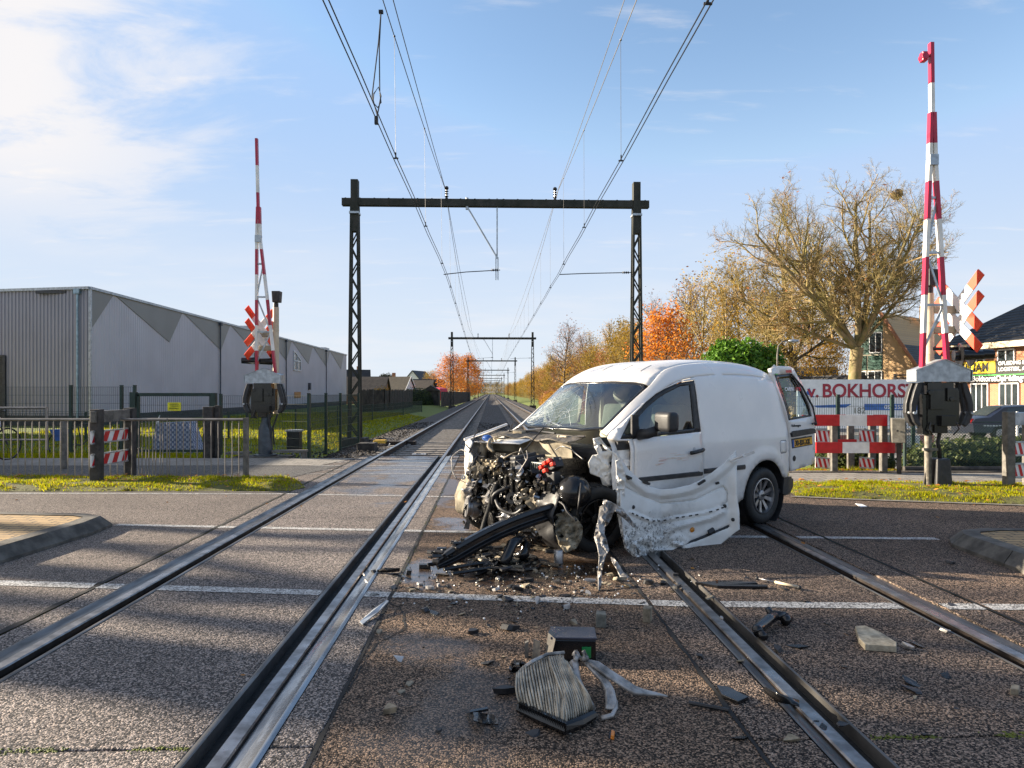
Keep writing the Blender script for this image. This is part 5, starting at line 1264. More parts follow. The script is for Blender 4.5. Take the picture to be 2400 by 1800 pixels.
# hoses and cables strung over it
def hose(P, r, m_, name='hose', rings=False):
    b = MB(); P = [Vector(p) for p in P]; Q = []
    for i in range(len(P)-1):
        p0, p1, p2, p3 = P[max(0, i-1)], P[i], P[i+1], P[min(len(P)-1, i+2)]
        for t in (0, .25, .5, .75): Q.append(.5*((2*p1)+(p2-p0)*t+(2*p0-5*p1+4*p2-p3)*t*t+(3*p1-p0-3*p2+p3)*t**3))
    Q.append(P[-1]); b.tube(Q, [r*(1+(.12 if rings and i % 2 else 0)) for i in range(len(Q))], 8); return b.build(name, m_, VAN, smooth=True)
hose([(2.92, -.20, .60), (3.05, -.12, .52), (3.06, -.16, .38), (3.08, -.22, .22), (3.1, -.24, .12)], .026, M['rubber'], rings=True)
hose([(2.95, .05, .58), (3.08, -.06, .50), (3.07, -.10, .40)], .020, M['plastic']); hose([(3.05, -.1, .47), (3.1, .05, .38), (3.05, .2, .34), (3.02, .3, .40)], .018, M['plastic'])
hose([(2.75, -.55, .95), (2.85, -.45, 1.0), (2.92, -.4, .93), (2.9, -.33, .88)], .016, M['dirt']); hose([(2.88, -.60, .85), (3.02, -.50, .78), (3.05, -.55, .62), (2.95, -.72, .58)], .012, M['plastic'])
for i in range(46):
    y = rg.uniform(-.66, .68); x = rg.uniform(2.84, 3.04)-.25*max(0, y-.2); z = rg.uniform(.3, .95); P = [(x, y, z)]; r = rg.choice([.003, .004, .005, .007, .010])
    d = Vector((rg.uniform(-.3, .5), rg.uniform(-1, 1), rg.uniform(-1, .5)))
    for k in range(rg.randint(2, 5)): d += Vector((rg.uniform(-.6, .5), rg.uniform(-.8, .8), rg.uniform(-.8, .5))); d.normalize(); q = Vector(P[-1])+d*rg.uniform(.05, .12); q.x = min(q.x, 3.12-.25*max(0, q.y-.2)); P.append(tuple(q))
    hose(P, r, rg.choice([M['plastic'], M['gloss'], M['burnt'], M['silver'], M['silver'], M['dirt']]), 'cable')
# clutter of brackets, bolts and broken castings
for nm, m_, n_, s0, s1 in (('bracket', M['burnt'], 230, .012, .07), ('casting_fragment', M['alu'], 170, .008, .05), ('bolt', M['silver'], 190, .005, .024), ('plastic_fragment', M['gloss'], 120, .01, .06), ('dusty_bracket', M['dirt'], 150, .012, .06)):
    b = MB()
    for i in range(n_):
        y = rg.uniform(-.72, .72); z = rg.uniform(.14, .84)*(1-.2*abs(y)); x = rg.uniform(2.78, 3.03)-.28*max(0, y-.15)
        rot = Matrix.Rotation(rg.uniform(0, 6.3), 3, 'X') @ Matrix.Rotation(rg.uniform(-.8, .8), 3, 'Z') @ Matrix.Rotation(rg.uniform(-.8, .8), 3, 'Y'); s_ = rg.uniform(s0, s1)
        k = rg.random()
        if k < .5: b.box((x, y, z), (s_, s_*rg.uniform(.4, 1.8), s_*rg.uniform(.3, 1.2)), rot)
        elif k < .75: d = rot @ Vector((s_, 0, 0)); b.cyl(Vector((x, y, z))-d*.6, Vector((x, y, z))+d*.6, s_*.45, 8)
        elif k < .9: b.lathe((x, y, z), rot @ Vector((1, 0, 0)), [(s_*.3, -.01), (s_*.8, -.01), (s_*.85, .01), (s_*.3, .012)], 12)
        else: b.prism([Vector((x, y, z))+rot @ Vector(p)*s_*2 for p in ((0, 0, 0), (0, 1, .2), (0, .8, .7), (0, .1, .4))], rot @ Vector((.004, 0, 0)))
    b.build(nm, m_, VAN)
def bonmat():
    t = NT('bonnet_underside'); f = t.noise(4, 6, .65); sp_ = t.noise(38, 5, .8); big = t.noise(2.1, 4, .6)
    c = t.mix(t.range(f, .4, .75, 0, .5), (.72, .71, .68), (.50, .48, .44)); x, y, z = t.sep()
    low = t.range(z, .62, .18); lf = t.range(x, 1.2, 2.1); low = t.math('MULTIPLY', low, t.math('ADD', t.math('MULTIPLY', lf, .75), .25)); dm = t.range(t.math('ADD', sp_, t.math('MULTIPLY', low, .26)), .74, .84)
    c = t.mix(t.math('MULTIPLY', dm, .9), c, (.035, .033, .03)); c = t.mix(t.math('MULTIPLY', t.range(t.math('ADD', big, t.math('MULTIPLY', low, .25)), .62, .85), .6), c, (.16, .15, .14))
    t.out(c, .42, 0, .5); t.bump(f, .3, .01); return t.m
BM0 = bonmat()
for k_, (y0, z0) in enumerate(((-.50, .62), (-.30, .36), (.12, .66), (.30, .42), (-.62, .40), (.0, .20))):
    b = MB(); b.panel([(0, 0), (.07, -.02), (.12, .05), (.10, .13), (.05, .17), (.02, .10), (-.04, .08)], lambda u, v: Vector((3.02-.3*max(0, y0+u)+.10*abs(noise.noise(Vector((u*14, v*14, k_))))+.03*k_*.2, y0+u*1.2, z0+v)), .018)
    b.build('torn_bracket', (M['dirt'], M['silver'], M['alu'])[k_ % 3], VAN, smooth=True, solid=.004, angle=30)
# torn left front corner: crushed inner wing and hanging strips
def sheet(pts, yf, step, mats, name, jit=.02, seed=1, parent=VAN, solid=.006, holes=(), smooth=True):
    """a torn sheet given by its silhouette at its own depth, with real buckling"""
    b = MB()
    def fn(u, v):
        Y = yf(u, v)+jit*1.6*abs(noise.noise(Vector((u*.045, v*.045, seed))))+jit*.45*abs(noise.noise(Vector((u*.10, v*.09, seed+4))))-jit*.6
        return vat(u, v, Y)
    b.panel(pts, fn, step, holes=holes); return b.build(name, mats, parent, smooth=smooth, solid=solid, angle=28)
zz_ = lambda L, ox=1360, oy=980, s_=.21704: [(ox+x*s_, oy+y*s_) for x, y in L]
sheet(zz_([(140, 220), (215, 205), (250, 260), (330, 350), (400, 380), (440, 440), (410, 600), (400, 800), (400, 900), (330, 860), (250, 840), (240, 720), (215, 640), (110, 600), (85, 480), (130, 400), (190, 390), (150, 300)]), lambda u, v: 6.28+.0012*(u-1380)+.0009*(v-1030), 4, BM0, 'inner_wing', .055, 3, holes=[zz_([(200, 285), (235, 280), (290, 355), (240, 360)]), zz_([(310, 480), (335, 465), (365, 560), (345, 590)]), zz_([(290, 740), (340, 720), (375, 790), (330, 830), (280, 800)])])
sheet(zz_([(380, 460), (440, 440), (490, 600), (480, 800), (470, 1000), (520, 1200), (600, 1400), (640, 1540), (580, 1500), (480, 1400), (430, 1200), (395, 1000), (395, 700)]), lambda u, v: 6.05+.0006*(v-1080), 4, BM0, 'wing_flange', .055, 7)
sheet(zz_([(250, 880), (330, 900), (420, 950), (500, 1030), (560, 1110), (620, 1185), (570, 1180), (500, 1110), (430, 1050), (370, 1000), (300, 1150), (265, 1180), (270, 1060), (240, 1000)]), lambda u, v: 5.98-.0008*(v-1180), 4, M['silver'], 'torn_strip', .08, 9)
sheet(zz_([(215, 960), (290, 900), (300, 1000), (270, 1100), (262, 1250), (290, 1330), (310, 1430), (270, 1500), (235, 1650), (225, 1800), (210, 1870), (192, 1860), (190, 1650), (200, 1500), (185, 1400), (155, 1290), (180, 1150), (200, 1050)]), lambda u, v: 5.92-.0040*max(0, v-1180), 4, M['silver'], 'torn_strip', .07, 12)
sheet(zz_([(330, 1505), (375, 1520), (420, 1590), (470, 1665), (530, 1720), (590, 1800), (640, 1880), (630, 1900), (560, 1830), (500, 1760), (430, 1720), (395, 1640), (345, 1560)]), lambda u, v: 5.62-.0027*max(0, v-1300), 4, M['silver'], 'torn_strip', .05, 15)
sheet([(1303, 1205), (1330, 1198), (1352, 1215), (1366, 1235), (1362, 1262), (1350, 1285), (1338, 1290), (1325, 1296), (1310, 1275), (1300, 1245)], lambda u, v: 6.15-.0008*(v-1200), 5, M['liner'], 'wheel_arch_liner', .10, 17)
# --- the folded bonnet hanging beside the door
BO = zz_([(440, 450), (520, 560), (640, 670), (740, 740), (870, 770), (1000, 760), (1180, 720), (1290, 670), (1430, 580), (1540, 490), (1600, 430), (1678, 345), (1690, 480), (1688, 600), (1700, 900), (1715, 1000), (1718, 1200), (1600, 1290), (1500, 1370), (1400, 1425), (1250, 1430), (1080, 1462), (1000, 1440), (960, 1475), (925, 1552), (650, 1545), (560, 1460), (480, 1370), (450, 1200), (430, 1000), (425, 700), (420, 540)])
TOPE = BO[:12]; 
def pdist(p, L):
    q = Vector(p); m_ = 1e9
    for a, c in zip(L, L[1:]):
        a = Vector(a); c = Vector(c); ab = c-a; t = max(0, min(1, (q-a).dot(ab)/ab.length_squared)); m_ = min(m_, (q-a-ab*t).length)
    return m_
MIDL = zz_([(540, 1020), (640, 1060), (760, 1110), (880, 1110), (1010, 1080), (1150, 1060), (1300, 1035), (1450, 1000), (1570, 955)])
FRL = zz_([(480, 745), (640, 830), (860, 920), (1060, 905), (1250, 880), (1420, 790), (1540, 740), (1585, 800), (1580, 900), (1520, 950)])
BUL = zz_([(880, 1300), (930, 1230), (1010, 1180), (1200, 1130), (1400, 1080), (1540, 1010)])
LOW = zz_([(1040, 1415), (1200, 1330), (1400, 1250), (1600, 1165)])
def bon(u, v, o=0.):
    t = (u-1450)/281; Y = lerp(6.02, 6.74, t)+.10*math.sin(PI*max(0, min(1, t)))+.18*max(0, (1200-v)/250)*1.0
    d = pdist((u, v), TOPE); Y -= .055*(1-sstep(12, 25, d))
    Y += .022*math.exp(-(pdist((u, v), FRL)/2.6)**2); Y -= .030*math.exp(-(pdist((u, v), MIDL)/4.5)**2); Y += .018*math.exp(-(pdist((u, v), MIDL)/11)**2)
    Y -= .04*math.exp(-(pdist((u, v), BUL)/6)**2); Y += .03*math.exp(-(pdist((u, v), LOW)/3)**2)
    k = sstep(1225, 1300, v)*sstep(1690, 1560, u)
    Y += .012*noise.noise(Vector((u*.02, v*.03, 1)))+k*(.16*abs(noise.noise(Vector((u*.028, v*.045, 2))))-.05+.05*abs(noise.noise(Vector((u*.07, v*.08, 3)))))
    Y += .014*abs(noise.noise(Vector((u*.03+v*.012, v*.006, 9))))
    Y += .05*max(0, 1-abs(u-1545-(v-1160)*.1)/26)
    Y -= .08*sstep(1700, 1735, u)*sstep(1060, 1130, v)
    return vat(u, v, Y+o)
BM_ = bonmat(); b = MB(); b.panel(BO, bon, 3.4); bn = b.build('crumpled_bonnet', BM_, VAN, smooth=True, solid=.008, angle=24)
b = MB()
for L, w_, on in ((LOW, .016, 1), (zz_([(1380, 1240), (1440, 1205)]), .03, 1)):
    b.tube([bon(*p, -.018) for p in L], w_, 6)
b.build('bonnet_seal', M['plastic'], bn)
b = MB()
for i in range(len(MIDL)-1):
    for t in (.15, .6):
        a = Vector(MIDL[i]).lerp(Vector(MIDL[i+1]), t); c = Vector(MIDL[i]).lerp(Vector(MIDL[i+1]), t+.22)
        if rg.random() < .85: b.bar(bon(*a, -.006), bon(*c, -.006), .010, .012)
for p in zz_([(520, 645), (1560, 950), (1650, 1095), (570, 960)]): b.ball(bon(*p, -.004), .020, 8)
for A, B in ((zz_([(670, 680)])[0], zz_([(740, 710)])[0]), (zz_([(1270, 715)])[0], zz_([(1340, 670)])[0]), (zz_([(1460, 705)])[0], zz_([(1490, 695)])[0]), (zz_([(490, 625)])[0], zz_([(545, 650)])[0])): b.bar(bon(*A, -.012), bon(*B, -.012), .035, .02)
b.build('slot', M['ink'], bn)
b = MB(); b.bar(bon(*zz_([(1630, 465)])[0], -.01), bon(*zz_([(1640, 470)])[0], -.02)+Vector((-.16, .14, .10)), .03, .03); b.tube([bon(*zz_([(1625, 460)])[0], -.02), vat(1743, 1068, 6.55)], .012, 6); b.build('hinge_arm', M['paint_in'], bn)
b = MB(); b.ball(bon(*zz_([(1210, 1205)])[0], -.012), .032, 10, sq=(1, .5, .8)); b.build('amber_marker', pm('amber', (.6, .22, .01), .35, 0, .3, 20), bn, smooth=True)
b = MB(); b.panel(zz_([(820, 795), (885, 795), (880, 860), (830, 850)]), lambda u, v: bon(u, v, -.004), 3); b.build('sticker', pm('sticker', (.45, .55, .62), .4), bn)
# ================================================================== wreckage on the road
z6 = lambda x, y, z=0.: gnd(900+x*.4069, 1250+y*.4069, z)
z7 = lambda x, y, z=0.: gnd(1500+x*.4219, 1100+y*.4219, z)
zr_ = lambda x, y, z=0.: gnd(1160+x*.1989, 1440+y*.1989, z)
def thing_mesh(b, name, mats, label, cat, loc=None, group=None, **k):
    o = b.build(name, mats, None, **k); c = Vector(loc) if loc is not None else Vector(o.data.vertices[0].co); c.z = min(v.co.z for v in o.data.vertices)
    o.data.transform(Matrix.Translation(-c)); o.location = c; return tag(o, label, cat, group)
# the long black bumper beam, one end on the road, the other caught in the engine
b = MB(); A = gnd(1022, 1322, .07); B_ = at(1306, 1192, 6.22); pr = [(-.075, .0), (-.075, .05), (-.04, .062), (-.025, .03), (.02, .03), (.035, .062), (.07, .05), (.07, 0), (.0, -.02)]
ax = (B_-A).normalized(); up = Vector((0, 0, 1)); nr = ax.cross(up).normalized(); up2 = nr.cross(ax).normalized(); n = 14; vs = []
for i in range(n+1):
    t = i/n; c = A.lerp(B_, t)+up2*.05*math.sin(PI*t); k = 1-.45*sstep(.12, 0, t)
    vs += [c+up2*u*k+nr*v*k for u, v in pr]
m_ = len(pr); b.add(vs, [(i*m_+j, i*m_+(j+1) % m_, (i+1)*m_+(j+1) % m_, (i+1)*m_+j) for i in range(n) for j in range(m_)]+[tuple(range(m_)), tuple(range(n*m_+m_-1, n*m_-1, -1))])
rg = random.Random(5)
for i in range(22): b.box(A+ax*rg.uniform(-.03, .3)+up2*rg.uniform(0, .11)+nr*rg.uniform(-.04, .08), (rg.uniform(.02, .09), .02, .03), Matrix.Rotation(rg.uniform(0, 3), 3, 'Z') @ Matrix.Rotation(rg.uniform(0, 3), 3, 'X'))
bb_ = thing_mesh(b, 'bumper_beam', M['gloss'], 'long black bumper beam sloping from the engine down to the road', 'bumper beam', loc=A, bevel=.006)
# heap of broken parts under the beam
b = MB()
for i in range(260):
    u = rg.gauss(1170, 60); v = rg.gauss(1318, 18); 
    if not (1030 < u < 1300 and 1275 < v < 1352): continue
    c = gnd(u, v, .0); s_ = rg.uniform(.012, .07); c.z = s_*.3+rg.random()*.06*sstep(80, 0, abs(u-1170))
    b.mat(rg.choice([0, 0, 0, 1, 2])); rot = Matrix.Rotation(rg.uniform(0, 6.3), 3, 'Z') @ Matrix.Rotation(rg.uniform(-.6, .6), 3, 'X')
    b.box(c, (s_*rg.uniform(.8, 3), s_*.7, s_*rg.uniform(.15, .5)), rot)
for P in (((1040, 1335), (1110, 1322), (1205, 1312)), ((1060, 1345), (1150, 1330), (1230, 1338)), ((1130, 1318), (1180, 1310), (1230, 1300))): b.mat(0); b.tube([gnd(*p, .05) for p in P], .016, 6)
o = thing_mesh(b, 'debris_heap', [M['burnt'], M['plastic'], M['dirt']], 'dark heap of broken car parts lying under the bumper beam', 'debris heap'); o['kind'] = 'stuff'
def pipe(P, r, name, m_, label, cat, group=None): b = MB(); b.tube(P, r, 10); return thing_mesh(b, name, m_, label, cat, smooth=True, group=group)
pipe([gnd(1178, 1322, .05), gnd(1188, 1305, .10), gnd(1200, 1275, .20), at(1222, 1262, 6.05), at(1234, 1278, 6.0), at(1230, 1298, 5.95), at(1212, 1308, 5.95)], .045, 'bent_pipe', M['gloss'], 'thick bent black pipe under the upper half of the bumper beam', 'pipe')
b = MB(); b.lathe(gnd(1309, 1318, 0), (0, 0, 1), [(0, 0), (.040, 0), (.042, .10), (.036, .11), (0, .112)], 18); thing_mesh(b, 'metal_can', M['alu'], 'upright silver metal cylinder in front of the dusty wheel liner', 'can', smooth=True, angle=35)
# radiator
RAD = empty('radiator', zr_(700, 1290), 'crushed radiator with grey corrugated fins lying in the foreground', 'radiator')
T_ = [(262, 690), (330, 620), (420, 568), (520, 515), (600, 482), (700, 468), (800, 480)]; B2 = [(300, 1075), (420, 1130), (540, 1180), (640, 1225), (740, 1275), (800, 1300), (840, 1305)]
T2 = [(640, 500), (720, 500), (790, 520), (850, 560), (905, 650)]; B3 = [(850, 1290), (930, 1250), (1010, 1210), (1090, 1165), (1150, 1120)]
def along(L, t): k = t*(len(L)-1); i = min(int(k), len(L)-2); return Vector(L[i]).lerp(Vector(L[i+1]), k-i)
def rad_pt(T, B, s, t, zt, bow, o=0.):
    p = along(T, s).lerp(along(B, s), t); p.x += bow*math.sin(PI*t)
    z = lerp(zt, .035, t)+.03*math.sin(PI*t)+o; return zr_(p.x, p.y, z)
fin = MB(); back = MB(); n1_, n2_ = 19, 13
for i in range(n1_):
    s = i/(n1_-1); fin.tube([rad_pt(T_, B2, s, t/9, .155-.05*(1-s), -28*(1-s)+30*s*math.sin(3*t/9), .004+.004*math.sin(i*2.+t)) for t in range(10)], .0058, 6)
for i in range(n2_):
    s = i/(n2_-1); fin.tube([rad_pt(T2, B3, s, t/9, .165, 75*math.sin(1.2*t/9+.2)-20, .002+.004*math.sin(i*1.3+t)) for t in range(10)], .0054, 6)
o = fin.build('fins', pm('radiator_fins', (.44, .39, .31), .5, .35, .4, 9, bump=.5, bscale=150), RAD, smooth=True); o.data.transform(RAD.matrix_basis.inverted())
back.grid(lambda s, t: rad_pt(T_, B2, s, t, .15-.05*(1-s), -28*(1-s), -.006), [i/12 for i in range(13)], [i/8 for i in range(9)]); back.grid(lambda s, t: rad_pt(T2, B3, s, t, .16, 75*math.sin(1.2*t+.2)-20, -.008), [i/12 for i in range(13)], [i/8 for i in range(9)])
o = back.build('core', pm('radiator_core', (.16, .145, .12), .6, .2, .5, 20, bump=.5, bscale=200), RAD, smooth=True); o.data.transform(RAD.matrix_basis.inverted())
b = MB(); P = [zr_(*p, .028) for p in [(285, 1100), (560, 1225), (830, 1345), (1000, 1270), (1165, 1180)]]; b.tube(P, [.022, .026, .028, .026, .02], 8)
for i in range(30):
    c = P[0].lerp(P[2], i/29); b.box(c+Vector((0, -.014, .012)), (.005, .03, .045))
o = b.build('end_tank', M['gloss'], RAD); o.data.transform(RAD.matrix_basis.inverted())
b = MB(); b.tube([zr_(300, 660, .10), zr_(430, 560, .145), zr_(620, 470, .16), zr_(820, 450, .165)], .009, 6); b.tube([zr_(930, 560, .15), zr_(960, 760, .10), zr_(1050, 960, .06), zr_(1140, 1110, .04)], .022, 6); o = b.build('side_rail', M['silver'], RAD); o.data.transform(RAD.matrix_basis.inverted())
b = MB()
for k in range(4): b.tube([zr_(1000+k*22, 500+k*10, .15), zr_(1110+k*24, 620-k*8, .14), zr_(1250+k*18, 770-k*10, .10), zr_(1320+k*22, 900, .07), zr_(1330+k*26, 1030, .04), zr_(1320+k*24, 1120, .02)], [.007, .009, .009, .011, .013, .010], 6)
for k in range(5): b.tube([zr_(1010+k*20, 520+k*6, .15), zr_(1150+k*16, 600-k*6, .15), zr_(1350+k*12, 740-k*10, .11), zr_(1520+k*8, 850-k*12, .07), zr_(1640+k*3, 920-k*12, .045), zr_(1760, 935-k*7, .03), zr_(1900, 945-k*3, .02), zr_(2030, 965, .012)], [.008, .010, .010, .011, .012, .010, .007, .004], 6)
b.tube([zr_(1420, 1020, .03), zr_(1425, 1100, .02), zr_(1380, 1190, .015), zr_(1250, 1225, .012)], .011, 6); 
for i in range(10): b.ball(zr_(930+rg.uniform(0, 140), 440+rg.uniform(0, 90), .17), .016, 6, jit=.4, rng=rg)
o = b.build('torn_strand', M['silver'], RAD, smooth=True); o.data.transform(RAD.matrix_basis.inverted())
# battery box behind it
p0 = gnd(1289, 1551); p1 = gnd(1397, 1553)
BX = empty('battery', p0, 'broken black car battery standing behind the radiator', 'battery', math.atan2(p1.y-p0.y, p1.x-p0.x))
b = MB(); b.box((.13, .09, .06), (.245, .17, .12)); b.build('case', M['gloss'], BX, bevel=.006); b = MB(); b.box((.13, .09, .128), (.255, .18, .014)); b.build('lid', pm('battery_lid', (.045, .045, .06), .25), BX, bevel=.004)
b = MB(); b.box((.20, -.0, .055), (.05, .006, .06)); b.build('sticker', pm('green_sticker', (.01, .22, .06), .4), BX)
b = MB(); b.prism([(-.03, .02, 0), (.0, -.02, 0), (.03, -.015, .13), (-.01, .03, .15)], (.01, .06, 0)); b.prism([(-.10, .03, 0), (-.055, .02, 0), (-.055, .02, .10), (-.09, .03, .11)], (0, .012, 0)); b.prism([(-.14, .05, 0), (-.12, .05, 0), (-.12, .05, .09), (-.14, .05, .08)], (0, .03, 0)); b.build('broken_bracket', M['greypost'], BX)
b = MB(); b.panel([(172, 640), (215, 545), (300, 550), (370, 580), (330, 640), (270, 690), (185, 705)], lambda u, v: zr_(u, v, .05+.04*noise.noise(Vector((u*.02, v*.02, 1)))), 25); thing_mesh(b, 'plastic_shard', M['gloss'], 'curled black plastic shard at the left end of the radiator', 'shard', solid=.006)
# single pieces, each where it lies
def slab_piece(P, th, m_, name, label, cat, zf=0., tilt=None, bevel=.003):
    b = MB(); b.prism([Vector((p.x, p.y, .002+(tilt[i] if tilt else zf))) for i, p in enumerate(P)], (0, 0, th)); return thing_mesh(b, name, m_, label, cat, bevel=bevel)
slab_piece([z7(*p) for p in ((1195, 905), (1250, 900), (1330, 935), (1425, 995), (1425, 1020), (1250, 1008), (1215, 970))][::-1], .036, pm('foam_tan', (.42, .36, .26), .8, 0, .4, 20, .4), 'foam_block', 'tan wedge of broken foam lying right of the tracks', 'foam block')
b = MB(); b.tube([z7(712, 775, .09), z7(722, 795, .075), z7(745, 812, .06)], .022, 10); b.tube([z7(745, 812, .06), z7(800, 815, .05), z7(822, 828, .04), z7(805, 845, .035)], .030, 10); b.tube([z7(745, 815, .06), z7(715, 835, .055), z7(675, 868, .05), z7(652, 892, .045), z7(660, 905, .04)], .033, 10); b.tube([z7(655, 895, .035), z7(690, 930, .03)], .024, 10)
thing_mesh(b, 'bent_hose', M['gloss'], 'forked black rubber hose lying between the right rails', 'hose', smooth=True)
b = MB(); b.mat(0).tube([z7(660, 606, .03), z7(750, 626, .025)], .005, 8); b.mat(1).tube([z7(750, 626, .025), z7(875, 653, .02)], .011, 10); b.mat(2).ball(z7(650, 604, .03), .014, 8); b.ball(z7(885, 656, .02), .017, 8); thing_mesh(b, 'gas_strut', [M['alu'], M['cream'], M['plastic']], 'thin silver gas strut lying near the right rail', 'gas strut', smooth=True)
slab_piece([z7(*p) for p in ((305, 640), (640, 636), (655, 646), (480, 655), (705, 655), (710, 666), (430, 662))][::-1], .02, M['gloss'], 'trim_strip', 'long black trim strip beside the left end of the gas strut', 'trim strip')
slab_piece([z6(*p) for p in ((1490, 515), (1535, 520), (1545, 500), (1500, 492))], .09, M['dirt'], 'broken_block', 'upright tan broken block on the white line', 'broken block')
slab_piece([z6(*p) for p in ((1220, 545), (1280, 548), (1275, 525), (1225, 520))], .085, pm('block_grey', (.14, .14, .12), .7, 0, .4, 20, .4), 'broken_block', 'upright grey broken block behind the battery', 'broken block')
slab_piece([z6(*p) for p in ((1915, 895), (1985, 905), (2100, 965), (2040, 992), (1945, 950))][::-1], .018, M['gloss'], 'plastic_plate', 'flat black plastic plate between radiator and right rail', 'plastic plate')
b = MB(); b.tube([z6(1755, 975, .012), z6(1985, 1018, .012)], .009, 6); thing_mesh(b, 'thin_rod', M['plastic'], 'thin black rod beside the flat plastic plate', 'rod')
b = MB(); b.panel([(478, 1040), (520, 1035), (640, 1050), (660, 1105), (560, 1100), (520, 1085)], lambda u, v: z6(u, v, .02+.02*math.sin(u*.05)), 18); b.bar(z6(495, 1030, .03), z6(600, 1010, .04), .02, .01); thing_mesh(b, 'plastic_shard', M['gloss'], 'bent black plastic shard left of the radiator', 'shard', solid=.006)
b = MB(); b.panel([(55, 705), (115, 712), (100, 745), (80, 738)], lambda u, v: z6(u, v, .02+.0005*(745-v)), 18); thing_mesh(b, 'plastic_shard', M['galv'], 'small grey shard beside the joint in the wet asphalt', 'shard', solid=.005)
z5 = lambda x, y, z=0.: gnd(x*.4521, 1100+y*.4521, z)
b = MB(); b.prism([z5(1865, 795, .006), z5(1880, 808, .006), z5(1960, 745, .02), z5(2015, 688, .05), z5(2005, 682, .05), z5(1930, 735, .02)][::-1], (0, 0, .008)); thing_mesh(b, 'metal_strip', M['galv'], 'bright bent metal strip on the slab beside the rubber edge', 'metal strip')
z4d = lambda x, y, z=0.: gnd(780+x*.13562, 1200+y*.13562, z)
b = MB(); b.prism([z4d(765, 1040, .004), z4d(930, 1050, .004), z4d(1150, 1035, .004), z4d(1160, 1010, .02), z4d(990, 1005, .02)], (0, 0, .02)); b.prism([z4d(790, 1030, .01), z4d(930, 1030, .01), z4d(940, 1000, .07), z4d(890, 985, .08)], (0, .01, .01)); thing_mesh(b, 'plastic_shard', M['burnt'], 'black broken shard on the slab left of the bumper beam', 'shard')
b = MB(); b.prism([z4d(1490, 985), z4d(1690, 985), z4d(1690, 950), z4d(1490, 955)], (0, 0, .035)); thing_mesh(b, 'broken_block', M['burnt'], 'black ribbed block at the foot of the bumper beam', 'broken block', bevel=.004)
b = MB(); b.prism([z4d(1265, 1095), z4d(1345, 1100), z4d(1345, 1070), z4d(1270, 1065)], (.01, 0, .04)); thing_mesh(b, 'broken_block', M['burnt'], 'small black cube on the wet asphalt left of the beam end', 'broken block')
b = MB(); b.grid(lambda u, t: z7(lerp(695, 885, u), lerp(1208, 1290, u)+t*(48-30*abs(u-.4)), .012+.05*(1-t)*math.sin(PI*min(1, u+.1))), [i/10 for i in range(11)], [0, .5, 1]); thing_mesh(b, 'mirror_glass', M['gloss'], 'curved dark mirror piece lying across the left rail of the right track', 'mirror piece', solid=.006, smooth=True)
b = MB(); b.prism([z7(740, 1265), z7(790, 1300), z7(800, 1285), z7(755, 1255)], (0, 0, .02)); thing_mesh(b, 'chrome_bit', M['alu'], 'small bright chrome bit beside the dark mirror piece', 'chrome bit')
slab_piece([z7(*p) for p in ((1195, 192), (1225, 212), (1262, 208), (1235, 196))][::-1], .006, M['white'], 'paper_scrap', 'white scrap on the far lane in front of the grass verge', 'scrap')
slab_piece([z7(*p) for p in ((2055, 1255), (2105, 1260), (2110, 1235), (2065, 1225))], .03, M['dirt'], 'broken_block', 'small brown block near the right edge of the road', 'broken block')
slab_piece([z6(*p) for p in ((1305, 1190), (1325, 1195), (1330, 1165), (1310, 1160))], .02, pm('amber_bit', (.6, .2, .03), .4), 'amber_fragment', 'two tiny amber lens fragments in front of the radiator', 'lens fragment')
# countless-looking but countable splinters: a few kinds, copied
rg = random.Random(77); protos = []
for k, (m_, lab) in enumerate(((M['burnt'], 'small black plastic splinter scattered on the asphalt'), (M['plastic'], 'small black plastic splinter scattered on the asphalt'), (M['dirt'], 'small brown splinter scattered on the asphalt'), (M['silver'], 'small bright metal splinter scattered on the asphalt'))):
    for q in range(2):
        b = MB(); s_ = .05; P = [Vector((math.cos(a)*s_*rg.uniform(.3, 1.2), math.sin(a)*s_*rg.uniform(.25, .8), .0)) for a in [i*1.2566 for i in range(5)]]; b.prism(P, (rg.uniform(-.01, .01), rg.uniform(-.01, .01), rg.uniform(.006, .03))); o = b.build('splinter', m_); tag(o, lab, 'splinter', 'splinters scattered round the wreck'); protos.append(o)
first = set()
for i in range(165):
    if i < 110: u = rg.gauss(1230, 190); v = 1345+abs(rg.gauss(0, 55))
    else: u = rg.uniform(860, 2250); v = rg.uniform(1300, 1750)
    if not (850 < u < 2300 and 1310 < v < 1770): continue
    c = gnd(u, v, .003); pi = rg.choice([0, 1, 0, 1, 2, 3, 4, 4, 5, 6, 7] if rg.random() < .8 else [0, 2, 3])
    o = protos[pi] if pi not in first else protos[pi].copy()
    if pi in first: COL.objects.link(o)
    first.add(pi); o.location = c; o.rotation_euler = (rg.uniform(-.3, .3), rg.uniform(-.3, .3), rg.uniform(0, 6.3)); o.scale = (rg.uniform(.25, .9),)*3 if rg.random() < .85 else (1.3, 1.0, 1.0)
for pi, o in enumerate(protos):
    if pi not in first: bpy.data.objects.remove(o)
# fine crumbs of glass and plastic
b = MB()
for i in range(800):
    u = rg.gauss(1240, 170); v = 1325+abs(rg.gauss(0, 60))
    if v > 1700 or not 860 < u < 2000: continue
    c = gnd(u, v, .003); s_ = rg.uniform(.002, .008); b.mat(rg.choice([0, 0, 0, 0, 0, 1, 1, 2])); a = rg.uniform(0, 6.3)
    b.box(c, (s_*2, s_*1.3, s_*1.2), Matrix.Rotation(a, 3, 'Z') @ Matrix.Rotation(.4, 3, 'X'))
o = b.build('glass_crumbs', [M['burnt'], M['dirt'], M['swhite']]); tag(o, kind='stuff')
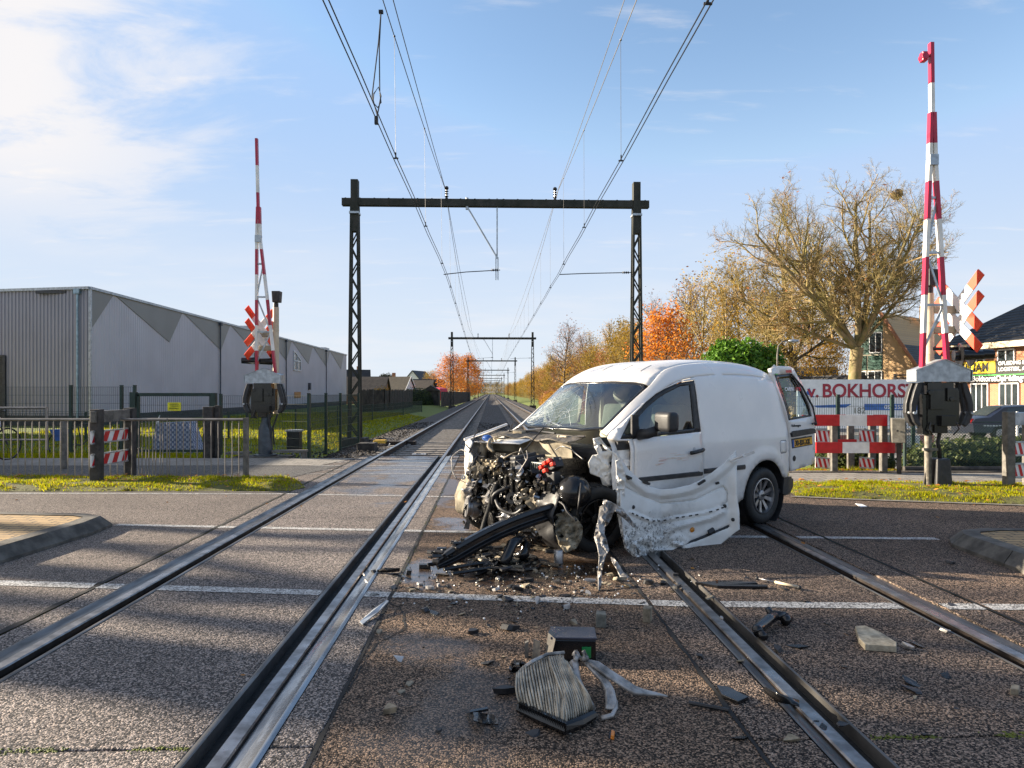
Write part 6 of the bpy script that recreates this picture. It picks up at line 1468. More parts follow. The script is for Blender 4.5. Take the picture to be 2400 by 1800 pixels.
# ================================================================== buildings
def corr(name, col, pitch, depth_, col2=None):
    t = NT(name); t.out(t.mix(t.range(t.noise(.5, 4, .5), .3, .7), col, tuple(c*.9 for c in col)), .5, .1, .5); return t.m
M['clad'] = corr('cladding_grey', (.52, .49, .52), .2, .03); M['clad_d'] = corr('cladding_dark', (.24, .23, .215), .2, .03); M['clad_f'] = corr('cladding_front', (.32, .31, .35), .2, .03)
C0 = trk(-21.1+.0, 36.6); Wd_ = TT; Fd = Vector((-.985, .17, 0))
WH = empty('warehouse', (C0.x, C0.y, -.3), 'long grey corrugated warehouse with dark triangles under its roof edge', 'warehouse')
WMI = Matrix.Translation(-WH.location)
def wput(o, par=None): o.data.transform(WMI); o.parent = par or WH; return o
HT = 7.0
def lw(s, z, o=0.0): p = C0+TT*s+TN*o; p.z = z; return p             # long wall: s metres along, o outwards
def fw(s, z, o=0.0): p = C0+Fd*s+Vector((-Fd.y, Fd.x, 0))*(1 if (-Fd.y*0+Fd.x*-1) > 0 else -1)*0; n_ = Vector((Fd.y, -Fd.x, 0)); n_ = n_ if n_.y < 0 else -n_; p = p+n_*o; p.z = z; return p
def ribbed(fn, L, z0, z1, pitch, d):
    b = MB(); P = []; s = 0
    while s < L: P += [(s, 0), (s+pitch*.45, 0), (s+pitch*.55, d), (s+pitch*.9, d)]; s += pitch
    P.append((L, 0)); vs = []
    for a, o in P: vs += [fn(a, z0, o), fn(a, z1, o)]
    b.add(vs, [(2*i, 2*i+2, 2*i+3, 2*i+1) for i in range(len(P)-1)]); return b
LL = 64.
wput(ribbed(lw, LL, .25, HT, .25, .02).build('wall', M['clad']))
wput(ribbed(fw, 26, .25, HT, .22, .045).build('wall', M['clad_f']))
b = MB(); b.add([lw(0, -.5, .01), lw(LL, -.5, .01), lw(LL, .25, .01), lw(0, .25, .01)], [(0, 1, 2, 3)]); b.add([fw(0, -.5, .03), fw(26, -.5, .03), fw(26, .25, .03), fw(0, .25, .03)], [(3, 2, 1, 0)]); wput(b.build('plinth', pm('plinth', (.055, .055, .06), .8)))
b = MB(); b.add([lw(0, HT), lw(LL, HT), lw(LL, HT)+Fd*26, fw(26, HT), ], [(0, 1, 2, 3)]); b.add([lw(LL, -.5), lw(LL, HT), lw(LL, HT)+Fd*26, lw(LL, -.5)+Fd*26], [(0, 1, 2, 3)]); wput(b.build('roof', M['clad_d']))
b = MB(); b.bar(lw(-.06, HT-.02, .05), lw(LL, HT-.02, .05), .16, .14); b.bar(fw(-.06, HT-.02, .07), fw(26, HT-.02, .07), .16, .14); wput(b.build('roof_edge', M['galv']))
b = MB(); b.bar(lw(.0, .25, .035), lw(.0, HT, .035), .12, .12); wput(b.build('corner_trim', M['galv']))
x0 = 2.2; pk = 8.55
tri = [[(0, HT-.08), (0, 4.75), (2.2, HT-.08)]]
s = 2.45
while s < LL-2: tri.append([(s, HT-.08), (min(LL, s+8.3), HT-.08), (min(LL, s+6.4), 4.78)]); s += 8.55
for k, t3 in enumerate(tri):
    b = MB(); b.prism([lw(a, z, .03) for a, z in t3], TN*.02); wput(b.build('dark_panel', M['clad_d']))
def downpipe(fn, s, o, m_):
    b = MB(); b.tube([fn(s, HT-.25, o-.02), fn(s, HT-.45, o), fn(s, .1, o), fn(s, -.05, o+.15)], .055, 8); b.box(fn(s, HT-.2, o-.02), (.3, .3, .26)); wput(b.build('downpipe', m_, smooth=False))
downpipe(fw, .62, .12, pm('pipe_blue', (.30, .40, .46), .4, .4))
pg = pm('pipe_dark', (.06, .07, .09), .5, .2)
for s in (17.1, 34.2, 51.3): downpipe(lw, s, .13, pg)
b = MB(); b.box(fw(2.2, HT-.2, .1), (1.6, .16, .14)); wput(b.build('gutter_box', M['dash']))
b = MB(); b.add([fw(5.2, -.5, .08), fw(14, -.5, .08), fw(14, 3.4, .08), fw(5.2, 3.4, .08)], [(3, 2, 1, 0)]); dd_ = wput(b.build('roller_door', pm('door_dark', (.03, .03, .032), .6)))
b = MB(); 
for i in range(14): b.bar(fw(5.25, .05+i*.25, .10), fw(14, .05+i*.25, .10), .03, .03)
b.bar(fw(5.13, -.5, .1), fw(5.13, 3.48, .1), .1, .14); b.bar(fw(5.13, 3.45, .1), fw(14, 3.45, .1), .1, .1); wput(b.build('door_frame', M['dash']), dd_)
b = MB(); b.add([lw(37.1, 3.9, .06), lw(39.7, 3.9, .06), lw(39.7, 5.1, .06), lw(37.1, 5.95, .06)], [(0, 1, 2, 3)]); wn_ = wput(b.build('window', M['pane']))
b = MB()
for a, c in (((37.1, 3.9), (39.7, 3.9)), ((39.7, 3.9), (39.7, 5.1)), ((39.7, 5.1), (37.1, 5.95)), ((37.1, 5.95), (37.1, 3.9)), ((38.4, 3.9), (38.4, 5.5)), ((37.1, 4.9), (39.7, 4.9))): b.bar(lw(*a, .08), lw(*c, .08), .08, .10)
wput(b.build('window_frame', M['white']), wn_)
b = MB(); b.add([lw(37.3, .9, .06), lw(39.8, .9, .06), lw(39.8, 1.55, .06), lw(37.3, 1.55, .06)], [(0, 1, 2, 3)]); wput(b.build('window', pm('lit_reflection', (.35, .2, .08), .2)))
b = MB(); b.box(lw(43.2, 2.2, .1), (.3, .5, .8)); wput(b.build('wall_lamp', M['dash']))
for s in (24.5, 53, 54.2): b = MB(); b.box(lw(s, HT+.15, -.6), (.6, 1.0, .4)); wput(b.build('roof_vent', M['galv']))
# --- generic gabled house
TILE = pm('roof_tiles', (.085, .066, .05), .8, 0, .4, 5, bump=.6, bscale=9)
def tiles(name, c):
    t = NT(name); wv = t.new('ShaderNodeTexWave', wave_type='BANDS', bands_direction='Z'); t.l.new(t.tc, wv.inputs[0]); wv.inputs['Scale'].default_value = 1.6; wv.inputs['Distortion'].default_value = .3
    f = t.noise(3, 4, .6); t.out(t.mix(t.math('MULTIPLY', wv.outputs['Fac'], .5), t.mix(t.range(f, .3, .7), c, tuple(k*.6 for k in c)), tuple(k*.35 for k in c)), .6); t.bump(wv.outputs['Fac'], .8, .06); return t.m
M['tile_b'] = tiles('tiles_brown', (.12, .095, .07)); M['tile_k'] = tiles('tiles_black', (.022, .022, .024)); M['tile_g'] = tiles('tiles_grey', (.10, .085, .06))
def brickm(name, a, c):
    t = NT(name); b = t.new('ShaderNodeTexBrick'); vec = t.map(None, None, (R(90), 0, 0)); t.l.new(vec, b.inputs['Vector']); b.inputs['Scale'].default_value = 1; b.inputs['Brick Width'].default_value = .22; b.inputs['Row Height'].default_value = .065; b.inputs['Mortar Size'].default_value = .008
    b.inputs['Color1'].default_value = (*a, 1); b.inputs['Color2'].default_value = (*c, 1); b.inputs['Mortar'].default_value = (.3, .24, .19, 1); t.out(b.outputs[0], .85); t.bump(b.outputs['Fac'], -.3, .01); return t.m
M['brick'] = brickm('orange_brick', (.42, .155, .06), (.34, .12, .05)); M['brick_y'] = brickm('yellow_brick', (.58, .37, .17), (.50, .31, .14))
def house(label, c, yaw, w_, d_, eave, ridge, wall, roof_, gable=None, chim=False, over=.3):
    """ridge along local x; w_ along x, d_ along y"""
    r = empty('house', c, label, 'house', yaw); b = MB(); hx, hy = w_/2, d_/2
    b.add([(-hx, -hy, 0), (hx, -hy, 0), (hx, hy, 0), (-hx, hy, 0), (-hx, -hy, eave), (hx, -hy, eave), (hx, hy, eave), (-hx, hy, eave), (-hx, 0, ridge-.05), (hx, 0, ridge-.05)], [(0, 1, 5, 4), (1, 2, 6, 9, 5), (2, 3, 7, 6), (3, 0, 4, 8, 7)]); b.build('wall', wall, r)
    if gable:
        b = MB(); 
        for s in (-1, 1): b.prism([(s*(hx+.02), -hy+.1, eave-.1), (s*(hx+.02), hy-.1, eave-.1), (s*(hx+.02), 0, ridge-.15)], (s*.03, 0, 0))
        b.build('gable', gable, r)
    b = MB(); sl = (ridge-eave)/hy
    for s in (-1, 1): b.prism([(-hx-over, 0, ridge), (hx+over, 0, ridge), (hx+over, s*(hy+over), eave-over*sl), (-hx-over, s*(hy+over), eave-over*sl)], (0, 0, .12))
    b.build('roof', roof_, r)
    b = MB()
    for sx in (-1, 1):
        for s in (-1, 1): b.bar((sx*(hx+over), 0, ridge+.05), (sx*(hx+over), s*(hy+over), eave-over*sl+.05), .08, .2)
    b.build('barge_board', M['white'] if gable else M['darkpost'], r)
    if chim: b = MB(); b.box((hx*.3, .3, ridge+.3), (.5, .5, 1.0)); b.build('chimney', M['brick'], r)
    return r
def win_box(r, c, w_, h_, nrm, m_=None, bars=1):
    """window with frame on a wall whose outward normal is nrm (local)"""
    n_ = Vector(nrm).normalized(); x = Vector((0, 0, 1)).cross(n_); c = Vector(c)
    b = MB(); b.prism([c-x*w_/2-Vector((0, 0, h_/2)), c+x*w_/2-Vector((0, 0, h_/2)), c+x*w_/2+Vector((0, 0, h_/2)), c-x*w_/2+Vector((0, 0, h_/2))], n_*.03); o = b.build('window', M['pane'], r)
    b = MB(); f = n_*.04
    for i in range(bars+2): k = -w_/2+w_*i/(bars+1); b.bar(c+f+x*k-Vector((0, 0, h_/2)), c+f+x*k+Vector((0, 0, h_/2)), .09, .06)
    for k in (-h_/2, h_/2): b.bar(c+f-x*w_/2+Vector((0, 0, k)), c+f+x*w_/2+Vector((0, 0, k)), .06, .09)
    b.build('window_frame', m_ or M['white'], o); return o
p = at(850, 935, 108); h1 = house('low house with a brown tiled roof behind the first mast', (p.x, p.y, -.4), R(0), 7.5, 6., 1.6, 4.3, M['brick'], M['tile_b'])
p = at(905, 935, 122); h2 = house('house with a white gable and dark roof beyond the wooden fence', (p.x, p.y, -.4), R(-14), 9., 6.4, 1.6, 4.6, M['brick'], M['tile_g'], gable=M['white'], chim=True)
win_box(h2, (4.56, 0, 1.4), 1.2, .9, (1, 0, 0))
p = at(966, 935, 145); h3 = house('low house with brown roof between the white gable and the red truck', (p.x, p.y, -.4), R(-8), 9., 7., 1.6, 4.4, M['brick_y'], M['tile_b'])
p = at(1002, 935, 175); h4 = house('distant house with a grey roof behind the low brown house', (p.x, p.y, -.4), R(20), 8., 7., 2.4, 5.2, M['swhite'], M['tile_k'])
p = at(982, 935, 215); house('farthest house whose blue-grey gable peeps over the roofs', (p.x, p.y, -.4), R(75), 10., 8., 4.2, 8.6, M['swhite'], M['tile_k'])
p = at(828, 900, 135); house('dark roofed house just behind the left mast', (p.x, p.y, -.4), R(10), 6., 7., 3.2, 6.3, M['brick'], M['tile_k'], chim=True)
# garden fences beyond the field
WOODF = pm('dark_fence_wood', (.05, .043, .032), .85, 0, .5, 1.5, bump=.4, bscale=20)
def board_fence(label, pts, h_, m_, z=-.35):
    r = empty('wooden_fence', (pts[0][0], pts[0][1], z), label, 'fence'); P = [Vector((x-pts[0][0], y-pts[0][1], 0)) for x, y in pts]; rgf = random.Random(len(pts)*7+int(h_*10))
    b = MB()
    for a, c in zip(P, P[1:]):
        n = int((c-a).length/.16)
        for i in range(n): q = a.lerp(c, (i+.5)/n); d = (c-a).normalized()*.07; hh = h_*rgf.uniform(.95, 1.04); b.bar(q-d+Vector((0, 0, hh/2)), q+d+Vector((0, 0, hh/2)), .025, hh)
    b.build('boards', m_, r); b = MB()
    for a, c in zip(P, P[1:]):
        k = max(1, int((c-a).length/2))
        for i in range(k+1): q = a.lerp(c, i/k); b.box(q+Vector((0, .06, h_/2)), (.1, .1, h_+.1))
    b.build('post', M['greypost'], r); return r
q = lambda u, Y: ((u-1200)*Y/1600, Y)
board_fence('dark wooden garden fence running along the field', [q(845, 62), q(900, 66), q(912, 68), q(966, 86)], 2.1, WOODF)
board_fence('dark wooden fence beside the second portal mast', [q(1034, 88), q(1062, 100), q(1102, 150)], 1.9, WOODF)
b = MB(); b.box((0, 0, 1.0), (2.2, 2.4, 2.2)); b.prism([(-1.3, -1.4, 2.1), (1.3, -1.4, 2.1), (0, -1.4, 2.9)], (0, 2.8, 0)); o = b.build('garden_shed', WOODF); o.location = (*q(1012, 98), -.4); tag(o, 'small dark garden shed between fence and red truck', 'shed')
# --- vehicles far away
def truck(label, c, yaw, col, bodycol):
    r = empty('parked_truck', c, label, 'truck', yaw)
    b = MB(); b.prism([(-1.1, -1.2, .5), (1.1, -1.2, .5), (1.1, -1.2, 2.5), (.8, -1.2, 3.2), (-1.1, -1.2, 3.5)], (0, 2.4, 0)); b.build('cab', col, r, bevel=.15)
    b = MB(); b.box((1.12, 0, 2.05), (.05, 2.1, .75)); b.box((.2, -1.21, 2.05), (1.0, .03, .7)); b.build('windscreen', M['pane'], r)
    b = MB(); b.box((-4.5, 0, 1.15), (5.6, 2.2, .3)); b.box((-4.5, -1.1, 1.4), (5.4, .06, .5)); b.build('flatbed', bodycol, r)
    for x in (0, -3.6, -5.2):
        for y in (-1.1, 1.1): b = MB(); b.lathe((x, y-.15, .5), (0, 1, 0), [(0, 0), (.5, 0), (.5, .3), (0, .3)], 16); b.build('wheel', M['rubber'], r)
    return r
p = at(1033, 935, 122); TRK = truck('red truck cab parked beside the orange tree', (p.x+.0, p.y, -.35), R(-35), pm('truck_red', (.6, .01, .02), .35), pm('truck_green', (.03, .16, .08), .5))
TRK.scale = (.8,)*3; p = at(1088, 935, 165); truck('cream truck cab parked behind the second mast', (p.x, p.y, -.35), R(-35), pm('truck_cream', (.55, .40, .18), .4), M['galv'])
# dark saloon on the car park
CAR = empty('parked_car', (20.45, 27.2, -.43), 'dark blue saloon parked in front of the brick building', 'car', R(-8))
b = MB(); pr = [(-2.35, .35), (-2.4, .75), (-2.3, .92), (-1.75, .98), (-1.15, 1.36), (-.3, 1.43), (.55, 1.36), (1.25, .98), (2.1, .84), (2.4, .66), (2.4, .32)]
hw = lambda z: .89-.20*sstep(.95, 1.43, z)
n = len(pr); vs = []
for t in (-1, -.8, .8, 1): 
    for x, z in pr: k = hw(z); vs.append((x*(1 if abs(t) < 1 else .985), t*k, z-(.03 if abs(t) == 1 else 0)*(z > .9)))
b.add(vs, [(j*n+i, j*n+i+1, (j+1)*n+i+1, (j+1)*n+i) for j in range(3) for i in range(n-1)]+[tuple(range(n-1, -1, -1)), tuple(range(3*n, 4*n))]); b.build('body', pm('navy_paint', (.008, .010, .022), .35, 0, .1, coat=.25), CAR, smooth=True, angle=35)
b = MB()
for sg in (-1, 1):
    y = lambda z: sg*(hw(z)+.004)
    for P in ([(-1.25, 1.0), (-1.0, 1.30), (-.32, 1.36), (-.28, 1.0)], [(-.22, 1.0), (-.26, 1.36), (.45, 1.30), (1.0, 1.0)]): b.prism([(x, y(z), z) for x, z in P], (0, sg*.006, 0))
b.prism([(-1.72, -.62, 1.0), (-1.72, .62, 1.0), (-1.18, .58, 1.35), (-1.18, -.58, 1.35)], (-.012, 0, .012)); b.build('window', M['pane'], CAR)
for sg in (-1, 1): b = MB(); b.box((-2.33, sg*.62, .80), (.12, .42, .16)); b.build('tail_light', pm('tail_red', (.5, .01, .01), .25), CAR)
b = MB(); b.box((-2.40, 0, .78), (.03, .52, .11)); b.build('number_plate', M['plate'], CAR)
for x in (-1.35, 1.45):
    for sg in (-1, 1): b = MB(); b.lathe((x, sg*.72, .31), (0, sg, 0), [(0, 0), (.31, 0), (.31, .19), (.20, .195)], 24); o = b.build('wheel', M['rubber'], CAR, smooth=True, angle=35); b = MB(); b.lathe((x, sg*.90, .31), (0, sg, 0), [(.20, 0), (.19, .02), (.05, .03), (0, .03)], 12); b.build('rim', M['alu'], o)
b = MB(); b.bar((-2.0, -.9, .62), (2.1, -.9, .6), .02, .05); b.build('side_trim', M['galv'], CAR)
# --- brick office building with signs, right edge
ob = Vector((28.3, 45.0, -.45)); OX = Vector((.15, -.99, 0)).normalized()
OF = empty('office_building', ob, 'orange brick building with black tiled hip roof and yellow sign', 'building', math.atan2(OX.y, OX.x))
b = MB(); b.box((11, 5, 2.35), (22, 10, 4.7)); b.build('wall', M['brick'], OF)
b = MB(); e = .6; z0, z1 = 4.75, 8.6; b.add([(-e, -e, z0), (22+e, -e, z0), (22+e, 10+e, z0), (-e, 10+e, z0), (4.2, 5, z1), (18, 5, z1), (-e, -e, z0-.05), (22+e, -e, z0-.05), (22+e, 10+e, z0-.05), (-e, 10+e, z0-.05)], [(0, 1, 5, 4), (1, 2, 5), (2, 3, 4, 5), (3, 0, 4), (9, 8, 7, 6)]); b.build('roof', M['tile_k'], OF)
b = MB(); b.bar((-.65, -.66, 4.72), (22.6, -.66, 4.72), .14, .34); b.bar((-.66, -.6, 4.72), (-.66, 10.6, 4.72), .14, .34); b.build('gutter', M['cream'], OF)
for i in range(7):
    win_box(OF, (3.1+i*2.1, -.02, 1.60), 1.25, 1.75, (0, -1, 0), bars=2)
for i in range(8): win_box(OF, (2.9+i*2.1, -.02, 4.05), 1.1, .80, (0, -1, 0), bars=1)
OM = Matrix.Translation(ob) @ Matrix.Rotation(math.atan2(OX.y, OX.x), 4, 'Z')
SG = empty('shop_sign', OM @ Vector((.6, -.2, 2.62)), 'black and yellow sign board with white and black lettering on the brick wall', 'sign', math.atan2(OX.y, OX.x))
b = MB(); b.box((5.4, 0, .55), (10.6, .08, 1.25)); b.build('board', M['sblack'], SG)
b = MB(); b.box((2.25, -.05, .84), (3.2, .03, .72)); b.build('yellow_panel', M['yel2'], SG); b = MB(); b.box((5.4, -.05, .355), (10.6, .03, .06)); b.build('green_stripe', pm('stripe_green', (.04, .35, .05), .5), SG)
SMt = Matrix.Translation(SG.location) @ Matrix.Rotation(math.atan2(OX.y, OX.x), 4, 'Z')
text('WILLIAM', .74, SMt @ Vector((.78, -.075, .585)), OX, M['ink'], SG, sx=.90, bold=.022)
text('OPLEIDING EN', .30, SMt @ Vector((4.05, -.055, .93)), OX, M['swhite'], SG, bold=.006); text('LOGISTIEK, ADVIES', .30, SMt @ Vector((4.05, -.055, .58)), OX, M['swhite'], SG, bold=.006)
text('WilliamBokhorstOpleidingen', .46, SMt @ Vector((.72, -.055, .0)), OX, M['swhite'], SG, sx=1.0, bold=.012)
b = MB(); b.box((1.5, -2.4, .45), (7, .25, .9)); b.build('low_wall', M['brick'], OF)
# --- house with green boarded gable
gb = at(2069, 935, 58); gb.z = -.45; GX = Vector((.62, -.78, 0)).normalized()
GH = empty('house', gb, 'gabled house with dark green boarding and yellow brick', 'house', math.atan2(GX.y, GX.x))
GB_ = pm('green_boards', (.012, .07, .05), .5, 0, .25, 3)
b = MB(); b.prism([(0, 0, 0), (0, 0, 8.6), (.05, 0, 8.7), (5.1, 0, 0)], (0, 14, 0)); b.build('wall', M['brick_y'], GH)
b = MB(); b.prism([(-2.6, 0, 0), (0, 0, 0), (0, 0, 5.2), (-2.6, 0, 5.2)], (0, 12, 0)); b.build('wall', pm('pale_frame', (.45, .40, .30), .7), GH)
b = MB(); b.prism([(-2.4, .1, 5.2), (0, .1, 5.2), (0, .1, 8.5), (-2.2, .4, 8.1)], (0, 12, .1)); b.build('dormer', GB_, GH)
b = MB()
for x0, x1 in ((-2.5, -1.35), (-1.2, -.05)):
    for z0, z1 in ((3.9, 5.1), (.2, 1.9)): b.box(((x0+x1)/2, -.04, (z0+z1)/2), (x1-x0, .06, z1-z0)); [b.bar((x0, -.08, z0+.2*i), (x1, -.08, z0+.2*i), .015, .03) for i in range(int((z1-z0)/.2))]
b.build('green_panel', GB_, GH)
for x in (-1.92, -.62): win_box(GH, (x, -.03, 2.95), 1.1, 1.6, (0, -1, 0), bars=1)
win_box(GH, (-.6, .08, 6.2), 1.0, 1.7, (0, -1, 0), bars=1)
b = MB(); b.add([(-.1, -.25, 8.78), (5.5, -.25, -.3), (5.5, 14.2, -.3), (-.1, 14.2, 8.78)], [(0, 1, 2, 3)]); b.build('roof', M['tile_k'], GH, solid=.2)
b = MB(); b.bar((-.1, -.28, 8.7), (5.5, -.28, -.35), .08, .26); b.build('barge_board', M['brick'], GH); b = MB(); b.box((1.2, 6, 8.9), (.9, .9, 1.5)); b.build('chimney', M['brick_y'], GH)
b = MB()
for i in range(6): b.bar((.95, -.06, 2.1+i*.26), (3.2, -.06, 2.1+i*.26), .05, .09)
b.bar((.95, -.07, 2.0), (.95, -.07, 3.5), .1, .1); b.bar((3.2, -.07, 2.0), (3.2, -.07, 3.5), .1, .1); b.build('shutter', M['dash'], GH)
p = at(1938, 935, 52); house('low black roofed outbuilding left of the leaning trunk', (p.x, p.y, -.45), R(-68), 6., 4.2, 1.3, 3.1, M['brick_y'], M['tile_k'])
p = at(1785, 935, 70); house('dark roof half hidden behind the laurel hedge', (p.x+3, p.y, -.45), R(-30), 8., 6., 2.6, 4.4, M['brick_y'], M['tile_k'])
# --- banner
bp = at(1868, 905, 24.); BN = empty('shop_banner', (bp.x, 24., -.3), 'white banner with large faded red lettering behind the mesh fence', 'banner')
b = MB(); b.box((2.35, 0, 1.38), (4.7, .04, 1.72)); b.build('sheet', M['swhite'], BN); b = MB()
for x in (.1, 2.4, 4.6): b.box((x, .06, .95), (.08, .08, 2.6))
b.build('post', M['darkpost'], BN)
tb = lambda s_, sz, x, z, m_, bold=0., sx=1.: text(s_, sz, BN.location+Vector((x, -.03, z)), (1, 0, 0), m_, BN, bold=bold, sx=sx)
tb('v.', .62, .36, 1.62, M['bred'], .012); tb('BOKHORST', .66, .86, 1.62, M['bred'], .016, .96); tb('v/d', .2, .2, 1.3, M['blue']); tb('182', .30, 1.95, 1.05, M['concrete'], .0); tb('NG', .34, 1.45, .72, M['galv'], .004); tb('055-355', .20, 3.05, 1.205, M['swhite'], .004); tb('9-18-DAG', .26, 2.95, .78, M['galv'], .004)
b = MB(); b.box((3.3, -.026, 1.27), (1.9, .01, .22)); b.prism([(.55, -.026, 1.32), (1.9, -.026, 1.38), (1.7, -.026, 1.25), (.7, -.026, 1.25)], (0, .008, 0)); b.prism([(.30, -.026, 1.75), (.42, -.026, 1.95), (.60, -.026, 1.6), (.45, -.026, 1.66)], (0, .008, 0)); b.build('blue_print', M['blue'], BN)
# street lamp reaching from behind the laurel
lp = at(1822, 920, 34.); LMP = empty('street_lamp', (lp.x, 34, -.45), 'grey street lamp with a curved arm above the laurel hedge', 'street lamp'); hl_ = HC+(920-799)*34/1600+.45
b = MB(); b.tube([(0, 0, 0), (0, 0, hl_-.7), (.05, 0, hl_-.25), (.25, 0, hl_-.03), (.5, 0, hl_)], [.06, .045, .04, .035, .03], 8); b.build('pole', M['greypost'], LMP, smooth=True); b = MB(); b.ball((.82, 0, hl_), .30, 12, sq=(1, .4, .28)); b.build('lamp_head', M['galv'], LMP, smooth=True)
# red and white kerb block and low frame on the car park
b = MB()
for i in range(8): b.mat(i % 2); b.bar((7.0+i*.33, 15.6, .30), (7.33+i*.33, 15.6, .30), .05, .40)
thing_mesh(b, 'low_board', [M['white'], pm('faded_red', (.6, .25, .2), .5)], 'pale low board standing behind the post of the near barrier', 'board')
b = MB(); b.bar((0, 0, 0), (0, 0, 1.35), .05, .05); b.bar((.75, 0, 0), (.75, 0, 1.35), .05, .05); b.bar((0, 0, 1.3), (.75, 0, 1.3), .05, .05); b.bar((0, 0, .9), (.75, 0, .9), .05, .05); o = b.build('white_frame', M['white']); o.location = (15.1, 20.4, -.44); tag(o, 'white tubular frame standing in front of the dark saloon', 'frame')
# bicycle, dog and white bag behind the left rails
def bike(label, c, yaw, col, bag=None):
    r = empty('bicycle', c, label, 'bicycle', yaw)
    for x in (0, 1.08): b = MB(); b.tube([(x+.34*math.cos(a), 0, .35+.34*math.sin(a)) for a in [2*PI*i/24 for i in range(25)]], .018, 6); [b.cyl((x, 0, .35), (x+.33*math.cos(a), 0, .35+.33*math.sin(a)), .002, 3) for a in [2*PI*i/12 for i in range(12)]]; b.build('wheel', M['rubber'], r)
    b = MB(); S = (.38, 0, .92); BBt = (.48, 0, .32); Hd = (.86, 0, .85)
    for a, c_ in ((S, BBt), (BBt, (.88, 0, .70)), (S, Hd), (BBt, (0, 0, .35)), (S, (0, 0, .35)), ((.82, 0, 1.02), (1.08, 0, .35))): b.cyl(a, c_, .018, 8)
    b.build('frame', col, r); b = MB(); b.tube([(.72, -.28, 1.08), (.84, -.2, 1.10), (.82, 0, 1.04), (.84, .2, 1.10), (.72, .28, 1.08)], .014, 6); b.build('handlebar', M['plastic'], r); b = MB(); b.box((.35, 0, .97), (.26, .16, .06)); b.build('saddle', M['plastic'], r, bevel=.02)
    if bag: b = MB(); b.prism([(-.25, -.12, .75), (.15, -.12, .75), (.05, -.12, .45), (-.1, -.12, .45)], (0, .24, 0)); b.build('saddle_bag', bag, r)
    return r
bike('bicycle with a blue bag leaning in front of the warehouse fence', (-12.0, 18.2, -.25), R(10), M['dash'], M['blue'])
bike('dark bicycle behind the steel rail at the left edge', (-11.25, 13.9, .0), R(80), M['dash'], M['plastic'])
wb_ = empty('garden_tent', (-9.95, 20.4, -.3), 'blue and white checked tent-shaped cover behind the striped board', 'cover')
b = MB(); b.prism([(-.65, -.3, 0), (.65, -.3, 0), (.38, -.3, .92), (-.55, -.3, .88)], (0, .6, 0)); t = NT('checked'); ck = t.new('ShaderNodeTexChecker'); t.l.new(t.tc, ck.inputs[0]); ck.inputs[1].default_value = (.38, .40, .48, 1); ck.inputs[2].default_value = (.12, .15, .26, 1); ck.inputs['Scale'].default_value = 14; t.out(ck.outputs[0], .7); b.build('sheet', t.m, wb_); b = MB(); b.cyl((-.5, -.3, .85), (-.42, -.3, 1.12), .04, 8, .01); b.build('peak', M['swhite'], wb_)
b = MB(); b.tube([(-1.2, 0, .80), (1.25, 0, .80)], .028, 8); b.tube([(-1.2, 0, 0), (-1.2, 0, .80)], .028, 8); b.tube([(1.25, 0, -.1), (1.25, 0, .80)], .028, 8); b.tube([(-1.2, 0, .12), (1.25, 0, .12)], .02, 8)
o = b.build('tube_gate', M['stain']); o.location = (-11.2, 14.6, .35); tag(o, 'low tubular gate with white plate behind the steel rail', 'gate'); b = MB(); b.box((.1, -.05, .50), (.38, .02, .20)); b.build('plate', M['swhite'], o)
b = MB(); b.cyl((-8.65, 13.2, 0), (-8.65, 13.2, .95), .055, 12); thing_mesh(b, 'bollard', M['greypost'], 'grey bollard behind the striped board on the path', 'bollard', loc=(-8.65, 13.2, 0))
b = MB(); b.box((0, 0, .55), (.22, .2, 1.3)); b.box((.17, .05, .55), (.1, .14, 1.36)); o = b.build('timber_post', M['darkpost'], bevel=.01); o.location = (-7.05, 15.9, -.05); tag(o, 'thick dark timber post in front of the field gate', 'post')

# unseen shed added outside the left edge: it shades the path and railway fence
SH = empty('shed', (-30.5, 23.5, -.3), 'unseen grey shed added left of the picture for its shade', 'shed')
b = MB(); b.box((0, 0, 3.2), (12, 13, 6.4)); b.build('wall', M['clad_f'], SH); b = MB(); b.prism([(-6.2, -6.7, 6.4), (6.2, -6.7, 6.4), (0, -6.7, 7.6)], (0, 13.4, 0)); b.build('roof', M['clad_d'], SH)
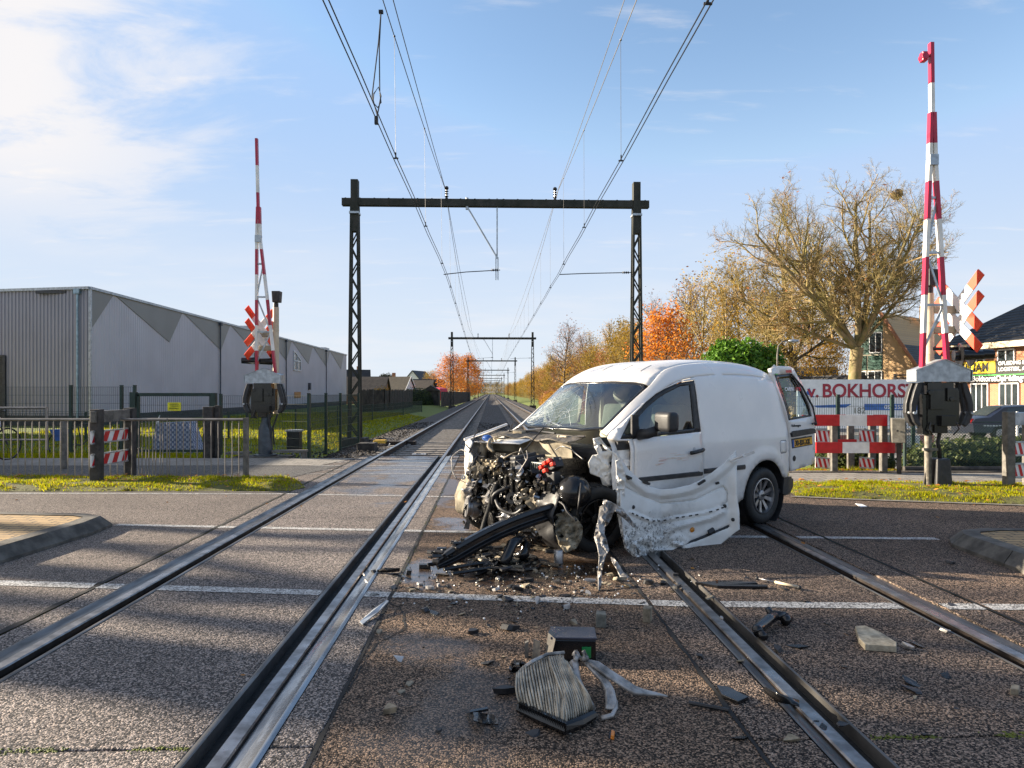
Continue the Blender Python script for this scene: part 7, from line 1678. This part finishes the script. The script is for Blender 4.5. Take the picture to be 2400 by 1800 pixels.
# ================================================================== trees and shrubs
def branch_pts(rg, p, d, L, n, wig, lift):
    P = [Vector(p)]; d = Vector(d).normalized()
    for i in range(n):
        d = (d+Vector((rg.gauss(0, wig), rg.gauss(0, wig), rg.gauss(0, wig)+lift))).normalized(); P.append(P[-1]+d*L/n)
    return P
def grow(rg, mb, p, d, L, r, lev, spec, ends):
    """spec[lev] = (children, length ratio, angle, sides)"""
    n = 5 if lev < 2 else (4 if lev < 3 else 3)
    P = branch_pts(rg, p, d, L, n, .10+.045*lev, .035+.02*lev); last = lev == len(spec); r = max(r, RMIN)
    tip = .45 if not last else .35
    mb.tube(P, [r*lerp(1, tip, i/n) for i in range(n+1)], 7 if lev == 0 else 5 if lev == 1 else 3, cap=False)
    if lev >= len(spec)-1: ends.append((P[-1], (P[-1]-P[-2]).normalized()))
    if last: return
    k, ratio, ang, start = spec[lev]
    ph = rg.uniform(0, 6.3)
    for i in range(k):
        t = start+(1-start)*(i+rg.uniform(.3, .9))/k; t = min(t, .98); j = min(int(t*n), n-1); q = P[j].lerp(P[j+1], t*n-j); dd = (P[j+1]-P[j]).normalized()
        ph += 2.4+rg.uniform(-.5, .5); a = R(ang*rg.uniform(.7, 1.3)); x = dd.orthogonal().normalized(); y = dd.cross(x)
        nd = dd*math.cos(a)+(x*math.cos(ph)+y*math.sin(ph))*math.sin(a)
        grow(rg, mb, q, nd, L*ratio*rg.uniform(.75, 1.15)*(1-.35*t*(lev > 0)), r*lerp(1, tip, t)*.62, lev+1, spec, ends)
RMIN = .0065
def leaf_quads(rg, mb, pts, n, spread, sz):
    vs = []; fs = []
    for i in range(n):
        p, d = rg.choice(pts); c = p+Vector((rg.gauss(0, spread), rg.gauss(0, spread), rg.gauss(0, spread)))
        a = Vector((rg.gauss(0, 1), rg.gauss(0, 1), rg.gauss(0, 1))).normalized(); b_ = a.orthogonal().normalized(); s_ = sz*rg.uniform(.5, 1.3); o = len(vs)
        vs += [c-a*s_, c-b_*s_*.6, c+a*s_, c+b_*s_*.6]; fs.append((o, o+1, o+2, o+3))
    mb.add(vs, fs)
def relabel(o, label): o['label'] = label
# --- the big bare plane tree on the right and its smaller neighbour
def limb_tree(name, label, loc, seed, trunk, rtr, limbs, spec, bark, twig, leaves, leafm, lsz=.09, group=None, lean=0):
    rg = random.Random(seed); root = empty(name, loc, label, 'tree', group=group); t = MB(); tw = MB(); ends = []
    P = [Vector((0, 0, -.2)), Vector((lean*.15, 0, trunk*.35)), Vector((lean*.55, .05, trunk*.7)), Vector((lean, 0, trunk))]
    t.tube(P, [rtr*1.35, rtr*1.02, rtr*.95, rtr*1.0], 12, cap=False)
    for (ax, ay, az, L, r) in limbs:
        d = Vector((ax, ay, az)).normalized(); n = 7
        base = P[-1]+Vector((0, 0, rg.uniform(-.5, .2)*rtr))
        Q = branch_pts(rg, base, d, L, n, .07, .055); t.tube(Q, [r*lerp(1, .35, i/n) for i in range(n+1)], 8, cap=False)
        k, ratio, ang, start = spec[0]; ph = rg.uniform(0, 6)
        for i in range(k):
            tt = start+(1-start)*(i+rg.uniform(.2, .9))/k; tt = min(tt, .97); j = min(int(tt*n), n-1); q = Q[j].lerp(Q[j+1], tt*n-j); dd = (Q[j+1]-Q[j]).normalized(); ph += 2.4+rg.uniform(-.5, .5)
            a = R(ang*rg.uniform(.7, 1.3)); x = dd.orthogonal().normalized(); y = dd.cross(x); nd = dd*math.cos(a)+(x*math.cos(ph)+y*math.sin(ph))*math.sin(a)
            grow(rg, tw, q, nd, L*ratio*rg.uniform(.75, 1.2)*(1-.45*tt), r*lerp(1, .35, tt)*.6, 1, spec, ends)
    t.build('trunk', bark, root, smooth=True)
    cr = tw.build('crown', twig, root)
    if leaves: lf = MB(); leaf_quads(rg, lf, ends, leaves, .12, lsz); lf.build('leaf_cluster', leafm, cr)
    return root, ends
SPEC = [(11, .46, 46, .14), (7, .60, 46, .10), (6, .58, 45, .1), (7, .62, 42, .08)]
bt = at(2000, 905, 45.); bt.z = -.45
BT, ends = limb_tree('bare_tree', 'tall bare plane tree with mossy branches left of the near barrier', bt, 14, 4.9, .40, [(-.80, -.1, .62, 10.4, .21), (-.48, .3, .85, 10.2, .19), (-.08, -.1, 1, 9.6, .23), (.28, .15, .95, 9.4, .20), (.50, 0, .85, 8.6, .19), (-.92, .2, .30, 8.6, .13), (.10, -.45, .9, 9.2, .15), (-.25, .5, .8, 9.2, .16), (.80, .2, .5, 7.6, .13), (-.62, -.3, .75, 9.4, .15), (.42, -.3, .9, 9.0, .14)], SPEC, M['bark'], M['twig'], 420, M['lf_brown'], .12, lean=.25)
n_ = MB(); rg = random.Random(2); np_ = at(2102, 456, 45.); 
for i in range(160): d = Vector((rg.gauss(0, 1), rg.gauss(0, 1), rg.gauss(0, .6))).normalized(); e_ = d.orthogonal().normalized(); n_.bar(np_+d*.28-e_*.25, np_+d*.28+e_*.25, .03, .03)
thing_mesh(n_, 'bird_nest', M['bark2'], 'dark round nest high in the right side of the bare tree', 'nest', loc=np_)
b2 = at(1858, 905, 58.); b2.z = -.45
limb_tree('bare_tree', 'smaller bare tree with spreading limbs between hedge and tall bare tree', b2, 23, 4.6, .34, [(-.85, -.1, .4, 8.0, .15), (-.55, .2, .8, 9, .17), (.0, 0, 1, 10.0, .2), (.45, .2, .85, 8.6, .16), (.7, -.1, .5, 6.6, .13), (-.25, -.4, .9, 9, .15)], SPEC, M['bark2'], M['twig2'], 700, M['lf_olive'], .11)
# --- kinds of wood-edge trees; every tree in the rows is a copy of one of them
def kind_tree(name, seed, h_, cw, trunkh, leafn, lsz, leafm, twig, bark, spec, up=.9, spread=.25):
    rg = random.Random(seed); root = empty(name, (0, 0, 0), 'x', 'tree'); t = MB(); tw = MB(); ends = []
    P = branch_pts(rg, (0, 0, -.2), (rg.uniform(-.06, .06), rg.uniform(-.06, .06), 1), h_*.82, 8, .035, .02); t.tube(P, [h_*.016*lerp(1, .22, i/8) for i in range(9)], 7, cap=False); t.build('trunk', bark, root, smooth=True)
    n = spec[0][0]; ph = 0
    for i in range(n):
        tt = trunkh+(1-trunkh)*(i+.5)/n; j = min(int(tt*8), 7); q = P[j].lerp(P[j+1], tt*8-j); ph += 2.4; el = lerp(.25, 1.3, (i/n)**1.2)*up
        L = cw*.5*lerp(1.05, .55, abs(i/n-.35)*1.2); d = Vector((math.cos(ph), math.sin(ph), math.tan(min(1.2, el)))).normalized(); grow(rg, tw, q, d, L, h_*.0055*lerp(1.1, .6, i/n), 1, spec, ends)
    cr = tw.build('crown', twig, root)
    if leafn: lf = MB(); leaf_quads(rg, lf, ends, leafn, spread, lsz); lf.build('foliage', leafm, cr)
    return root
S2 = [(26, .5, 45, .12), (8, .55, 46, .12), (7, .6, 45, .1)]
K = {}
K['orange'] = kind_tree('orange_tree', 1, 9.5, 6.5, .16, 5200, .13, M['lf_orange'], M['twig3'], M['bark2'], S2, spread=.32)
K['olive'] = kind_tree('wood_edge_tree', 2, 9.5, 6.2, .07, 2800, .10, M['lf_olive'], M['twig2'], M['bark2'], S2, spread=.3)
K['gold'] = kind_tree('wood_edge_tree', 3, 8.5, 5.8, .06, 3600, .10, M['lf_gold'], M['twig2'], M['bark2'], S2, spread=.3)
K['grey'] = kind_tree('wood_edge_tree', 4, 12.0, 5.5, .30, 500, .10, M['lf_brown'], M['twig3'], M['bark2'], S2)
K['russet'] = kind_tree('wood_edge_tree', 5, 8.5, 5.6, .07, 2900, .10, M['lf_brown'], M['twig'], M['bark2'], S2)
K['birch'] = kind_tree('birch_tree', 6, 12., 3.6, .35, 500, .09, M['lf_gold'], M['twig'], pm('birch_bark', (.55, .50, .44), .7, 0, .3, 6), S2, up=1.2)
K['thick'] = kind_tree('wood_edge_tree', 7, 10., 7.0, .06, 1800, .09, M['lf_olive'], M['twig'], M['bark'], [(26, .5, 45, .12), (8, .56, 46, .12), (7, .6, 45, .1)])
used = set()
TXT = {'orange': 'orange-leaved tree', 'olive': 'olive-brown half-bare tree', 'gold': 'golden-leaved bushy tree', 'grey': 'tall grey bare tree', 'russet': 'russet-leaved tree', 'birch': 'slim pale-trunked birch', 'thick': 'dense twiggy mossy tree'}
rgT = random.Random(31)
def plant(k, loc, s, where, group=None, sx=1.0):
    o = K[k] if k not in used else dup(K[k]); used.add(k)
    o.location = loc; o.rotation_euler = (0, 0, rgT.uniform(0, 6.3)); o.scale = (s*sx, s*sx, s); o['label'] = (TXT[k]+' '+where).strip()
    if group: o['group'] = group
    elif 'group' in o: del o['group']
    return o
GR = 'trees of the wood edge right of the tracks'
def tree_px(k, px, Y, top, where, group=None, sx=1.0, base=-.6):
    hk = {'orange': 9.5, 'olive': 9.5, 'gold': 8.5, 'grey': 12., 'russet': 8.5, 'birch': 12., 'thick': 10.}[k]; p = at(px, top, Y); return plant(k, (p.x, Y, base), (p.z-base)/(hk*.97), where, group, sx)
# single trees one can point at
tree_px('orange', 1570, 52, 738, 'behind the van roof, brightest of the right wood edge', None, 1.05)
tree_px('orange', 1060, 150, 838, 'standing left of the tracks behind the red truck', None, 1.25, -.4)
tree_px('orange', 1092, 165, 840, 'close behind the first one left of the tracks, browner', None, 1.2, -.4)
tree_px('grey', 1322, 96, 748, 'rising above the wood edge, round headed')
tree_px('birch', 1428, 74, 735, 'left of the right portal mast')
tree_px('grey', 1375, 92, 770, 'rising above the wood edge right of the round headed one')
tree_px('grey', 1540, 72, 690, 'behind the bright orange tree')
tree_px('birch', 1700, 56, 640, 'behind the laurel hedge')
tree_px('thick', 1640, 60, 650, 'left of the bare trees, behind the orange one')
tree_px('thick', 1740, 64, 620, 'above the laurel hedge', None)
tree_px('grey', 1600, 66, 640, 'between the orange tree and the bare trees')
tree_px('olive', 1800, 82, 760, 'filling the gap under the bare trees')
tree_px('russet', 1900, 85, 740, 'seen through the limbs of the bare trees')
tree_px('gold', 1930, 66, 780, 'left of the leaning trunk of the tall bare tree')
tree_px('thick', 1860, 90, 700, 'far behind the smaller bare tree')
tree_px('russet', 2330, 85, 780, 'above the black hip roof')
tree_px('gold', 905, 200, 893, 'far off above the left house roofs', None, 1.2, -.4)
tree_px('russet', 935, 240, 890, 'far off right of the golden one left of the tracks', None, 1.2, -.4)
tree_px('olive', 1010, 190, 872, 'beside the left orange tree', None, 1.2, -.4)
tree_px('grey', 1120, 200, 860, 'right of the left orange trees beside the tracks', None, 1.0, -.4)
# the two rows that close in on the line
for i in range(54):
    s = 56+i*4.6 if i < 26 else 175+(i-26)*15; d = 11.3+rgT.uniform(0, 3.0); k = rgT.choice(['olive', 'gold', 'olive', 'russet', 'gold', 'thick']); plant(k, trk(d, s, -.6), rgT.uniform(.74, .98), 'in the wood edge right of the tracks', GR)
for i in range(26):
    s = 52+i*6.5; d = 17.5+rgT.uniform(0, 5); k = rgT.choice(['olive', 'grey', 'russet', 'thick', 'olive']); plant(k, trk(d, s, -.6), rgT.uniform(.88, 1.15), 'in the wood edge right of the tracks', GR)
GLT = 'trees left of the tracks far down the line'
for i in range(22):
    s = 185+i*20; d = -11-rgT.uniform(0, 5); k = rgT.choice(['olive', 'russet', 'orange', 'grey', 'thick']); plant(k, trk(d, s, -.5), rgT.uniform(.75, 1.05), 'in the far row left of the tracks', GLT)
for i in range(16):
    s = 600+rgT.uniform(0, 90); d = -14+i*1.9; plant(rgT.choice(['thick', 'olive']), trk(d, s, -.5), rgT.uniform(1.0, 1.3), 'closing the far end of the line', 'trees at the far end of the line')
# low red-brown scrub at the foot of the wood edge
def shrub(name, label, c, size, n, lsz, leafm, seed, core=True, group=None, yaw=0, power=2.6, leafbox=None):
    rg = random.Random(seed); r = empty(name, c, label, 'hedge' if 'hedge' in name else 'shrub', yaw, group); hx, hy, hz = size; b = MB(); vs = []; fs = []
    for i in range(n):
        while True:
            u = Vector((rg.uniform(-1, 1), rg.uniform(-1, 1), rg.uniform(-.05, 1)))
            m_ = abs(u.x)**power+abs(u.y)**power+abs(u.z)**power
            if m_ <= 1.0 and m_ > .42: break
        lump = 1+.13*noise.noise(Vector((u.x*3+seed, u.y*3, u.z*3)))+.07*noise.noise(Vector((u.x*8, u.y*8, u.z*8+seed)))
        p = Vector((u.x*hx*lump, u.y*hy*lump, u.z*hz*lump)); a = (Vector((rg.gauss(0, 1), rg.gauss(0, 1), rg.gauss(0, 1)))+u*1.0).normalized(); e_ = a.orthogonal().normalized(); q = a.cross(e_); s_ = lsz*rg.uniform(.6, 1.3); t = rg.uniform(0, 6.3); e2 = e_*math.cos(t)+q*math.sin(t); q2 = a.cross(e2)
        o = len(vs); vs += [p-e2*s_, p-q2*s_*.45, p+e2*s_, p+q2*s_*.45]; fs.append((o, o+1, o+2, o+3))
    b.add(vs, fs); b.build('foliage', leafm, r)
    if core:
        k = MB(); k.ball((0, 0, hz*.34), 1, 16, sq=(hx*.84, hy*.84, hz*.56)); k.build('dark_core', M['lf_core'], r)  # solid dark core added inside the leaves to stop the view through
    return r
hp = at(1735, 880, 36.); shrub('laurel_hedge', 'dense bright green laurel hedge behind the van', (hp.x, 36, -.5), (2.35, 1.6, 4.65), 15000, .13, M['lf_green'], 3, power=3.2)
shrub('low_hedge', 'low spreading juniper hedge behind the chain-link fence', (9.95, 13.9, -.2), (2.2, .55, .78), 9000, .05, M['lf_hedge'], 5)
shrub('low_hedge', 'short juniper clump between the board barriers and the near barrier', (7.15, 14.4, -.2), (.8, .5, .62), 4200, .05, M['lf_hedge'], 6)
for i in range(9):
    shrub('scrub', 'red-brown scrub under the wood edge right of the tracks', trk(9.4+.5*(i % 3), 44+i*8.5, -.6), (2.6, 1.6, 2.4+.3*(i % 2)), 2200, .10, M['lf_brown'] if i % 3 else M['lf_gold'], 40+i, core=False, group='scrub right of the tracks')
p = at(895, 935, 90); shrub('shrub', 'pale yellow shrub in front of the white gabled house', (p.x, p.y, -.4), (1.7, 1.4, 2.6), 2200, .09, M['lf_gold'], 61, core=False)
p = at(975, 935, 96); shrub('shrub', 'dark green shrub in front of the low brown house', (p.x, p.y, -.4), (2.4, 1.5, 2.6), 3600, .10, M['lf_hedge'], 62)
p = at(906, 935, 190); shrub('shrub', 'round dark evergreen crown behind the left house roofs', (p.x, p.y, 2.6), (3.0, 2.5, 4.2), 3000, .2, M['lf_core'], 63)
# row of trees outside the left edge of the frame: their trunks throw the long shadows across the road
sdir = Vector((-sd.x, -sd.y, 0)).normalized()
def road_tree(hit, dist, r, h_, seed, dense):
    p = Vector((*hit, 0))-sdir*dist; p.z = -.05
    rg = random.Random(seed); limbs = [(rg.uniform(-1, 1), rg.uniform(-1, 1), .9, h_*.42, r*.4) for _ in range(6 if dense else 4)]
    limb_tree('roadside_tree', 'tall roadside tree left of the picture', p, seed, h_*.62, r, limbs, [(8, .5, 46, .2), (6, .6, 46, .15), (5, .6, 45, .1)] if dense else [(4, .5, 46, .2), (3, .6, 46, .15)], M['bark2'], M['twig'], 0, None, group='roadside trees outside the picture')
for a in (((-1.6, 3.62), 24, .34, 16, 1, 0), ((-2.0, 4.50), 30, .17, 14, 2, 0), ((-2.4, 5.22), 27, .27, 15, 3, 0), ((-3.0, 6.35), 29, .20, 14, 4, 0), ((-3.4, 7.30), 25, .15, 13, 5, 0), ((2.0, 1.1), 30, .2, 15, 7, 1), ((2.8, 2.25), 30, .2, 15, 8, 1), ((2.2, 3.4), 31, .12, 15, 9, 1)): road_tree(*a)
for k in K:
    if k not in used: bpy.data.objects.remove(K[k])
# lettering becomes plain meshes
bpy.context.view_layer.update()
dg = bpy.context.evaluated_depsgraph_get()
for o in [o for o in bpy.data.objects if o.type == 'FONT']:
    me = bpy.data.meshes.new_from_object(o.evaluated_get(dg)); nm = o.name; mb = o.matrix_basis.copy(); pa = o.parent; ma = o.data.materials[0]
    bpy.data.objects.remove(o); q = bpy.data.objects.new(nm, me); COL.objects.link(q); q.parent = pa; q.matrix_basis = mb
    if not len(me.materials): me.materials.append(ma)
